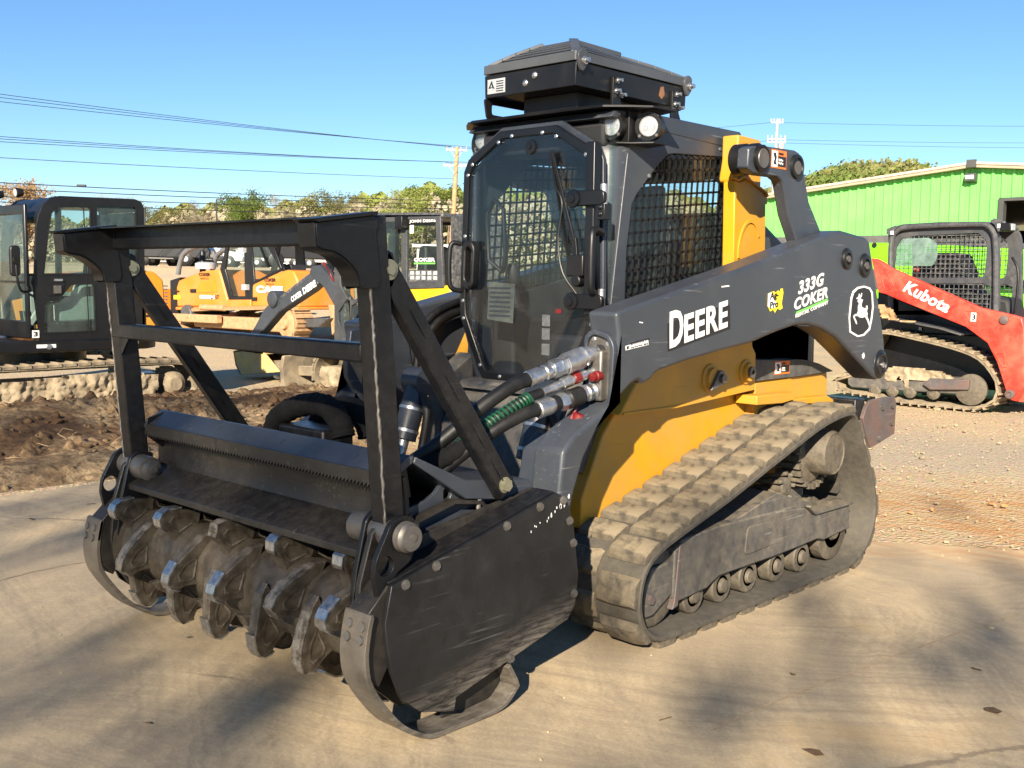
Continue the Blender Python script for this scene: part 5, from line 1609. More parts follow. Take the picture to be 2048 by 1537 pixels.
sl2 = hose('sleeved_hose', [(-0.351, -0.8, 0.776), (-0.339, -0.8, 0.851), (-0.295, -0.8, 0.921), (-0.21, -0.8, 0.976), (-0.106, -0.8, 0.998), (-0.015, -0.8, 0.981), (0.035, -0.8, 0.936), (0.054, -0.8, 0.888)], .052, 'sleeve', wob=.03)
hose('sleeved_hose', [(.50, -1.06, .79), (.60, -.95, .86), (.64, -.86, .90), (.66, -.76, .95)], .036, 'sleeve', wob=.04)

# ---------------------------------------------------------------- tilt cylinders of the loader, between the arms and the head
for s in (1, -1):
    a, b = [Vector((s * abs(q[0]), q[1], q[2])) for q in [(-0.42, -0.105, 1.051), (-0.42, -0.24, 0.655)]]
    cy = MB().cyl(a, a.lerp(b, .72), .060, n=24).build('tilt_cylinder', M['navy'], LD)
    for t in (.33, .60):
        MB().pipe(a.lerp(b, t), a.lerp(b, t + .035), .064, .058).build('cylinder_band', M['steel'], cy)
    MB().cyl(a.lerp(b, .70), b, .028, n=16).build('cylinder_rod', M['steel'], cy)
    MB().lathe(a - Vector((s * .06, 0, 0)), (s, 0, 0), [(0, .07), (.12, .07), (.125, .05)], 22).build('cylinder_eye', M['navy'], cy)
    hose('cylinder_hose', [a + Vector((.06, -.03, -.06)), a.lerp(b, .4) + Vector((.10, .02, .0)), a.lerp(b, .8) + Vector((.10, .04, -.02)), b + Vector((.16, .02, .0))], .022, 'rubber_hose', parent=cy)
MB().prism('X', .62, .735, [(-.52, .60), (-.46, .88), (-.38, .94), (-.33, .88), (-.42, .60)]).build('arm_end', M['navy'], LD, bevel=.01)
mirror(bpy.data.objects['arm_end'])
hose('far_arm_hose', [(-0.7, 0.122, 1.063), (-0.7, 0.135, 1.182), (-0.7, 0.155, 1.278), (-0.7, 0.226, 1.357), (-0.7, 0.335, 1.41), (-0.7, 0.517, 1.458)], .020, 'rubber_hose', parent=LD)
hose('far_arm_hose', [(-0.68, 0.168, 1.021), (-0.68, 0.174, 1.155), (-0.68, 0.188, 1.251), (-0.68, 0.245, 1.32), (-0.68, 0.34, 1.367), (-0.68, 0.498, 1.403)], .020, 'rubber_hose', parent=LD)
for c in MU.children:
    c.matrix_parent_inverse = Matrix.Translation((0, 1.2, 0))
MU.location = (0, -1.2, 0)

# ================================================================ green metal building
BW = surf('green_siding_paint', (0.150, 0.600, 0.115), .45, var=.06, vscale=.6, dust=(0.3, 0.4, 0.2), damt=.12, dscale=.8)
BT = surf('tan_roof_trim', (0.36, 0.29, 0.21), .5, var=.1)
BD = surf('dark_band_siding', (0.060, 0.062, 0.060), .5, var=.15, vscale=1)
BB = thing('metal_building', 'green ribbed metal building with tan roof edge behind the red loader', 'building', (-9, 30, 0))
xl, xp = -17.6, -8.93
zl, zp = 4.50, 5.30
slope = (zp - zl) / (xp - xl)
xr = xp + (xp - xl)
def roof_z(x):
    return zp - slope * abs(x - xp)
dx0, dx1, dz = -8.10, -3.4, 4.21
core = MB().prism('Y', 30.06, 30.2, [(xl, 0), (dx0, 0), (dx0, dz), (dx1, dz), (dx1, 0), (xr, 0), (xr, zl), (xp, zp), (xl, zl)]).build('wall', BW, BB)
# siding ribs: one panel per rib spacing
x = xl
k = 0
pm = {}
while x < -2.2:
    x1 = x + .305
    z0 = 3.22
    if x1 > dx0 and x < dx1:
        z0 = dz + .02
    zt0, zt1 = roof_z(x) - .10, roof_z(x1) - .10
    prof = [(x, 30.045), (x + .04, 29.985), (x + .10, 29.985), (x + .14, 30.045), (x + .20, 30.045), (x + .21, 30.03), (x + .235, 30.03), (x + .245, 30.045), (x + .303, 30.045)]
    g_ = [[(px, py, z0) for px, py in prof], [(px, py, zt0 + (zt1 - zt0) * (px - x) / .305) for px, py in prof]]
    MB().sheet(g_).build('siding_panel', BW, core, smooth=0)
    x = x1
MB().box(xl, dx0, 30.0, 30.058, 0, 2.92).build('lower_wall', BD, BB)
MB().box(xl - .02, dx0, 29.97, 30.05, 2.92, 3.22).build('base_trim', surf('grey_trim', (0.10, 0.10, 0.095), .5), BB)
th = .17
rf = MB().prism('Y', 29.75, 52, [(xl - .35, zl + .05 - slope * .35), (xp, zp + .05), (xr + .35, zl + .05 - slope * .35), (xr + .35, zl - .09 - slope * .35), (xp, zp - .09), (xl - .35, zl - .09 - slope * .35)]).build('roof', BT, BB)
MB().prism('Y', 29.72, 29.76, [(xl - .36, zl + .075 - slope * .35), (xp, zp + .075), (xr + .36, zl + .075 - slope * .35), (xr + .36, zl + .0 - slope * .35), (xp, zp - .0), (xl - .36, zl - .0 - slope * .35)]).build('rake_trim', surf('pale_roof_edge', (0.50, 0.43, 0.34), .5), rf)
MB().box(xp - .14, xp + .14, 29.68, 29.74, zp - .10, zp + .13).build('ridge_cap', BD, rf)
for a, b in ((xl, xl + .12), (xr - .12, xr)):
    MB().box(a, b, 30.2, 52, 0, zl - .1).build('side_wall', BW, BB)
MB().box(xl, xr, 51.9, 52, 0, zl - .1).build('back_wall', BD, BB)
MB().box(xl + .2, xr - .2, 30.3, 51.8, .01, .02).build('floor_slab', BD, BB)
dr = MB().box(dx0 - .05, dx0 + .10, 29.94, 30.2, 0, dz + .06).box(dx0 + .10, dx1, 29.94, 30.2, dz - .04, dz + .06).build('door_frame', BD, BB)
fx, fz = [(-8.983, 4.912)][0]
fl = MB().prism('X', fx - .16, fx + .16, [(30.0, fz - .16), (30.0, fz + .12), (29.82, fz + .12), (29.74, fz - .10)]).build('flood_light', BD, BB)
MB().box(fx - .12, fx + .12, 29.745, 29.77, fz - .05, fz + .06).build('flood_lens', M['white'], fl)
for c in BB.children:
    c.matrix_parent_inverse = Matrix.Translation((9, -30, 0))

# ================================================================ parked machines in the yard
def crawler(parent, axis, lat0, lat1, path, th, mt, shoe, grouser, name='crawler_track', flip=False, shoe_th=.03):
    """Closed belt along a 2D path (u, z) in the plane across `axis`, with separate shoe plates."""
    P = closed_path(path, shoe)
    n = len(P)
    cen = sum((p for p, t in P), Vector((0, 0))) / n
    def nrm(p, t):
        q = Vector((t.y, -t.x))
        return q if sgn > 0 else -q
    area = sum(P[i - 1][0].x * P[i][0].y - P[i][0].x * P[i - 1][0].y for i in range(n))
    sgn = 1 if area > 0 else -1
    def w3(u, z, l):
        return (l, u, z) if axis == 'X' else (u, l, z)
    vs, fs = [], []
    for p, t in P:
        q = p + nrm(p, t) * th
        vs += [w3(p.x, p.y, lat0), w3(p.x, p.y, lat1), w3(q.x, q.y, lat1), w3(q.x, q.y, lat0)]
    for i in range(n):
        j = (i + 1) % n
        for k in range(4):
            fs.append((i * 4 + k, i * 4 + (k + 1) % 4, j * 4 + (k + 1) % 4, j * 4 + k))
    b = MB().add(vs, fs).build(name, mt, parent)
    # shoe plates
    L = abs(lat1 - lat0) + .02
    me = MB().box(-shoe * .44, shoe * .44, -L / 2, L / 2, 0, shoe_th)
    me.box(shoe * .20, shoe * .36, -L / 2, L / 2, shoe_th, shoe_th + grouser)
    me = me.mesh('track_shoe')
    me.materials.append(mt)
    for p, t in P:
        nn = nrm(p, t)
        T = Vector(w3(t.x, t.y, 0))
        N = Vector(w3(nn.x, nn.y, 0))
        Bv = N.cross(T)
        m = Matrix((T, Bv, N)).transposed().to_4x4()
        m.translation = Vector(w3(p.x, p.y, (lat0 + lat1) / 2)) + N * th
        o = bpy.data.objects.new('track_shoe', me)
        C.objects.link(o)
        o.parent = b
        o.matrix_local = m
    return b
def rebase(e, loc):
    for c in e.children:
        c.matrix_parent_inverse = Matrix.Translation(-Vector(loc))
    e.location = loc
def mud_coat(parent, axis, lat, poly, seed, mt='mud', depth=.06, step=.05, name='caked_mud'):
    """Lumpy mud plastered over a side frame: a displaced grid clipped to an outline."""
    u0, u1 = min(p[0] for p in poly), max(p[0] for p in poly)
    z0, z1 = min(p[1] for p in poly), max(p[1] for p in poly)
    def inside(x, y):
        ins = False
        j = len(poly) - 1
        for i in range(len(poly)):
            if (poly[i][1] > y) != (poly[j][1] > y) and x < (poly[j][0] - poly[i][0]) * (y - poly[i][1]) / (poly[j][1] - poly[i][1]) + poly[i][0]:
                ins = not ins
            j = i
        return ins
    nu, nz = int((u1 - u0) / step) + 1, int((z1 - z0) / step) + 1
    idx, vs, fs = {}, [], []
    sg = 1 if axis == 'X' else -1
    for i in range(nu):
        for j in range(nz):
            u, z = u0 + i * step, z0 + j * step
            if not inside(u, z):
                continue
            p = Vector((u, z, seed))
            d = depth * (.34 + .9 * noise.noise(p * 3.5) + .6 * noise.noise(p * 9) + .55 * noise.noise(p * 19) + .4 * noise.noise(p * 37))
            idx[i, j] = len(vs)
            l = lat + sg * max(-.01, d)
            vs.append((l, u, z) if axis == 'X' else (u, l, z))
    for (i, j), a in idx.items():
        if (i + 1, j) in idx and (i, j + 1) in idx and (i + 1, j + 1) in idx:
            fs.append((a, idx[i + 1, j], idx[i + 1, j + 1], idx[i, j + 1]))
    return MB().add(vs, fs).build(name, M[mt], parent, smooth=80)
def disc(parent, name, axis, lat, u, z, r, w_, mt, sg=1):
    c = (lat, u, z) if axis == 'X' else (u, lat, z)
    d = (sg, 0, 0) if axis == 'X' else (0, sg, 0)
    return MB().lathe(c, d, [(0, r), (w_ * .6, r), (w_ * .7, r * .85), (w_, r * .55), (w_, r * .1)], 24).build(name, M[mt], parent, smooth=30)

# ---------------------------------------------------------------- excavator with black cab, at the picture's edge (faces -y)
EX = thing('excavator', 'black-cabbed yellow excavator with mud-caked crawler tracks behind the soil bank', 'excavator')
XE = -8.62
tr_p = [(3.10, .46), (3.28, .42), (3.38, .30), (3.36, .15), (3.24, .05), (3.0, .03), (2.0, .03), (1.0, .03), (.5, .03), (.30, .10), (.24, .25), (.30, .40), (.5, .47), (1.2, .47), (2.2, .48)]
for lx in (-8.98, -10.95):
    crawler(EX, 'X', lx, lx + .45, tr_p, .02, M['belt_mud'], .17, .02)
tfm = MB().prism('X', -8.93, -8.60, [(.45, .10), (.45, .36), (2.95, .36), (3.0, .10)]).build('track_frame', M['cab_black'], EX, bevel=.02)
mud_coat(tfm, 'X', -8.56, [(-0.175, 0.341), (-0.181, 0.185), (1.498, 0.045), (1.867, 0.046), (2.22, 0.05), (2.829, 0.069), (2.846, 0.357), (2.482, 0.392), (2.197, 0.414), (1.653, 0.398), (0.95, 0.352), (0.43, 0.356)], 3, depth=.055, step=.022)
mud_coat(tfm, 'X', -8.62, [(.5, .43), (.5, .47), (3.1, .50), (3.1, .45)], 7, depth=.05, step=.02)
disc(EX, 'travel_motor', 'X', -8.66, 3.08, .215, .15, .12, 'mud')
mb = MB()
for k in range(18):
    a = 2 * math.pi * k / 18
    mb.bar((-8.85, 3.08 + .16 * math.cos(a), .25 + .16 * math.sin(a)), (-8.72, 3.08 + .16 * math.cos(a), .25 + .16 * math.sin(a)), .06, .03)
mb.cyl((-8.85, 3.08, .25), (-8.74, 3.08, .25), .155, n=24)
mb.build('sprocket', M['belt_mud'], EX)
MB().cyl((-9.75, 1.9, .45), (-9.75, 1.9, .74), .55, n=32).build('slew_ring', M['cab_black'], EX)
MB().prism('Z', .66, .80, [(-8.60, .55), (-8.60, 2.50), (-8.66, 2.78), (-8.85, 2.98), (-10.6, 2.98), (-10.85, 2.7), (-10.85, .6)]).build('deck_skirt', M['cab_black'], EX, bevel=.02)
mb = MB()
for (y, z) in [(1.541, 0.726), (2.591, 0.744)]:
    mb.cut().lathe((-8.60, y, z), (1, 0, 0), [(0, .035), (.012, .03), (.014, .005)], 14)
mb.build('skirt_bolts', M['steel'], EX)
# cab
cs_o = [(p[0], p[1]) for p in [(1.455, 0.792), (1.399, 1.351), (1.439, 2.061), (1.465, 2.203), (1.525, 2.334), (1.612, 2.417), (1.714, 2.439), (2.617, 2.462), (2.697, 2.437), (2.736, 2.364), (2.731, 1.663), (2.73, 0.745)]]
w_up = [(1.511, 1.552), (1.582, 2.068), (1.615, 2.24), (1.682, 2.308), (2.037, 2.337), (2.074, 2.31), (2.064, 1.561)]
w_rr = [(2.144, 2.358), (2.615, 2.372), (2.634, 2.343), (2.639, 1.569), (2.133, 1.562)]
w_lo = round_poly([(1.493, 0.885), (1.509, 1.23), (1.654, 1.258), (1.729, 1.323), (1.821, 1.433), (2.092, 1.443), (2.107, 0.892)], .03)
def hull_side(parent, x0, x1):
    return MB().prism('X', x0, x1, cs_o, [w_up, w_rr, w_lo]).build('cab_side', M['cab_black'], parent, bevel=.006)
cabE = hull_side(EX, XE - .04, XE)
for nm, w_ in (('window_seal', w_up), ('window_seal', w_rr), ('window_seal', w_lo)):
    cen = Vector((sum(p[0] for p in w_) / len(w_), sum(p[1] for p in w_) / len(w_)))
    big = [tuple(cen + (Vector(p) - cen) * 1.035) for p in w_]
    sml = [tuple(cen + (Vector(p) - cen) * .985) for p in w_]
    MB().prism('X', XE - .005, XE + .006, big, [sml]).build(nm, M['plain_black'], cabE)
    MB().prism('X', XE - .022, XE - .018, [tuple(cen + (Vector(p) - cen) * 1.01) for p in w_]).build('window_pane', M['pane_dim'], cabE)
# edge of the door
MB().bar((XE + .003, 2.02, .83), (XE + .003, 1.985, 2.40), .012, .006, up=(1, 0, 0)).build('door_gap', M['decal_black'], cabE)
hy, hz = [(1.643, 1.374)][0]
hnd = MB().prism('X', XE, XE + .012, round_poly([(hy - .10, hz - .07), (hy - .10, hz + .02), (hy - .03, hz + .08), (hy + .10, hz + .08), (hy + .07, hz - .05)], .02)).build('door_handle', M['plain_black'], cabE)
MB().box(XE + .012, XE + .03, hy - .03, hy + .05, hz - .04, hz + .05).build('handle_grip', M['dark_steel'], hnd)
MB().box(XE, XE + .03, hy - .02, hy + .07, hz + .10, hz + .125).build('door_catch', M['steel'], cabE)
cab_far = hull_side(EX, XE - .98, XE - .94)
MB().prism('X', XE - .95, XE - .03, [(p[0], p[1]) for p in [(1.449, 2.16), (1.524, 2.32), (1.612, 2.408), (1.714, 2.429), (2.616, 2.451), (2.697, 2.426), (2.72, 2.37), (2.678, 2.3), (2.582, 2.347), (1.711, 2.317), (1.579, 2.238), (1.49, 2.106)]]).build('cab_roof', M['cab_black'], EX, bevel=.03)
MB().prism('X', XE - .95, XE - .03, [(2.60, .80), (2.60, 2.3), (2.66, 2.3), (2.66, .80)]).build('cab_rear', M['cab_black'], EX)
MB().prism('Y', 1.33, 1.37, [(XE - .97, .82), (XE - .03, .82), (XE - .05, 2.33), (XE - .92, 2.33)], [[(XE - .88, 1.02), (XE - .86, 2.22), (XE - .11, 2.22), (XE - .10, 1.02)]]).build('windshield_frame', M['cab_black'], EX, bevel=.012)
MB().box(XE - .90, XE - .08, 1.348, 1.352, 1.0, 2.24).build('windshield', M['pane_dim'], EX)
MB().bar((XE - .90, 1.345, 1.46), (XE - .08, 1.345, 1.46), .03, .02).build('windshield_bar', M['cab_black'], EX)
for x in (XE - .22, XE - .78):
    wl_ = MB().lathe((x, 1.33, 2.46), (0, -1, -.1), [(-.06, .04), (0, .055), (.02, .055), (.02, .03)], 14).build('work_lamp', M['plain_black'], EX)
    MB().cyl((x, 1.309, 2.458), (x, 1.305, 2.4575), .045, n=14).build('lens', M['foil'], wl_)
mr = MB().tube(smooth_path([(XE + .0, 1.36, 1.36), (XE + .10, 1.22, 1.36), (XE + .14, 1.16, 1.50), (XE + .14, 1.15, 1.72)], 4), .014, 8).build('mirror_arm', M['plain_black'], EX)
MB().lathe((XE + .13, 1.14, 1.70), (.9, .4, 0), [(0, .04), (.02, .05), (.035, .05), (.036, .01)], 16).build('mirror_head', M['plain_black'], mr).scale = (1, 1, 1)
MB().prism('X', XE + .10, XE + .15, round_poly([(1.09, 1.52), (1.09, 1.86), (1.20, 1.86), (1.20, 1.52)], .05)).build('mirror', M['plain_black'], mr, bevel=.012)
# cab interior
st = MB().prism('X', XE - .72, XE - .24, round_poly([(1.75, .95), (1.75, 1.22), (2.25, 1.22), (2.30, .95)], .05)).prism('X', XE - .70, XE - .26, round_poly([(2.22, 1.2), (2.32, 1.95), (2.44, 1.95), (2.40, 1.2)], .05)).build('seat', M['seat'], EX, bevel=.03)
MB().box(XE - .30, XE - .12, 1.72, 2.2, 1.0, 1.30).build('side_console', M['beige'], EX, bevel=.03)
MB().box(XE - .86, XE - .66, 1.6, 2.3, .95, 1.34).build('side_console', M['beige'], EX, bevel=.03)
MB().prism('X', XE - .5, XE - .2, [(2.0, 1.18), (2.05, 1.42), (2.28, 1.46), (2.34, 1.25)]).build('armrest_box', M['beige'], EX, bevel=.02)
for x in (XE - .22, XE - .74):
    MB().tube([(x, 1.72, 1.28), (x, 1.66, 1.45), (x, 1.68, 1.52)], [.02, .015, .025], 8).build('control_lever', M['seat'], EX)
for k in range(3):
    MB().bar((XE - .3 - .12 * k, 1.50, .85), (XE - .3 - .12 * k, 1.46, 1.12), .05, .02).build('travel_pedal', M['seat'], EX)
MB().bar((XE - .25, 1.42, .95), (XE - .25, 1.66, 1.30), .06, .05).build('control_pod', M['beige'], EX)
# engine housing and counterweight
MB().prism('X', -9.55, -8.63, round_poly([(2.68, .80), (2.68, 1.62), (2.86, 1.60), (2.98, 1.50), (3.02, .80)], .04)).build('engine_housing', M['exc_yellow'], EX, bevel=.02)
MB().prism('X', -10.85, -9.55, round_poly([(1.9, .80), (1.9, 1.50), (2.86, 1.60), (2.98, 1.50), (3.02, .80)], .04)).build('counterweight', M['exc_yellow'], EX, bevel=.02)
for k in range(4):
    MB().bar((-8.625, 2.74, 1.06 + .05 * k), (-8.625, 2.92, 1.10 + .05 * k), .018, .012, up=(1, 0, 0)).build('vent_slot', M['plain_black'], EX)
MB().box(-8.632, -8.62, 2.69, 2.72, .82, 1.35).build('door_seam', M['plain_black'], EX)
MB().prism('X', -10.05, -9.78, [(1.25, .8), (1.1, 1.15), (.2, 2.7), (-.9, 3.3), (-1.0, 3.1), (.0, 2.3), (.6, 1.2), (.8, .8)]).build('boom', M['cab_black'], EX, bevel=.02)
MB().prism('X', -10.02, -9.82, [(-1.1, 3.45), (-.8, 3.3), (-1.5, 1.4), (-1.75, 1.4)]).build('dipper_arm', M['cab_black'], EX, bevel=.02)
MB().prism('X', -10.2, -9.6, [(-1.75, 1.5), (-1.4, 1.4), (-1.1, .9), (-1.3, .45), (-1.8, .5), (-1.9, 1.0)]).build('bucket', M['mud'], EX, bevel=.02)
pq = [(1.33, 0.832), (1.367, 0.917)]
npz = MB().box(XE - .005, XE + .004, 1.365, 1.44, pq[0][1], pq[1][1]).build('number_plate', M['white'], EX)
text('plate_number', '3', M['decal_black'], npz, (XE + .0045, 1.375, pq[0][1] + .015), (0, 1, 0), (0, 0, 1), .1, fit=(.05, pq[1][1] - pq[0][1] - .03), bold=.004)
MB().box(XE + .0, XE + .022, 1.40, 1.62, .715, .755).build('skirt_sticker', M['white'], EX)
rebase(EX, (-9.7, 1.9, 0))

# ---------------------------------------------------------------- mini excavator (faces -x)
MX = thing('mini_excavator', 'yellow and black mini excavator with glazed cab, lowered arm and muddy bucket', 'mini excavator')
YM = 5.15
mt_p = [(-5.55, .46), (-7.9, .50), (-8.20, .46), (-8.30, .30), (-8.25, .14), (-8.05, .03), (-7.5, .03), (-6.2, .03), (-5.6, .04), (-5.35, .16), (-5.32, .34)]
for ly in (5.0, 6.35):
    crawler(MX, 'Y', ly, ly + .38, mt_p, .03, M['belt_mud'], .11, .014)
mf = MB().prism('Y', 5.02, 5.3, [(-8.1, .12), (-8.1, .38), (-5.5, .38), (-5.5, .12)]).build('track_frame', M['mud'], MX, bevel=.03)
mud_coat(mf, 'Y', 5.0, [(-8.15, .10), (-8.12, .40), (-5.5, .40), (-5.5, .10)], 12, depth=.05, step=.025)
bl = MB().prism('Y', 4.95, 6.8, [(-9.02, .02), (-9.06, .30), (-9.0, .46), (-8.94, .47), (-8.98, .30), (-8.93, .03)]).build('dozer_blade', M['belt_mud'], MX, bevel=.01)
for y in (5.25, 6.4):
    MB().bar((-8.98, y, .24), (-7.9, y, .30), .08, .14).build('blade_arm', M['belt_mud'], MX, bevel=.01)
MB().cyl((-6.7, 5.85, .4), (-6.7, 5.85, .66), .42, n=28).build('slew_ring', M['cab_black'], MX)
MB().prism('Z', .66, .80, [(-7.75, 5.16), (-5.6, 5.16), (-5.1, 5.5), (-5.1, 6.4), (-5.6, 6.7), (-7.6, 6.7)]).build('deck', M['yellow_clean'], MX, bevel=.02)
MB().prism('Y', 5.14, 6.7, [(-7.315, 1.413), (-7.095, 1.476), (-5.81, 1.49), (-5.768, 1.439), (-5.761, 0.953), (-7.313, 0.765)]).build('rear_housing', M['yellow_clean'], MX, bevel=.03)
co_ = [(-8.02, 2.132), (-8.022, 0.662), (-7.718, 0.665), (-7.655, 1.197), (-7.12, 1.416), (-5.88, 1.461), (-5.945, 2.332), (-7.105, 2.368), (-7.72, 2.374), (-7.912, 2.327)]
mw_side = [(-7.89, 2.077), (-7.89, 1.469), (-7.719, 1.274), (-7.592, 1.277), (-6.652, 1.623), (-6.658, 2.268), (-7.72, 2.283)]
mw_low = [(-7.936, 1.104), (-7.747, 1.282), (-7.678, 1.316), (-7.674, 0.919), (-7.869, 0.911), (-7.929, 0.974)]
mw_rear = [(-6.552, 2.293), (-6.029, 2.279), (-5.986, 1.539), (-6.545, 1.532)]
mc = MB().prism('Y', 5.12, 5.16, co_, [mw_side, mw_low, mw_rear]).build('cab_side', M['cab_grey'], MX, bevel=.005)
mc2 = MB().prism('Y', 6.05, 6.09, co_, [mw_side, mw_low, mw_rear]).build('cab_side', M['cab_grey'], MX, bevel=.005)
MB().prism('Y', 5.128, 5.132, [(-7.977, 2.145), (-7.956, 0.733), (-7.74, 0.743), (-7.655, 1.236), (-6.652, 1.573), (-6.658, 2.292), (-7.72, 2.309)]).build('door_pane', M['pane_far'], mc)
rp = MB().prism('Y', 5.128, 5.132, [(-6.582, 2.313), (-6.007, 2.297), (-5.964, 1.52), (-6.575, 1.512)]).build('rear_pane', M['pane_far'], mc)
a, b = [(-6.509, 2.239), (-6.025, 2.227)]
text('name_lettering', 'JOHN DEERE', M['decal_white'], rp, (a[0], 5.1255, a[1]), (1, 0, 0), (0, 0, 1), .1, bold=.002, sp=1.05, fit=(b[0] - a[0], .046))
a, b = [(-6.418, 1.773), (-6.033, 1.773)]
text('rental_lettering', 'COKER', M['decal_white'], rp, (a[0], 5.1255, a[1]), (1, 0, 0), (0, 0, 1), .1, bold=.004, sp=1.05, fit=(b[0] - a[0], .046))
MB().box(a[0], b[0], 5.1245, 5.1257, a[1] - .03, a[1] - .012).build('green_stripe', M['decal_green'], rp)
q0, q1 = [(-6.518, 1.538), (-5.962, 1.67)]
stk = MB().box(q0[0], q1[0], 5.1245, 5.1257, q0[1], q1[1]).build('safety_stickers', M['cab_grey'], rp)
for i in range(5):
    for j in range(2):
        u = q0[0] + (q1[0] - q0[0]) * (.06 + .19 * i)
        z = q0[1] + (q1[1] - q0[1]) * (.12 + .45 * j)
        MB().box(u, u + .07, 5.123, 5.1246, z, z + .045).build('sticker_panel', M['foil'], stk)
MB().box(*[sorted((q0[0] + .02, q0[0] + .09))[0], q0[0] + .09], 5.1245, 5.1257, 2.12, 2.22).build('glass_sticker', M['white'], rp)
MB().prism('Y', 5.12, 6.09, [(-7.977, 2.184), (-7.826, 2.351), (-7.105, 2.393), (-5.91, 2.355), (-5.9, 2.295), (-7.72, 2.322)]).build('cab_roof', M['cab_grey'], MX, bevel=.02)
lq = [(-6.67, 2.178), (-6.53, 2.328)]
lm = MB().box(lq[0][0], lq[1][0], 5.02, 5.13, lq[0][1], lq[1][1]).build('work_lamp', M['plain_black'], MX, bevel=.01)
MB().box(-5.80, -5.76, 5.16, 6.05, 1.3, 2.3).build('cab_rear', M['cab_grey'], MX)
MB().prism('X', -7.84, -7.80, [(5.14, .72), (5.14, 2.25), (6.07, 2.25), (6.07, .72)], [[(5.22, .85), (6.0, .85), (6.0, 2.18), (5.22, 2.18)]]).build('windshield_frame', M['cab_grey'], MX)
MB().box(-7.822, -7.818, 5.2, 6.02, .83, 2.2).build('windshield', M['pane_far'], MX)
sx_ = MB().prism('Y', 5.36, 5.80, round_poly([(-7.1, 1.15), (-7.1, 1.32), (-6.65, 1.32), (-6.6, 1.15)], .05)).prism('Y', 5.38, 5.78, round_poly([(-6.72, 1.3), (-6.62, 1.98), (-6.48, 1.98), (-6.5, 1.3)], .06)).build('seat', M['seat'], MX, bevel=.03)
MB().box(-7.3, -6.0, 5.2, 6.0, .8, 1.16).build('seat_base', M['dark_inside'], MX)
# boom, stick and bucket on the centre line
YB = 5.85
bo = MB().prism('Y', 5.76, 5.94, [(-9.415, 1.725), (-9.243, 1.744), (-9.019, 1.602), (-8.581, 1.217), (-8.192, 0.613), (-8.544, 0.594), (-8.835, 1.121), (-9.131, 1.431), (-9.32, 1.52), (-9.473, 1.633)]).build('boom', M['charcoal'], MX, bevel=.015)
sk_o = [(-9.454, 1.645), (-9.301, 1.566), (-9.263, 1.463), (-9.455, 1.357), (-10.278, 1.019), (-10.748, 0.686), (-10.923, 0.592), (-11.099, 0.62), (-10.898, 0.815), (-10.678, 1.055), (-10.507, 1.157), (-10.235, 1.236), (-10.07, 1.287), (-9.668, 1.493)]
stc = MB().prism('Y', 5.77, 5.93, sk_o).build('stick', M['charcoal'], MX, bevel=.015)
MB().cyl([(-9.609, 5.85, 1.563)][0], [(-10.276, 5.85, 1.247)][0], .04, n=14).build('arm_cylinder', M['cab_grey'], MX)
a = [(-10.41, 5.85, 1.22)][0]
MB().lathe((a[0], 5.72, a[2]), (0, 1, 0), [(0, .10), (.02, .13), (.22, .13), (.26, .10)], 22).build('knuckle', M['charcoal'], MX)
a, b = [(-9.909, 1.18), (-9.304, 1.432)]
dv = Vector((b[0] - a[0], 0, b[1] - a[1]))
text('rental_lettering', 'COKER', M['decal_white'], stc, (a[0] - .005, 5.762, a[1]), dv, (-dv.z, 0, dv.x), .1, bold=.004, fit=(dv.length * .44, .085))
a2 = Vector((a[0], 5.762, a[1])) + dv * .50
text('name_lettering', 'DEERE', M['decal_white'], stc, a2, dv, (-dv.z, 0, dv.x), .1, bold=.005, fit=(dv.length * .52, .10))
for k, pts in enumerate(([(-9.122, 5.76, 1.769), (-8.973, 5.76, 1.657), (-8.899, 5.76, 1.546), (-8.681, 5.76, 1.437)], [(-9.047, 5.76, 1.746), (-8.863, 5.76, 1.568), (-8.79, 5.76, 1.435), (-8.645, 5.76, 1.304)])):
    hose('boom_hose', pts, .022, 'rubber_hose' if k else 'red_plastic', parent=MX)
bk_o = [(-11.066, 0.398), (-10.822, 0.436), (-10.223, 0.422), (-10.018, 0.292), (-9.796, 0.155), (-10.061, 0.124), (-10.654, 0.058), (-10.873, 0.031), (-11.003, 0.181)]
bkt = MB()
bkt.prism('Y', 5.46, 5.49, bk_o).prism('Y', 6.15, 6.18, bk_o)
bkt.strip('Y', 5.46, 6.18, [(-10.223, 0.422), (-10.822, 0.431), (-11.053, 0.387), (-10.994, 0.182), (-10.864, 0.031)], .03)
bko = bkt.build('bucket', surf('muddy_yellow_bucket', (0.62, 0.40, 0.10), .8, var=.25, vscale=6, dust=CLAY, damt=.45, dscale=5), MX, bevel=.004)
MB().prism('Y', 5.5, 6.14, [(-10.781, 0.244), (-10.393, 0.281), (-10.019, 0.245), (-9.897, 0.148), (-10.653, 0.063), (-10.872, 0.043)]).build('bucket_mud', M['mud'], bko)
for k in range(5):
    y = 5.50 + k * .15
    MB().bar((-9.98 + .02 * k, y, .075), (-9.86, y, .05), .05, .03).build('bucket_tooth', M['dark_steel'], bko)
rebase(MX, (-6.7, 5.85, 0))

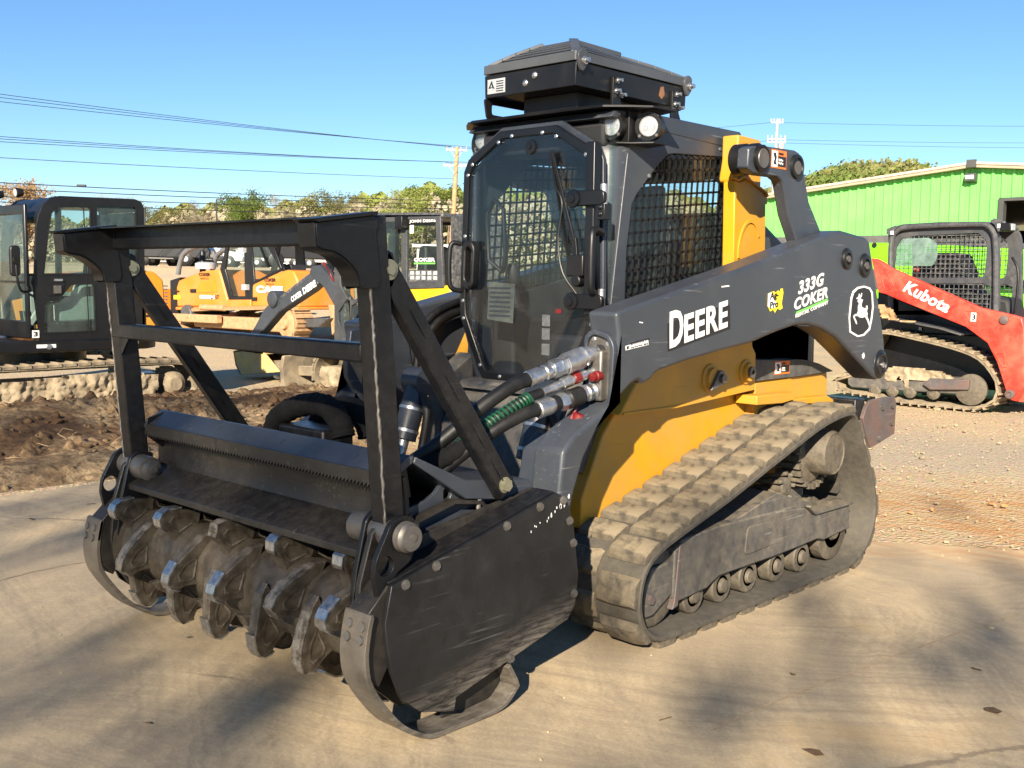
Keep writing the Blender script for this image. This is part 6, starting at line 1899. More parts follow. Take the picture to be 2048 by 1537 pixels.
# ---------------------------------------------------------------- bulldozer (faces -x)
BZ = thing('bulldozer', 'orange bulldozer with glazed cab and grey pipe guards parked across the yard', 'bulldozer')
YZ_ = 12.0
dz_p = [(-18.95, .78), (-20.5, .70), (-22.6, .62), (-23.9, .52), (-24.2, .30), (-24.0, .08), (-23.5, .0), (-22.0, -.02), (-20.2, -.02), (-19.3, .02), (-18.8, .16), (-18.62, .42), (-18.72, .64)]
for ly in (11.95, 13.75):
    crawler(BZ, 'Y', ly, ly + .5, dz_p, .03, M['mud_red'], .19, .035)
MB().prism('Y', 12.0, 12.4, [(-23.6, .14), (-23.6, .46), (-19.3, .50), (-19.3, .16)]).build('track_frame', M['mud_red'], BZ, bevel=.04)
spz = MB().lathe((-19.05, 11.96, .40), (0, -1, 0), [(-.2, .36), (0, .36), (.01, .30), (.02, .16), (.10, .14), (.11, .03)], 26).build('sprocket', M['mud_red'], BZ, smooth=30)
MB().prism('Y', 12.1, 13.9, [(-24.705, 1.218), (-24.566, 1.426), (-23.352, 1.686), (-22.416, 1.749), (-22.29, 1.533), (-21.92, 0.736), (-24.676, 0.66)]).build('engine_hood', M['orange'], BZ, bevel=.05)
gr = MB().prism('Y', 12.15, 13.85, [(-25.151, 1.419), (-24.592, 1.513), (-24.705, 1.218), (-24.712, 0.422), (-25.153, 0.408)]).build('radiator_guard', M['cab_black'], BZ, bevel=.02)
for k in range(10):
    z = .35 + .10 * k
    MB().bar((-25.55, 12.17, z), (-25.30, 12.13, z), .05, .04).build('grille_slat', M['cab_grey'], gr)
hv = MB().prism('Y', 12.085, 12.10, [(-23.535, 1.237), (-23.313, 1.369), (-22.641, 1.476), (-22.464, 1.141), (-23.539, 1.079)]).build('vent_panel', M['orange_deep'], BZ)
MB().prism('Y', 12.08, 12.10, [(-24.817, 0.996), (-24.487, 1.002), (-24.49, 0.885), (-24.82, 0.877)]).build('warning_sticker', M['decal_yellow'], BZ)
for q in ([(-23.886, 1.188), (-23.592, 1.193), (-23.594, 1.092), (-23.889, 1.087)], [(-20.766, 1.024), (-20.54, 1.029), (-20.541, 0.935), (-20.767, 0.929)]):
    MB().prism('Y', 12.07, 12.10, q).build('latch', M['decal_black'], BZ)
MB().prism('Y', 12.07, 12.10, [(-24.842, 1.128), (-24.523, 1.134), (-24.524, 1.09), (-24.843, 1.084)]).build('side_vent', M['decal_black'], BZ)
MB().prism('Y', 12.10, 13.9, [(-20.78, 1.332), (-20.717, 1.373), (-19.657, 1.661), (-19.204, 1.748), (-18.938, 1.716), (-18.765, 1.488), (-18.682, 0.826), (-20.789, 0.768)]).build('rear_housing', M['orange'], BZ, bevel=.04)
MB().prism('Y', 12.05, 13.95, [(-24.676, 0.66), (-21.945, 0.741), (-21.942, 0.929), (-20.786, 0.956), (-20.789, 0.768), (-18.682, 0.826), (-18.683, 0.75), (-24.678, 0.571)]).build('fender', M['orange'], BZ, bevel=.02)
cz_o = [(-22.39, 1.755), (-22.201, 2.115), (-22.064, 2.513), (-21.063, 2.525), (-19.923, 2.521), (-19.474, 1.791), (-19.52, 1.713), (-20.717, 1.373), (-20.79, 1.332), (-20.796, 0.929), (-21.942, 0.902)]
cz_d = [(-22.131, 1.756), (-21.938, 2.401), (-21.202, 2.412), (-21.161, 1.042), (-21.787, 1.029)]
cz_r = [(-20.845, 2.423), (-20.203, 2.433), (-19.996, 2.235), (-19.574, 1.77), (-20.049, 1.632), (-20.716, 1.435)]
cz = MB().prism('Y', 12.12, 12.18, cz_o, [cz_d, cz_r]).build('cab_side', M['cab_black'], BZ, bevel=.015)
MB().prism('Y', 12.15, 12.155, cz_d).build('door_pane', M['pane_far'], cz)
MB().prism('Y', 12.15, 12.155, cz_r).build('side_pane', M['pane_far'], cz)
MB().prism('Y', 13.75, 13.80, cz_o, [cz_d, cz_r]).build('cab_side', M['cab_black'], BZ)
MB().bar([(-20.441, 12.11, 2.414)][0], [(-20.05, 12.11, 1.818)][0], .05, .05, up=(0, 1, 0)).build('window_bar', M['cab_black'], cz)
for q in ([(-21.322, 2.316), (-21.076, 2.314), (-21.078, 2.193), (-21.324, 2.195)], [(-21.165, 1.355), (-20.945, 1.358), (-20.947, 1.209), (-21.168, 1.205)]):
    MB().prism('Y', 12.02, 12.12, q).build('hinge', M['foil'], cz)
MB().prism('Y', 12.0, 13.9, [(-22.219, 2.487), (-22.113, 2.623), (-19.829, 2.623), (-19.647, 2.517), (-19.923, 2.482), (-22.064, 2.494)]).build('cab_roof', M['cab_black'], BZ, bevel=.03)
MB().prism('Y', 12.9, 13.4, round_poly([(-20.6, 1.0), (-20.6, 1.9), (-20.2, 1.9), (-20.0, 1.0)], .05)).build('seat', M['seat'], BZ, bevel=.04)
MB().box(-21.6, -20.9, 12.4, 13.6, .9, 1.5).build('dashboard', M['dark_inside'], BZ, bevel=.04)
for y in (12.35, 13.45):
    MB().tube(smooth_path([q for q in [(-25.032, 12.35, 1.603), (-24.949, 12.35, 1.842), (-24.797, 12.35, 2.079), (-24.62, 12.35, 2.225), (-24.161, 12.35, 2.367), (-23.169, 12.35, 2.505), (-22.848, 12.35, 2.529)]] if y < 13 else [Vector(q) + Vector((0, 1.1, 0)) for q in [(-25.032, 12.35, 1.603), (-24.949, 12.35, 1.842), (-24.797, 12.35, 2.079), (-24.62, 12.35, 2.225), (-24.161, 12.35, 2.367), (-23.169, 12.35, 2.505), (-22.848, 12.35, 2.529)]], 4), .075, 10).build('pipe_guard', surf('grey_pipe', (0.13, 0.135, 0.14), .45), BZ)
MB().lathe((-24.6, 12.9, 1.55), (0, 0, 1), [(0, .09), (.7, .09), (.75, .06)], 14).build('exhaust_stack', M['plain_black'], BZ)
MB().lathe([(-24.442, 12.9, 1.765)][0], (0, 0, 1), [(0, .30), (.16, .30), (.2, .2)], 18).build('intake_cap', M['foil'], BZ)
a, b = [(-23.379, 0.924), (-22.6, 0.942)]
text('model_number', '850M', M['decal_white'], BZ, (a[0], 12.075, a[1]), (1, 0, 0), (0, 0, 1), .1, bold=.006, fit=(b[0] - a[0], .11))
a, b = [(-22.547, 0.949), (-22.389, 0.952)]
text('model_number', 'LT', M['decal_black'], BZ, (a[0], 12.075, a[1]), (1, 0, 0), (0, 0, 1), .1, bold=.004, fit=(b[0] - a[0], .10))
a, b = [(-20.562, 1.143), (-19.355, 1.166)]
text('name_lettering', 'CASE', M['decal_white'], BZ, (a[0], 12.075, a[1]), (1, 0, 0), (0, 0, 1), .1, bold=.007, fit=(b[0] - a[0], .19))
for q0, q1 in ((580, 690), (1218, 1330)):
    a, b = ([(-23.418, 1.559), (-22.824, 1.564)] if q0 == 580 else [(-20.189, 1.442), (-19.67, 1.448)])
    text('rental_lettering', 'COKER', M['decal_black'], BZ, (a[0], 12.075, a[1] + .0), (1, 0, 0), (0, 0, 1), .1, bold=.003, fit=(b[0] - a[0], .09))
    text('rental_lettering', 'RENTAL CO', M['decal_black'], BZ, (a[0] + .08, 12.075, a[1] - .09), (1, 0, 0), (0, 0, 1), .1, bold=.001, fit=(b[0] - a[0] - .16, .05))
lc = MB().cyl([(-23.123, 11.98, 0.693)][0], [(-21.919, 11.98, 0.706)][0], .085, n=16).build('lift_cylinder', M['mud_red'], BZ)
MB().prism('Y', 11.9, 12.1, [(-24.13, 0.63), (-23.912, 0.746), (-23.701, 0.708), (-23.538, 0.471), (-23.5, 0.297), (-24.143, 0.184)]).build('push_arm_bracket', M['cab_grey'], BZ, bevel=.03)
MB().prism('Y', 11.6, 14.6, [(-26.9, .05), (-27.1, .6), (-26.9, 1.15), (-26.8, 1.15), (-26.85, .6), (-26.7, .05)]).build('blade', M['orange_deep'], BZ, bevel=.02)
for y in (11.85, 14.2):
    MB().bar((-26.8, y, .35), (-22.0, y, .40), .18, .22).build('push_arm', M['mud_red'], BZ, bevel=.02)
# ripper at the rear
MB().prism('Y', 12.2, 13.8, [(-19.141, 0.491), (-17.64, 0.584), (-18.021, 0.338), (-18.806, 0.305)]).build('ripper_beam', M['cab_grey'], BZ, bevel=.03)
for y in (12.4, 13.0, 13.6):
    MB().prism('Y', y, y + .12, [(-17.9, .9), (-17.6, .9), (-17.5, .35), (-17.75, .15), (-17.8, .5)]).build('ripper_shank', M['mud_red'], BZ, bevel=.02)
rebase(BZ, (-21.5, 13.0, 0))

# ---------------------------------------------------------------- red track loader (faces +x)
KB = thing('red_track_loader', 'red compact track loader with mesh-sided canopy parked before the green building', 'track loader')
k_p = [(-3.261, 0.247), (-3.103, 0.304), (-2.903, 0.408), (-2.71, 0.878), (-2.591, 0.927), (-2.261, 0.878), (-1.686, 0.766), (-1.393, 0.665), (-1.239, 0.524), (-1.136, 0.353), (-1.153, 0.187), (-1.255, 0.109), (-1.427, 0.052), (-1.786, 0.05), (-2.367, 0.07), (-2.764, 0.124), (-3.079, 0.14), (-3.225, 0.174)]
k_p = [(p[0], max(.06, p[1])) for p in k_p]
for ly in (10.1, 11.35):
    crawler(KB, 'Y', ly, ly + .40, k_p, .03, M['belt_mud'], .115, .026, shoe_th=.012)
kf = MB().prism('Y', 10.12, 10.4, [(-3.114, 0.332), (-3.036, 0.368), (-2.572, 0.386), (-1.632, 0.404), (-1.454, 0.403), (-1.383, 0.346), (-1.456, 0.201), (-1.944, 0.195), (-2.562, 0.181), (-3.043, 0.172), (-3.1, 0.212)]).build('track_frame', M['frame_grey'], KB, bevel=.015)
mud_coat(kf, 'Y', 10.11, [(-2.594, 0.37), (-2.561, 0.475), (-2.428, 0.52), (-2.104, 0.506), (-1.818, 0.496), (-1.647, 0.424), (-1.63, 0.369), (-2.226, 0.324), (-2.234, 0.207), (-2.293, 0.203), (-2.299, 0.318), (-2.567, 0.283)], 5, depth=.05, step=.02)
MB().prism('Y', 10.06, 10.13, [(-2.041, 0.296), (-1.946, 0.382), (-1.453, 0.4), (-1.453, 0.272), (-1.938, 0.233)]).build('end_cover', M['rust'], kf, bevel=.01)
for (u, z) in [(-2.713, 0.146), (-2.47, 0.159), (-2.232, 0.161), (-1.921, 0.169)]:
    disc(KB, 'track_roller', 'Y', 10.16, u, z + .02, .085, .05, 'roller', -1)
u, z = [(-1.446, 0.272)][0]
disc(KB, 'front_idler', 'Y', 10.16, u, z, .20, .06, 'roller', -1)
MB().box(-2.9, -1.1, 10.5, 11.4, .25, .95).build('belly', M['cab_black'], KB, bevel=.02)
MB().prism('Y', 10.55, 11.35, [(-2.932, 1.496), (-2.781, 1.444), (-1.683, 1.051), (-1.503, 0.918), (-1.594, 0.743), (-2.896, 0.78)]).build('chassis', M['cab_black'], KB, bevel=.02)
fd = MB().strip('Y', 10.08, 10.5, [(-2.663, 1.126), (-2.53, 1.11), (-2.182, 1.07), (-1.866, 1.021), (-1.598, 0.951)], .02).build('track_fender', M['cab_grey'], KB, bevel=.004)
mud_coat(fd, 'Y', 10.05, [(-2.673, 1.329), (-2.573, 1.321), (-2.461, 1.271), (-2.357, 1.138), (-2.165, 1.134), (-2.119, 1.079), (-2.508, 1.111), (-2.63, 1.139)], 9, 'mud_red', depth=.08, step=.02)
MB().box(-2.32, -2.28, 10.52, 10.53, .98, 1.02).build('step_sticker', M['white'], KB)
ka_o = [(-2.803, 1.933), (-2.747, 1.92), (-2.645, 1.869), (-2.576, 1.817), (-1.769, 1.479), (-1.363, 1.313), (-1.168, 1.274), (-0.976, 1.236), (-0.854, 1.201), (-0.82, 1.095), (-0.772, 0.366), (-0.859, 0.181), (-0.926, 0.195), (-0.967, 0.251), (-1.113, 0.647), (-1.241, 0.879), (-1.516, 1.067), (-2.325, 1.359), (-2.58, 1.458), (-2.68, 1.478)]
kar = MB().prism('Y', 10.02, 10.16, ka_o).build('lift_arm', M['red'], KB, bevel=.012, seg=3)
MB().prism('Y', 11.32, 11.46, ka_o).build('lift_arm', M['red'], KB, bevel=.012)
def outline(poly, w_, y, parent, name, mt):
    cen = Vector((sum(p[0] for p in poly) / len(poly), sum(p[1] for p in poly) / len(poly)))
    sml = [tuple(cen + (Vector(p) - cen) * (1 - w_)) for p in poly]
    return MB().prism('Y', y, y + .02, poly, [sml]).build(name, M[mt], parent, bevel=.003)
outline(round_poly([(-2.669, 1.742), (-2.615, 1.764), (-2.547, 1.711), (-2.463, 1.565), (-2.493, 1.523), (-2.591, 1.5)], .03), .16, 10.012, kar, 'pressed_rib', 'red')
outline(round_poly([(-1.566, 1.277), (-1.349, 1.259), (-1.337, 1.224), (-1.388, 1.083), (-1.437, 1.091)], .03), .12, 10.012, kar, 'pressed_rib', 'red')
a, b = [(-2.353, 1.504), (-1.76, 1.226)]
dv = Vector((b[0] - a[0], 0, b[1] - a[1]))
text('name_lettering', 'Kubota', M['decal_white'], kar, (a[0], 10.0175, a[1]), dv, (-dv.z, 0, dv.x), .1, bold=.003, shear=.15, sp=1.05, fit=(dv.length, .155))
q = [(-1.456, 1.14), (-1.393, 1.248)]
pb = MB().box(q[0][0], q[1][0], 10.014, 10.02, q[0][1], q[1][1]).build('number_plate', M['white'], kar)
text('plate_number', '3', M['decal_black'], pb, (q[0][0] + .012, 10.0135, q[0][1] + .018), (1, 0, 0), (0, 0, 1), .1, bold=.004, fit=(.045, q[1][1] - q[0][1] - .036))
u, z = [(-1.052, 1.175)][0]
MB().lathe((u, 10.02, z), (0, -1, 0), [(0, .055), (.03, .055), (.035, .045), (.04, .01)], 18).build('arm_pin', M['rust'], kar)
u, z = [(-0.935, 0.266)][0]
MB().lathe((u, 10.02, z), (0, -1, 0), [(0, .06), (.03, .055), (.035, .03), (.02, .02)], 18).build('arm_pin', M['rust'], kar)
outline([(-1.159, 0.778), (-1.037, 0.798), (-0.987, 0.599), (-1.044, 0.582)], .35, 10.006, kar, 'arm_bracket', 'red')
MB().prism('Y', 10.3, 11.2, [(-.95, .15), (-.98, 1.0), (-.86, 1.02), (-.80, .15)]).build('attach_plate', M['red'], KB, bevel=.01)
MB().bar((-1.05, 10.5, .95), (-.92, 10.5, .35), .09, .09).build('tilt_cylinder', M['dark_steel'], KB)
# canopy with screens
kc_o = round_poly([(-2.821, 2.283), (-2.794, 1.924), (-2.744, 1.171), (-1.377, 1.216), (-1.297, 1.28), (-1.351, 2.184), (-1.379, 2.286), (-1.484, 2.395), (-2.12, 2.411), (-2.617, 2.392), (-2.747, 2.325)], .02)
kw_u = round_poly([(-2.712, 1.859), (-2.696, 2.097), (-2.63, 2.215), (-2.433, 2.242), (-1.617, 2.265), (-1.505, 2.156), (-1.5, 1.983), (-1.515, 1.716), (-1.564, 1.69), (-2.273, 1.681), (-2.693, 1.707)], .03)
kw_l = [(-2.642, 1.599), (-1.52, 1.616), (-1.417, 1.574), (-1.431, 1.287), (-2.623, 1.23)]
kc = MB().prism('Y', 10.55, 10.58, kc_o, [kw_u, kw_l]).build('canopy_side', M['cab_grey'], KB, bevel=.006)
ks = MB()
lattice(ks, 'Y', 10.57, .008, kw_u, .062, .062, .010)
lattice(ks, 'Y', 10.57, .008, kw_l, .062, .062, .010)
kso = ks.build('canopy_screen', M['cab_grey'], kc, smooth=0)
kc2 = twin(kc, KB, location=(0, .78, 0))
twin(kso, kc2)
MB().prism('Y', 10.56, 10.563, round_poly([(-2.699, 1.837), (-2.7, 2.076), (-2.629, 2.204), (-2.258, 2.214), (-2.147, 2.134), (-2.134, 1.986), (-2.151, 1.912), (-2.195, 1.838)], .03)).build('torn_plastic_sheet', glass('clouded_plastic', (0.45, 0.6, 0.55), (0.25, 0.36, 0.32), .45), kc)
pt_ = [(u_, 10.50, z_) for u_, z_ in [(-1.326, 1.239), (-1.358, 1.879), (-1.382, 2.152), (-1.41, 2.264), (-1.483, 2.347), (-1.604, 2.37), (-2.203, 2.369), (-2.571, 2.351), (-2.69, 2.3), (-2.741, 2.204), (-2.744, 1.923), (-2.705, 1.173)]]
MB().tube(smooth_path(pt_, 4), .038, 10).build('canopy_post', M['cab_grey'], KB)
MB().tube(smooth_path([(p[0], 11.40, p[2]) for p in pt_], 4), .038, 10).build('canopy_post', M['cab_grey'], KB)
MB().prism('Y', 10.52, 11.42, [(-2.738, 2.368), (-2.617, 2.4), (-2.12, 2.416), (-1.484, 2.402), (-1.403, 2.357), (-1.411, 2.327), (-1.502, 2.37), (-2.118, 2.387), (-2.615, 2.371)]).build('canopy_roof', M['cab_grey'], KB, bevel=.01)
for q in ([(-2.798, 2.27), (-2.804, 2.335), (-2.678, 2.38), (-2.649, 2.364), (-2.743, 2.247)], [(-1.447, 2.406), (-1.395, 2.44), (-1.261, 2.396), (-1.255, 2.291), (-1.341, 2.268), (-1.385, 2.354)]):
    g_ = MB().prism('Y', 10.44, 10.50, q).build('corner_plate', M['cab_grey'], KB, bevel=.006)
for (u, z) in [(-1.326, 2.341), (-2.716, 2.281)]:
    MB().box(u - .02, u + .02, 10.434, 10.441, z - .025, z + .025).build('sticker', M['white'], KB)
u, z = [(-1.218, 2.325)][0]
wl_ = MB().box(u - .09, u + .04, 10.42, 10.55, z - .05, z + .05).build('work_lamp', M['plain_black'], KB, bevel=.01)
MB().box(u + .03, u + .055, 10.43, 10.54, z - .04, z + .04).build('lens', M['foil'], wl_)
MB().prism('Y', 10.75, 11.2, round_poly([(-2.15, 1.0), (-2.15, 1.7), (-2.0, 1.72), (-1.9, 1.25), (-1.5, 1.2), (-1.5, 1.0)], .05)).build('seat', M['seat'], KB, bevel=.03)
MB().prism('Y', 10.72, 11.28, [(-2.50, .95), (-2.45, 2.02), (-1.95, 2.02), (-1.72, 1.50), (-1.25, 1.42), (-1.15, .95)]).build('dark_backing_block', M['dark_inside'], KB, bevel=.05)  # dark block added to black out the canopy interior and hide the lime boom
MB().tube(smooth_path([(-1.25, 10.6, 1.2), (-1.12, 10.55, 1.25), (-1.10, 10.55, 1.75), (-1.2, 10.6, 1.95)], 4), .016, 8).build('grab_rail', M['plain_black'], KB)
for y in (10.78, 11.15):
    MB().tube([(-1.45, y, 1.1), (-1.40, y, 1.38)], .018, 8).build('control_lever', M['red_plastic'], KB)
MB().prism('Y', 10.6, 11.35, [(-3.0, .5), (-3.05, 1.35), (-2.75, 1.5), (-2.55, 1.5), (-2.55, .5)]).build('engine_cover', M['cab_black'], KB, bevel=.03)
rebase(KB, (-2.0, 10.75, 0))

# ---------------------------------------------------------------- lime-green telehandler behind it
TH = thing('lime_loader', 'lime-green boom loader partly hidden behind the red track loader', 'loader')
YT = 14.2
bo = MB().prism('Y', YT, YT + .35, [(-4.827, 2.312), (-4.246, 2.304), (-2.031, 2.167), (-2.003, 1.684), (-2.646, 1.693), (-3.523, 1.559), (-4.218, 1.779), (-4.74, 1.845)]).build('boom', M['lime'], TH, bevel=.02)
u, z = [(-4.698, 2.267)][0]
MB().cyl((u, YT - .012, z), (u, YT + .01, z), .045, n=16).build('boom_hole', M['decal_black'], bo)
MB().prism('Y', YT + .05, YT + .55, [(-4.503, 2.148), (-4.035, 2.44), (-2.954, 2.34), (-2.18, 2.265), (-2.175, 2.187), (-3.431, 2.182), (-4.272, 1.976)]).build('boom_cover', M['cab_grey'], TH, bevel=.02)
MB().prism('Y', YT + .4, YT + 1.9, [(-4.9, 0.963), (-4.925, 1.452), (-4.477, 1.678), (-2.081, 1.544), (-2.024, 0.585), (-4.873, 0.427)]).build('body', M['lime'], TH, bevel=.05)
for (px_, r_) in ((1790, .45), (2060, .45)):
    u = ([(-4.287, 0.557)] if px_ == 1790 else [(-2.086, 0.672)])[0][0]
    for y in (YT + .25, YT + 1.75):
        w_ = MB().lathe((u, y, .45), (0, 1, 0), [(0, .30), (.02, .42), (.06, .45), (.28, .45), (.32, .42), (.34, .30)], 28).build('wheel', M['rubber'], TH)
        MB().lathe((u, y - .005, .45), (0, 1, 0), [(0, .05), (.02, .24), (.10, .26), (.34, .26)], 22).build('rim', M['lime'], w_)
MB().prism('Y', YT + .9, YT + 1.8, round_poly([(-3.3, 1.1), (-3.2, 2.1), (-2.2, 2.15), (-2.0, 1.1)], .06)).build('cab', M['cab_black'], TH, bevel=.03)
rebase(TH, (-2.2, 15.2, 0))

# ---------------------------------------------------------------- vehicles and buildings by the road
def car(px, py_base, D, colr, kind, label, face=0.0, seed=0):
    p = px_pos(px, D)
    g0 = terrain(p.x, p.y)
    t = thing('pickup_truck' if kind == 'pickup' else 'parked_car', label, 'pickup' if kind == 'pickup' else 'car', (p.x, p.y, g0), YAW + face, 'vehicles parked by the road')
    paint = flat('car_paint_%d' % seed, colr, .3)
    if kind == 'pickup':
        prof = [(-2.6, .45), (-2.6, 1.0), (-1.0, 1.02), (-.8, 1.08), (-.65, 1.75), (.55, 1.75), (1.1, 1.12), (2.4, 1.02), (2.6, .8), (2.6, .4)]
        win = [(-.58, 1.15), (-.5, 1.65), (.5, 1.65), (.92, 1.15)]
    else:
        prof = [(-2.2, .42), (-2.25, .85), (-1.9, 1.0), (-1.2, 1.42), (.2, 1.45), (1.0, .98), (2.1, .82), (2.2, .6), (2.15, .38)]
        win = [(-1.45, 1.02), (-1.0, 1.35), (.15, 1.37), (.75, 1.0)]
    MB().prism('Y', -.9, .9, prof).build('body', paint, t, bevel=.05)
    for y in (-.905, .905):
        MB().prism('Y', min(y, y * .99), max(y, y * .99) + .004, win).build('side_window', M['dark_inside'], t)
    for x in (-1.45, 1.45):
        for y in (-.92, .72):
            w_ = MB().lathe((x, y, .36), (0, 1, 0), [(0, .28), (.03, .36), (.17, .36), (.2, .28)], 18).build('wheel', M['plain_black'], t)
            MB().lathe((x, y - .005, .36), (0, 1, 0), [(0, .05), (.01, .2), (.05, .2)], 14).build('rim', M['foil'], w_)
    MB().box(2.16 if kind != 'pickup' else 2.58, 2.26 if kind != 'pickup' else 2.63, -.75, -.45, .62, .78).build('headlight', M['foil'], t)
    MB().box(2.16 if kind != 'pickup' else 2.58, 2.26 if kind != 'pickup' else 2.63, .45, .75, .62, .78).build('headlight', M['foil'], t)
    return t
car(318, 540, 52, (0.015, .015, .017), 'pickup', 'black pickup parked just right of the excavator cab', .1, 1)
car(352, 530, 56, (0.30, 0.31, 0.33), 'car', 'silver car parked behind the grey pipe guards', .0, 2)
car(408, 520, 58, (0.75, .75, .74), 'car', 'white car parked behind the bulldozer hood', .1, 3)
car(572, 520, 60, (0.75, .75, .74), 'pickup', 'white pickup parked between the bulldozer cab and the arm', .0, 4)
car(612, 528, 50, (0.02, .02, .022), 'pickup', 'black pickup parked above the grey excavator arm', .3, 5)
car(648, 518, 60, (0.55, .54, .52), 'car', 'pale beige car parked under the push frame gusset', .0, 6)
p = px_pos(902, 78)
WB = thing('roadside_building', 'small white garage building at the foot of the wooden pole', 'building', on_ground(p.x, p.y), YAW)
MB().box(-2.6, 2.6, 0, 5, 0, 1.9).build('wall', surf('white_wall', (0.62, 0.60, 0.56), .7), WB)
MB().box(-2.9, 2.9, -.3, 5.3, 1.9, 2.1).build('roof', surf('pale_roof', (0.55, 0.55, 0.54), .5), WB)
MB().box(-1.6, -.5, -.03, .0, .05, 1.4).build('garage_door', surf('tan_door', (0.45, 0.33, 0.2), .6), WB)
MB().box(.5, 2.2, -.03, .0, .05, 1.5).build('garage_door', surf('red_brick_panel', (0.32, 0.14, 0.10), .8), WB)
p = px_pos(604, 66)
SG = thing('road_sign', 'red lettered sign board standing behind the parked pickups', 'sign', on_ground(p.x, p.y), YAW)
MB().box(-.75, .75, -.03, .03, 1.2, 2.0).build('board', surf('red_sign', (0.45, 0.06, 0.05), .5), SG)
MB().box(-.65, .65, -.036, -.03, 1.45, 1.75).build('sign_panel', M['white'], SG)
for x in (-.6, .6):
    MB().box(x - .04, x + .04, -.03, .03, 0, 1.2).build('post', M['dark_steel'], SG)
# white pipe fence along the road
a = px_pos(285, 68)
FN = thing('pipe_fence', 'low white pipe fence along the far road behind the parked vehicles', 'fence', on_ground(a.x, a.y))
for k in range(13):
    a, b = px_pos(285 + k * 32, 68), px_pos(285 + k * 32 + 32, 68)
    a, b = on_ground(a.x, a.y) - FN.location, on_ground(b.x, b.y) - FN.location
    for z in (.45, .95):
        MB().cyl(a + Vector((0, 0, z)), b + Vector((0, 0, z)), .03, n=6).build('rail', M['white'], FN)
    MB().cyl(a, a + Vector((0, 0, 1.05)), .04, n=6).build('post', M['white'], FN)

# ================================================================ trees, wooded hill, poles and wires
def leaf_mat(name, col, var=.35, trans=.35):
    m, nt, b = _new(name)
    oi = nt.nodes.new('ShaderNodeObjectInfo')
    geo = nt.nodes.new('ShaderNodeNewGeometry')
    tc = nt.nodes.new('ShaderNodeTexCoord')
    n = _noise(nt, tc.outputs['Object'], .9, 3, .6)
    c = _mix(nt, _ramp(nt, n.outputs['Fac'], .35, .65), tuple(x * (1 - var) for x in col), tuple(min(1, x * (1 + var)) for x in col))
    c = _mix(nt, _math(nt, 'MULTIPLY', geo.outputs['Random Per Island'], .55), c, (col[0] * 1.5, col[1] * 1.25, col[2] * .9))
    nt.links.new(c, b.inputs['Base Color'])
    b.inputs['Roughness'].default_value = .8
    b.inputs['Specular IOR Level'].default_value = .2
    tr = nt.nodes.new('ShaderNodeBsdfTranslucent')
    nt.links.new(c, tr.inputs[0])
    mx = nt.nodes.new('ShaderNodeMixShader')
    mx.inputs[0].default_value = trans
    nt.links.new(b.outputs[0], mx.inputs[1])
    nt.links.new(tr.outputs[0], mx.inputs[2])
    nt.links.new(mx.outputs[0], nt.nodes['Material Output'].inputs[0])
    return m
LEAF = {'spring': leaf_mat('spring_leaves', (0.215, 0.265, 0.070)), 'green': leaf_mat('fresh_green_leaves', (0.130, 0.190, 0.050)),
        'tan': leaf_mat('tan_buds', (0.290, 0.205, 0.115)), 'bare': leaf_mat('grey_twigs', (0.265, 0.250, 0.190), trans=.1), 'olive': leaf_mat('olive_leaves', (0.200, 0.215, 0.085))}
BARK = surf('bark', (0.16, 0.125, 0.095), .9, var=.35, vscale=4, bump=.4, bscale=20)

def tree_meshes(seed, H, spread, leaf, n_leaf, lsize, style):
    """Tapered trunk with limbs in one mesh and a crown of leaf-sized faces in another; unit: metres, root at the origin."""
    rg = random.Random(seed)
    tk, cr = MB(), MB()
    tips = []
    def limb(p, d, L, r, lvl):
        n = 4
        pts, rs = [p.copy()], [r]
        for i in range(n):
            d = (d + Vector((rg.gauss(0, .16), rg.gauss(0, .16), rg.gauss(.05, .10)))).normalized()
            p = p + d * (L / n)
            pts.append(p.copy())
            rs.append(r * (1 - .72 * (i + 1) / n))
        tk.tube(pts, rs, 7 if lvl == 0 else 5 if lvl == 1 else 4, caps=False)
        if lvl >= 2:
            tips.extend(pts[1:])
        if lvl < 3:
            for k in range((7, 5, 4)[lvl]):
                t = rg.uniform(.35, 1.0) if lvl == 0 else rg.uniform(.25, 1.0)
                i = min(n - 1, int(t * n))
                q = pts[i].lerp(pts[i + 1], t * n - i)
                a = rg.uniform(0, 2 * math.pi)
                up_ = rg.uniform(.25, .9)
                nd = Vector((math.cos(a) * spread, math.sin(a) * spread, up_)).normalized()
                limb(q, nd, L * rg.uniform(.38, .62), rs[i] * .55, lvl + 1)
    limb(Vector((0, 0, -.2)), Vector((0, 0, 1)), H * .78, H * .022, 0)
    for k in range(n_leaf):
        c = rg.choice(tips) + Vector((rg.gauss(0, .32), rg.gauss(0, .32), rg.gauss(0, .28))) * (H / 9)
        a = Vector((rg.gauss(0, 1), rg.gauss(0, 1), rg.gauss(0, .7))).normalized()
        b_ = a.orthogonal().normalized()
        s_ = lsize * rg.uniform(.6, 1.5)
        w_ = s_ * (.5 if style != 'bare' else .10)
        if style == 'bare':
            s_ *= 2.2
        cr.add([c - a * s_ * .5, c + b_ * w_ * .5, c + a * s_ * .5, c - b_ * w_ * .5], [(0, 1, 2, 3)])
    t_me, c_me = tk.mesh('trunk'), cr.mesh('crown')
    t_me.materials.append(BARK)
    sm(t_me, 60)
    c_me.materials.append(LEAF[leaf])
    zs = [v.co.z for v in c_me.vertices]
    return t_me, c_me, max(zs)
KIND = {}
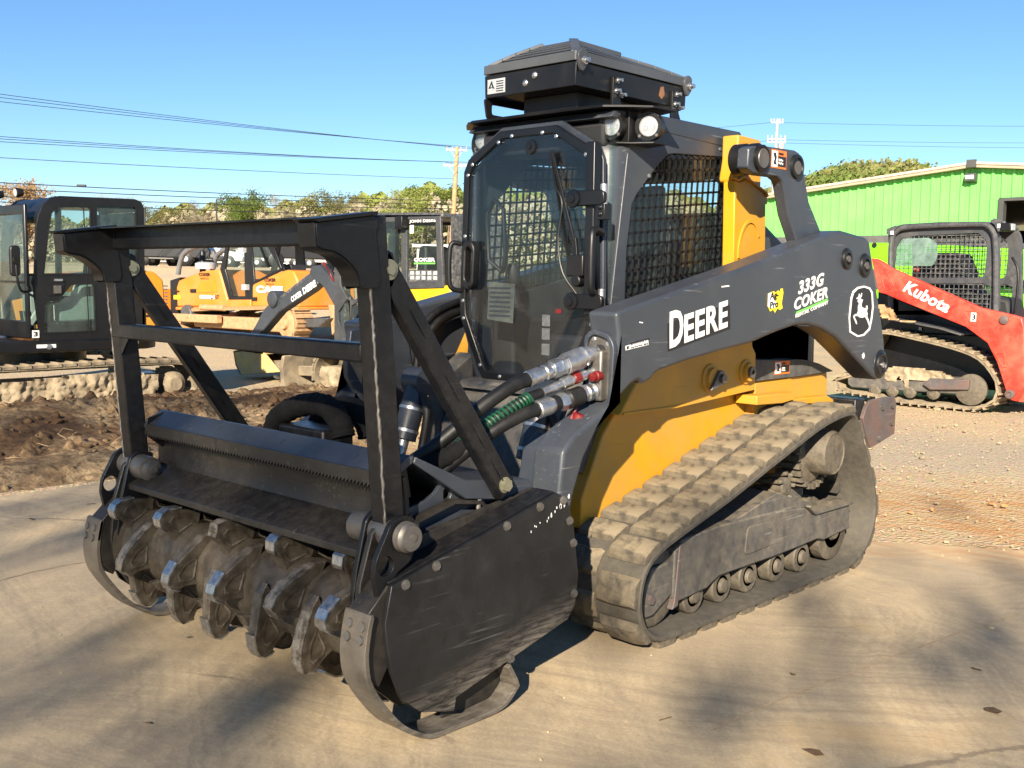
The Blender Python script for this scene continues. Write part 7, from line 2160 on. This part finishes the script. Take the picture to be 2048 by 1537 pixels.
for nm, seed, H, sp, lf_, nl, ls, st in (('spring', 5, 10, .9, 'spring', 5200, .26, 'leaf'), ('green', 9, 10, 1.0, 'green', 6500, .26, 'leaf'), ('tan', 14, 10, 1.1, 'tan', 9500, .28, 'leaf'),
                                          ('bare', 23, 10, .85, 'bare', 4200, .26, 'bare'), ('olive', 31, 10, .9, 'olive', 4800, .25, 'leaf'), ('sparse', 44, 10, .8, 'bare', 2200, .24, 'bare'), ('airy', 52, 10, 1.0, 'spring', 650, .26, 'leaf'), ('light', 57, 10, .95, 'spring', 1650, .20, 'leaf')):
    KIND[nm] = tree_meshes(seed, H, sp, lf_, nl, ls, st)
def place_tree(kind, x, y, h, rz, label, group=None, wide=1.0, name='tree'):
    t_me, c_me, top = KIND[kind]
    k = h / top
    r_ = thing(name, label, 'tree', on_ground(x, y, -.1), rz, group)
    for nm, me in (('trunk', t_me), ('crown', c_me)):
        o = bpy.data.objects.new(nm, me)
        C.objects.link(o)
        o.parent = r_
        o.scale = (k * wide, k * wide, k)
    return r_
def top_h(px, py, D):
    hz = 562.4 + (px - 1024) * .01543
    p = px_pos(px, D)
    return 1.555 + (hz - py) / 2130.0 * D - terrain(p.x, p.y)
TR = [('tan', 62, 345, 72, 1.15, 'round tan-budded tree rising behind the black-cabbed excavator at the picture edge'),
      ('sparse', 20, 400, 95, 1.0, 'bare grey tree half hidden behind the round tan tree'),
      ('sparse', 238, 384, 150, 1.0, 'thin leafless tree standing alone just above the excavator cab roof'),
      ('sparse', 268, 382, 155, 1.0, 'second thin leafless tree from the excavator cab roof'),
      ('olive', 338, 408, 120, 1.3, 'low olive bush-like tree right of the excavator cab'),
      ('bare', 414, 386, 118, .9, 'pale bare tree left of the tall green-topped tree'),
      ('green', 484, 376, 112, 1.0, 'tall tree with the greenest rounded top in the far row'),
      ('bare', 548, 384, 120, 1.0, 'grey bare tree right of the green-topped tree'),
      ('olive', 592, 381, 124, .9, 'olive tree in the middle of the far row'),
      ('bare', 636, 388, 121, 1.0, 'broad bare tree behind the push frame beam'),
      ('olive', 690, 377, 125, .9, 'olive tree with a forked top above the beam end'),
      ('bare', 724, 380, 122, .9, 'narrow bare tree above the gusset of the push frame'),
      ('spring', 776, 386, 118, 1.0, 'yellow-green tree behind the mini excavator cab'),
      ('spring', 822, 372, 128, 1.0, 'yellow-green tree left of the wooden pole, lower of the two'),
      ('green', 864, 362, 132, 1.0, 'fresh green tree close to the wooden pole'),
      ('spring', 918, 366, 130, 1.0, 'yellow-green tree between the wooden pole and the loader cab')]
rng = random.Random(17)
for kd, px, py, D, wd, lb in TR:
    p = px_pos(px, D)
    place_tree(kd, p.x, p.y, top_h(px, py, D), rng.uniform(0, 6), lb, 'trees along the far road', wd)
# trees on the photographer's side of the yard, whose shade falls over the mulcher
def shade_tree(target, t, kind, label, wide):
    p = Vector(target) + SUN * t
    return place_tree(kind, p.x, p.y, p.z / .68, rng.uniform(0, 6), label, 'trees behind the photographer', wide, 'shade_tree')
for a_ in (((-2.2, -2.9, 0), 36, 'light', 'leafy spring tree on the near side of the yard, left behind the photographer', .48),
           ((-1.75, -.55, 0), 30, 'light', 'smaller leafy tree on the near side of the yard, between the two larger ones', .27),
           ((2.3, -.5, 0), 32, 'airy', 'thinly leaved tree on the near side of the yard, right behind the photographer', .46)):
    shade_tree(*a_)

# wooded slopes in the distance
def wood(name, label, area, n, size, leaf, tex, seed):
    rg = random.Random(seed)
    mb = MB()
    for k in range(n):
        px, D, top = area(rg)
        p = px_pos(px, D)
        hz = 562.4 + (px - 1024) * .01543
        z0 = terrain(p.x, p.y)
        zt = 1.555 + (hz - top) / 2130.0 * D
        z = z0 + (zt - z0) * (1 - rg.random() ** 1.6 * .95) if tex != 'hill' else zt
        a = Vector((rg.gauss(0, 1), rg.gauss(0, 1), rg.gauss(0, 1))).normalized()
        b_ = a.orthogonal().normalized()
        s_ = size * rg.uniform(.5, 1.5)
        mb.add([(p.x - a.x * s_, p.y - a.y * s_, z - a.z * s_), (p.x + b_.x * s_, p.y + b_.y * s_, z + b_.z * s_), (p.x + a.x * s_, p.y + a.y * s_, z + a.z * s_), (p.x - b_.x * s_, p.y - b_.y * s_, z - b_.z * s_)], [(0, 1, 2, 3)])
    o = mb.build(name, LEAF[leaf], None, smooth=0)
    return tag(o, label, kind='stuff')
def crest_l(px):
    return 398 + 30 * ss(420, 250, px) - 26 * ss(640, 900, px) + 30 * ss(1250, 1500, px) + 7 * math.sin(px * .05) + 5 * math.sin(px * .13)
def a_left(rg):
    px = rg.uniform(-500, 1900)
    return px, rg.uniform(140, 200), crest_l(px) + 10 + rg.uniform(0, 14)
wood('woodland', 'mixed spring woodland filling the background behind the far road', a_left, 80000, .23, 'olive', 'wood', 3)
wood('woodland', 'grey leafless undergrowth in the background woodland', lambda rg: (lambda q: (q[0], q[1] - 20, q[2] + 14))(a_left(rg)), 50000, .26, 'bare', 'wood', 4)
wood('woodland', 'yellow-green young foliage in the background woodland near the pole', lambda rg: (lambda px: (px, rg.uniform(135, 190), crest_l(px) + 4 + rg.uniform(0, 16)))(rg.uniform(720, 1250)), 30000, .21, 'spring', 'wood', 5)
# bare trunks one can tell apart against the wood
for k in range(14):
    px, D = rng.uniform(430, 935), rng.uniform(104, 128)
    p = px_pos(px, D)
    h = top_h(px, 420 + rng.uniform(-10, 20), D)
    r_ = thing('bare_trunk', 'slender bare trunk standing before the background woodland', 'tree', on_ground(p.x, p.y), 0, 'slender trunks at the edge of the wood')
    o = MB().tube([(0, 0, -.2), (rng.uniform(-.2, .2), 0, h * .5), (rng.uniform(-.5, .5), rng.uniform(-.3, .3), h)], [.14, .10, .03], 6).build('trunk', BARK, r_)
# right-hand hill
def hill_top(px):
    return 420 - 50 * math.exp(-((px - 1775) / 95) ** 2) - 44 * math.exp(-((px - 1660) / 75) ** 2) - 24 * math.exp(-((px - 1880) / 120) ** 2) - 14 * math.exp(-((px - 1560) / 50) ** 2)
rows_ = []
for i in range(60):
    px = 1380 + i * 16
    col_ = []
    for j in range(9):
        D = 190 + j * 12
        hz = 562.4 + (px - 1024) * .01543
        p = px_pos(px, D)
        zt = 1.555 + (hz - hill_top(px)) / 2130.0 * 262
        col_.append((p.x, p.y, zt * ss(180, 262, D) * .97 - (2 if j == 0 else 0)))
    rows_.append(col_)
hl = MB().sheet(rows_).build('hill', surf('hill_floor', (0.10, 0.095, 0.045), .95, var=.4, vscale=.1), None, smooth=80)
tag(hl, 'wooded hill behind the green building', kind='structure')
def a_hill(rg):
    px = rg.uniform(1400, 2300)
    return px, 0, 0
def hillwood(name, label, n, size, leaf, seed, clump):
    rg = random.Random(seed)
    mb = MB()
    for k in range(n):
        px = rg.uniform(1480, 1980)
        D = 205 + 57 * rg.random() ** .7
        hz = 562.4 + (px - 1024) * .01543
        zt = (1.555 + (hz - hill_top(px)) / 2130.0 * 262) * ss(180, 262, D) * .97
        p = px_pos(px, D)
        if noise.noise(Vector((p.x * .07, p.y * .07, seed))) < clump:
            continue
        for q in range(9):
            c = Vector((p.x, p.y, zt + 1.4)) + Vector((rg.gauss(0, 1.1), rg.gauss(0, 1.1), rg.gauss(.3, 1.0)))
            a = Vector((rg.gauss(0, 1), rg.gauss(0, 1), rg.gauss(0, 1))).normalized()
            b_ = a.orthogonal().normalized()
            s_ = size * rg.uniform(.5, 1.4)
            mb.add([c - a * s_, c + b_ * s_, c + a * s_, c - b_ * s_], [(0, 1, 2, 3)])
    return tag(mb.build(name, LEAF[leaf], None, smooth=0), label, kind='stuff')
hillwood('woodland', 'dark green tree crowns covering the hill behind the green building', 5200, .42, 'green', 7, -.12)
hillwood('woodland', 'tan and olive tree crowns on the hill behind the green building', 5200, .42, 'olive', 8, -.12)

# ---------------------------------------------------------------- poles and wires
WOOD = surf('weathered_pole_wood', (0.42, 0.255, 0.13), .85, var=.25, vscale=3, bump=.2)
INS = surf('grey_insulator', (0.32, 0.33, 0.34), .4)
WIRE = flat('wire_black', (0.03, 0.032, 0.036), .6)
def pt3(px, py, D):
    hz = 562.4 + (px - 1024) * .01543
    p = px_pos(px, D)
    return Vector((p.x, p.y, 1.555 + (hz - py) / 2130.0 * D))
PD = 64.0
base = px_pos(897, PD)
top = pt3(909, 300, PD)
up_ = thing('utility_pole', 'wooden utility pole with two crossarms, left of the loader cab', 'utility pole', on_ground(base.x, base.y, -.3))
pw = up_.location
MB().tube([(0, 0, 0), (top - pw) * .5, top - pw], [.17, .15, .115], 12).build('pole_shaft', WOOD, up_)
arms = []
for py, hw in ((306, .62), (336, .74)):
    c = pt3(908 - (py - 306) * .05, py, PD) - pw
    ca = MB().bar(c - RT * hw, c + RT * hw, .10, .13).build('crossarm', INS, up_)
    for s_ in (-1, -.45, .45, 1):
        q = c + RT * hw * s_ * .92
        MB().lathe(q + Vector((0, 0, .06)), (0, 0, 1), [(0, .03), (.05, .06), (.09, .045), (.12, .06), (.16, .03)], 8).build('insulator', INS, ca)
        arms.append(q + Vector((0, 0, .2)) + pw)
    for s_ in (-1, 1):
        MB().bar(c + RT * hw * .55 * s_ - Vector((0, 0, .05)), c - Vector((0, 0, .55)), .03, .03).build('brace', INS, ca)
def wire(name, a, b, sag, label, r=.013, group='overhead wires'):
    b = a + (b - a) * 1.3
    sag *= .5
    pts = []
    for k in range(25):
        t = k / 24
        p = a.lerp(b, t)
        p.z -= sag * 4 * t * (1 - t)
        pts.append(p)
    o = MB().tube(pts, r, 5).build(name, WIRE, None)
    return tag(o, label, 'wire', group)
E0 = 40.0
names = ['topmost', 'second from the top', 'third from the top']
for k, (i, y0) in enumerate(((0, 182), (1, 189), (3, 198))):
    wire('power_line', arms[i], pt3(-60, y0, E0), .35, 'thin overhead wire crossing the open sky, %s of all' % names[k])
for k, (i, y0) in enumerate(((4, 268), (6, 273), (7, 279))):
    wire('power_line', arms[i], pt3(-60, y0, E0), .35, 'overhead wire of the middle bundle, %s of its three' % ('topmost', 'middle one', 'lowest')[k])
wire('power_line', pt3(906, 362, PD), pt3(-60, 312, E0), .25, 'single wire running below the middle bundle of overhead wires')
for k, (y1, y0, lb) in enumerate(((405, 360, 'telephone cable carrying a small black splice case'), (412, 372, 'telephone cable just below the one with the splice case'), (420, 388, 'low cable passing right over the excavator cab roof'), (436, 398, 'lowest cable of the roadside bundle'))):
    wire('telephone_cable', pt3(904, y1, PD), pt3(-60, y0, E0), .3, lb, .019)
sp0 = pt3(168, 375, 44.5)
sc = MB().tube([sp0 - RT * .20, sp0 - RT * .17, sp0 + RT * .17, sp0 + RT * .20], [.02, .05, .05, .02], 10).build('splice_case', WIRE, None)
tag(sc, 'small black splice case hanging on the telephone cable', 'splice case')
for k, i in enumerate((0, 3, 4, 7)):
    b_ = pt3(1300, (322, 330, 372, 380)[k], 105)
    wire('power_line', arms[i], b_, .5, 'overhead wire leading from the wooden pole behind the loader cab, %s of four' % ('first', 'second', 'third', 'fourth')[k])
# third pole, where the wires arrive on the near side of the road
e3 = arms[0] + (pt3(-60, 182, E0) - arms[0]) * 1.3
u3 = thing('utility_pole', 'wooden utility pole beyond the excavator at the near end of the wires', 'utility pole', on_ground(e3.x, e3.y, -.3))
MB().tube([(0, 0, 0), (0, 0, e3.z - u3.location.z + .1)], [.17, .12], 12).build('pole_shaft', WOOD, u3)
for dz in (.1, 2.0):
    MB().bar(Vector((-.7, -.7, e3.z - u3.location.z - dz)), Vector((.7, .7, e3.z - u3.location.z - dz)), .10, .13).build('crossarm', INS, u3)
QD = 85.0
b2 = px_pos(1528, QD)
t2 = pt3(1537, 246, QD)
u2 = thing('utility_pole', 'pale utility pole seen beyond the yellow rear tower of the loader', 'utility pole', (b2.x, b2.y, 0))
MB().tube([(0, 0, 0), t2 - u2.location], [.16, .12], 10).build('pole_shaft', INS, u2)
for py, hw in ((253, .5), (285, .75), (291, .75)):
    c = pt3(1536, py, QD) - u2.location
    ca = MB().bar(c - RT * hw, c + RT * hw, .1, .12).build('crossarm', INS, u2)
    for s_ in (-1, -.5, .5, 1):
        MB().lathe(c + RT * hw * s_ * .9 + Vector((0, 0, .06)), (0, 0, 1), [(0, .05), (.12, .08), (.24, .04)], 8).build('insulator', INS, ca)
MB().lathe(pt3(1546, 303, QD) - u2.location - Vector((0, 0, .4)), (0, 0, 1), [(0, .2), (.05, .24), (.75, .24), (.8, .15)], 14).build('transformer', INS, u2)
for k, (y0, y1) in enumerate(((253, 258), (286, 290), (292, 300))):
    wire('power_line', pt3(1540, y0, QD), pt3(2120, y1, 96), .3, 'faint wire running right from the pale pole, %s of three' % ('top', 'middle', 'bottom')[k], .014)
for k, (y0, y1) in enumerate(((252, 268), (287, 300))):
    wire('power_line', pt3(1532, y0, QD), pt3(1300, y1, 105), .3, 'faint wire running left from the pale pole, %s of two' % ('upper', 'lower')[k], .014)
# lamp posts by the road
for k, (px, py, D) in enumerate(((292, 418, 70), (434, 402, 75))):
    p = px_pos(px, D)
    h = top_h(px, py, D)
    lpz = thing('lamp_post', ('slim lamp post beside the excavator cab', 'slim lamp post right of the low olive tree')[k], 'lamp post', on_ground(p.x, p.y))
    MB().tube([(0, 0, 0), (0, 0, h)], [.07, .05], 8).build('post', WIRE, lpz)
    MB().bar(Vector((0, 0, h)), Vector((0, 0, h)) + RT * .5, .16, .08).build('lamp_head', WIRE, lpz)
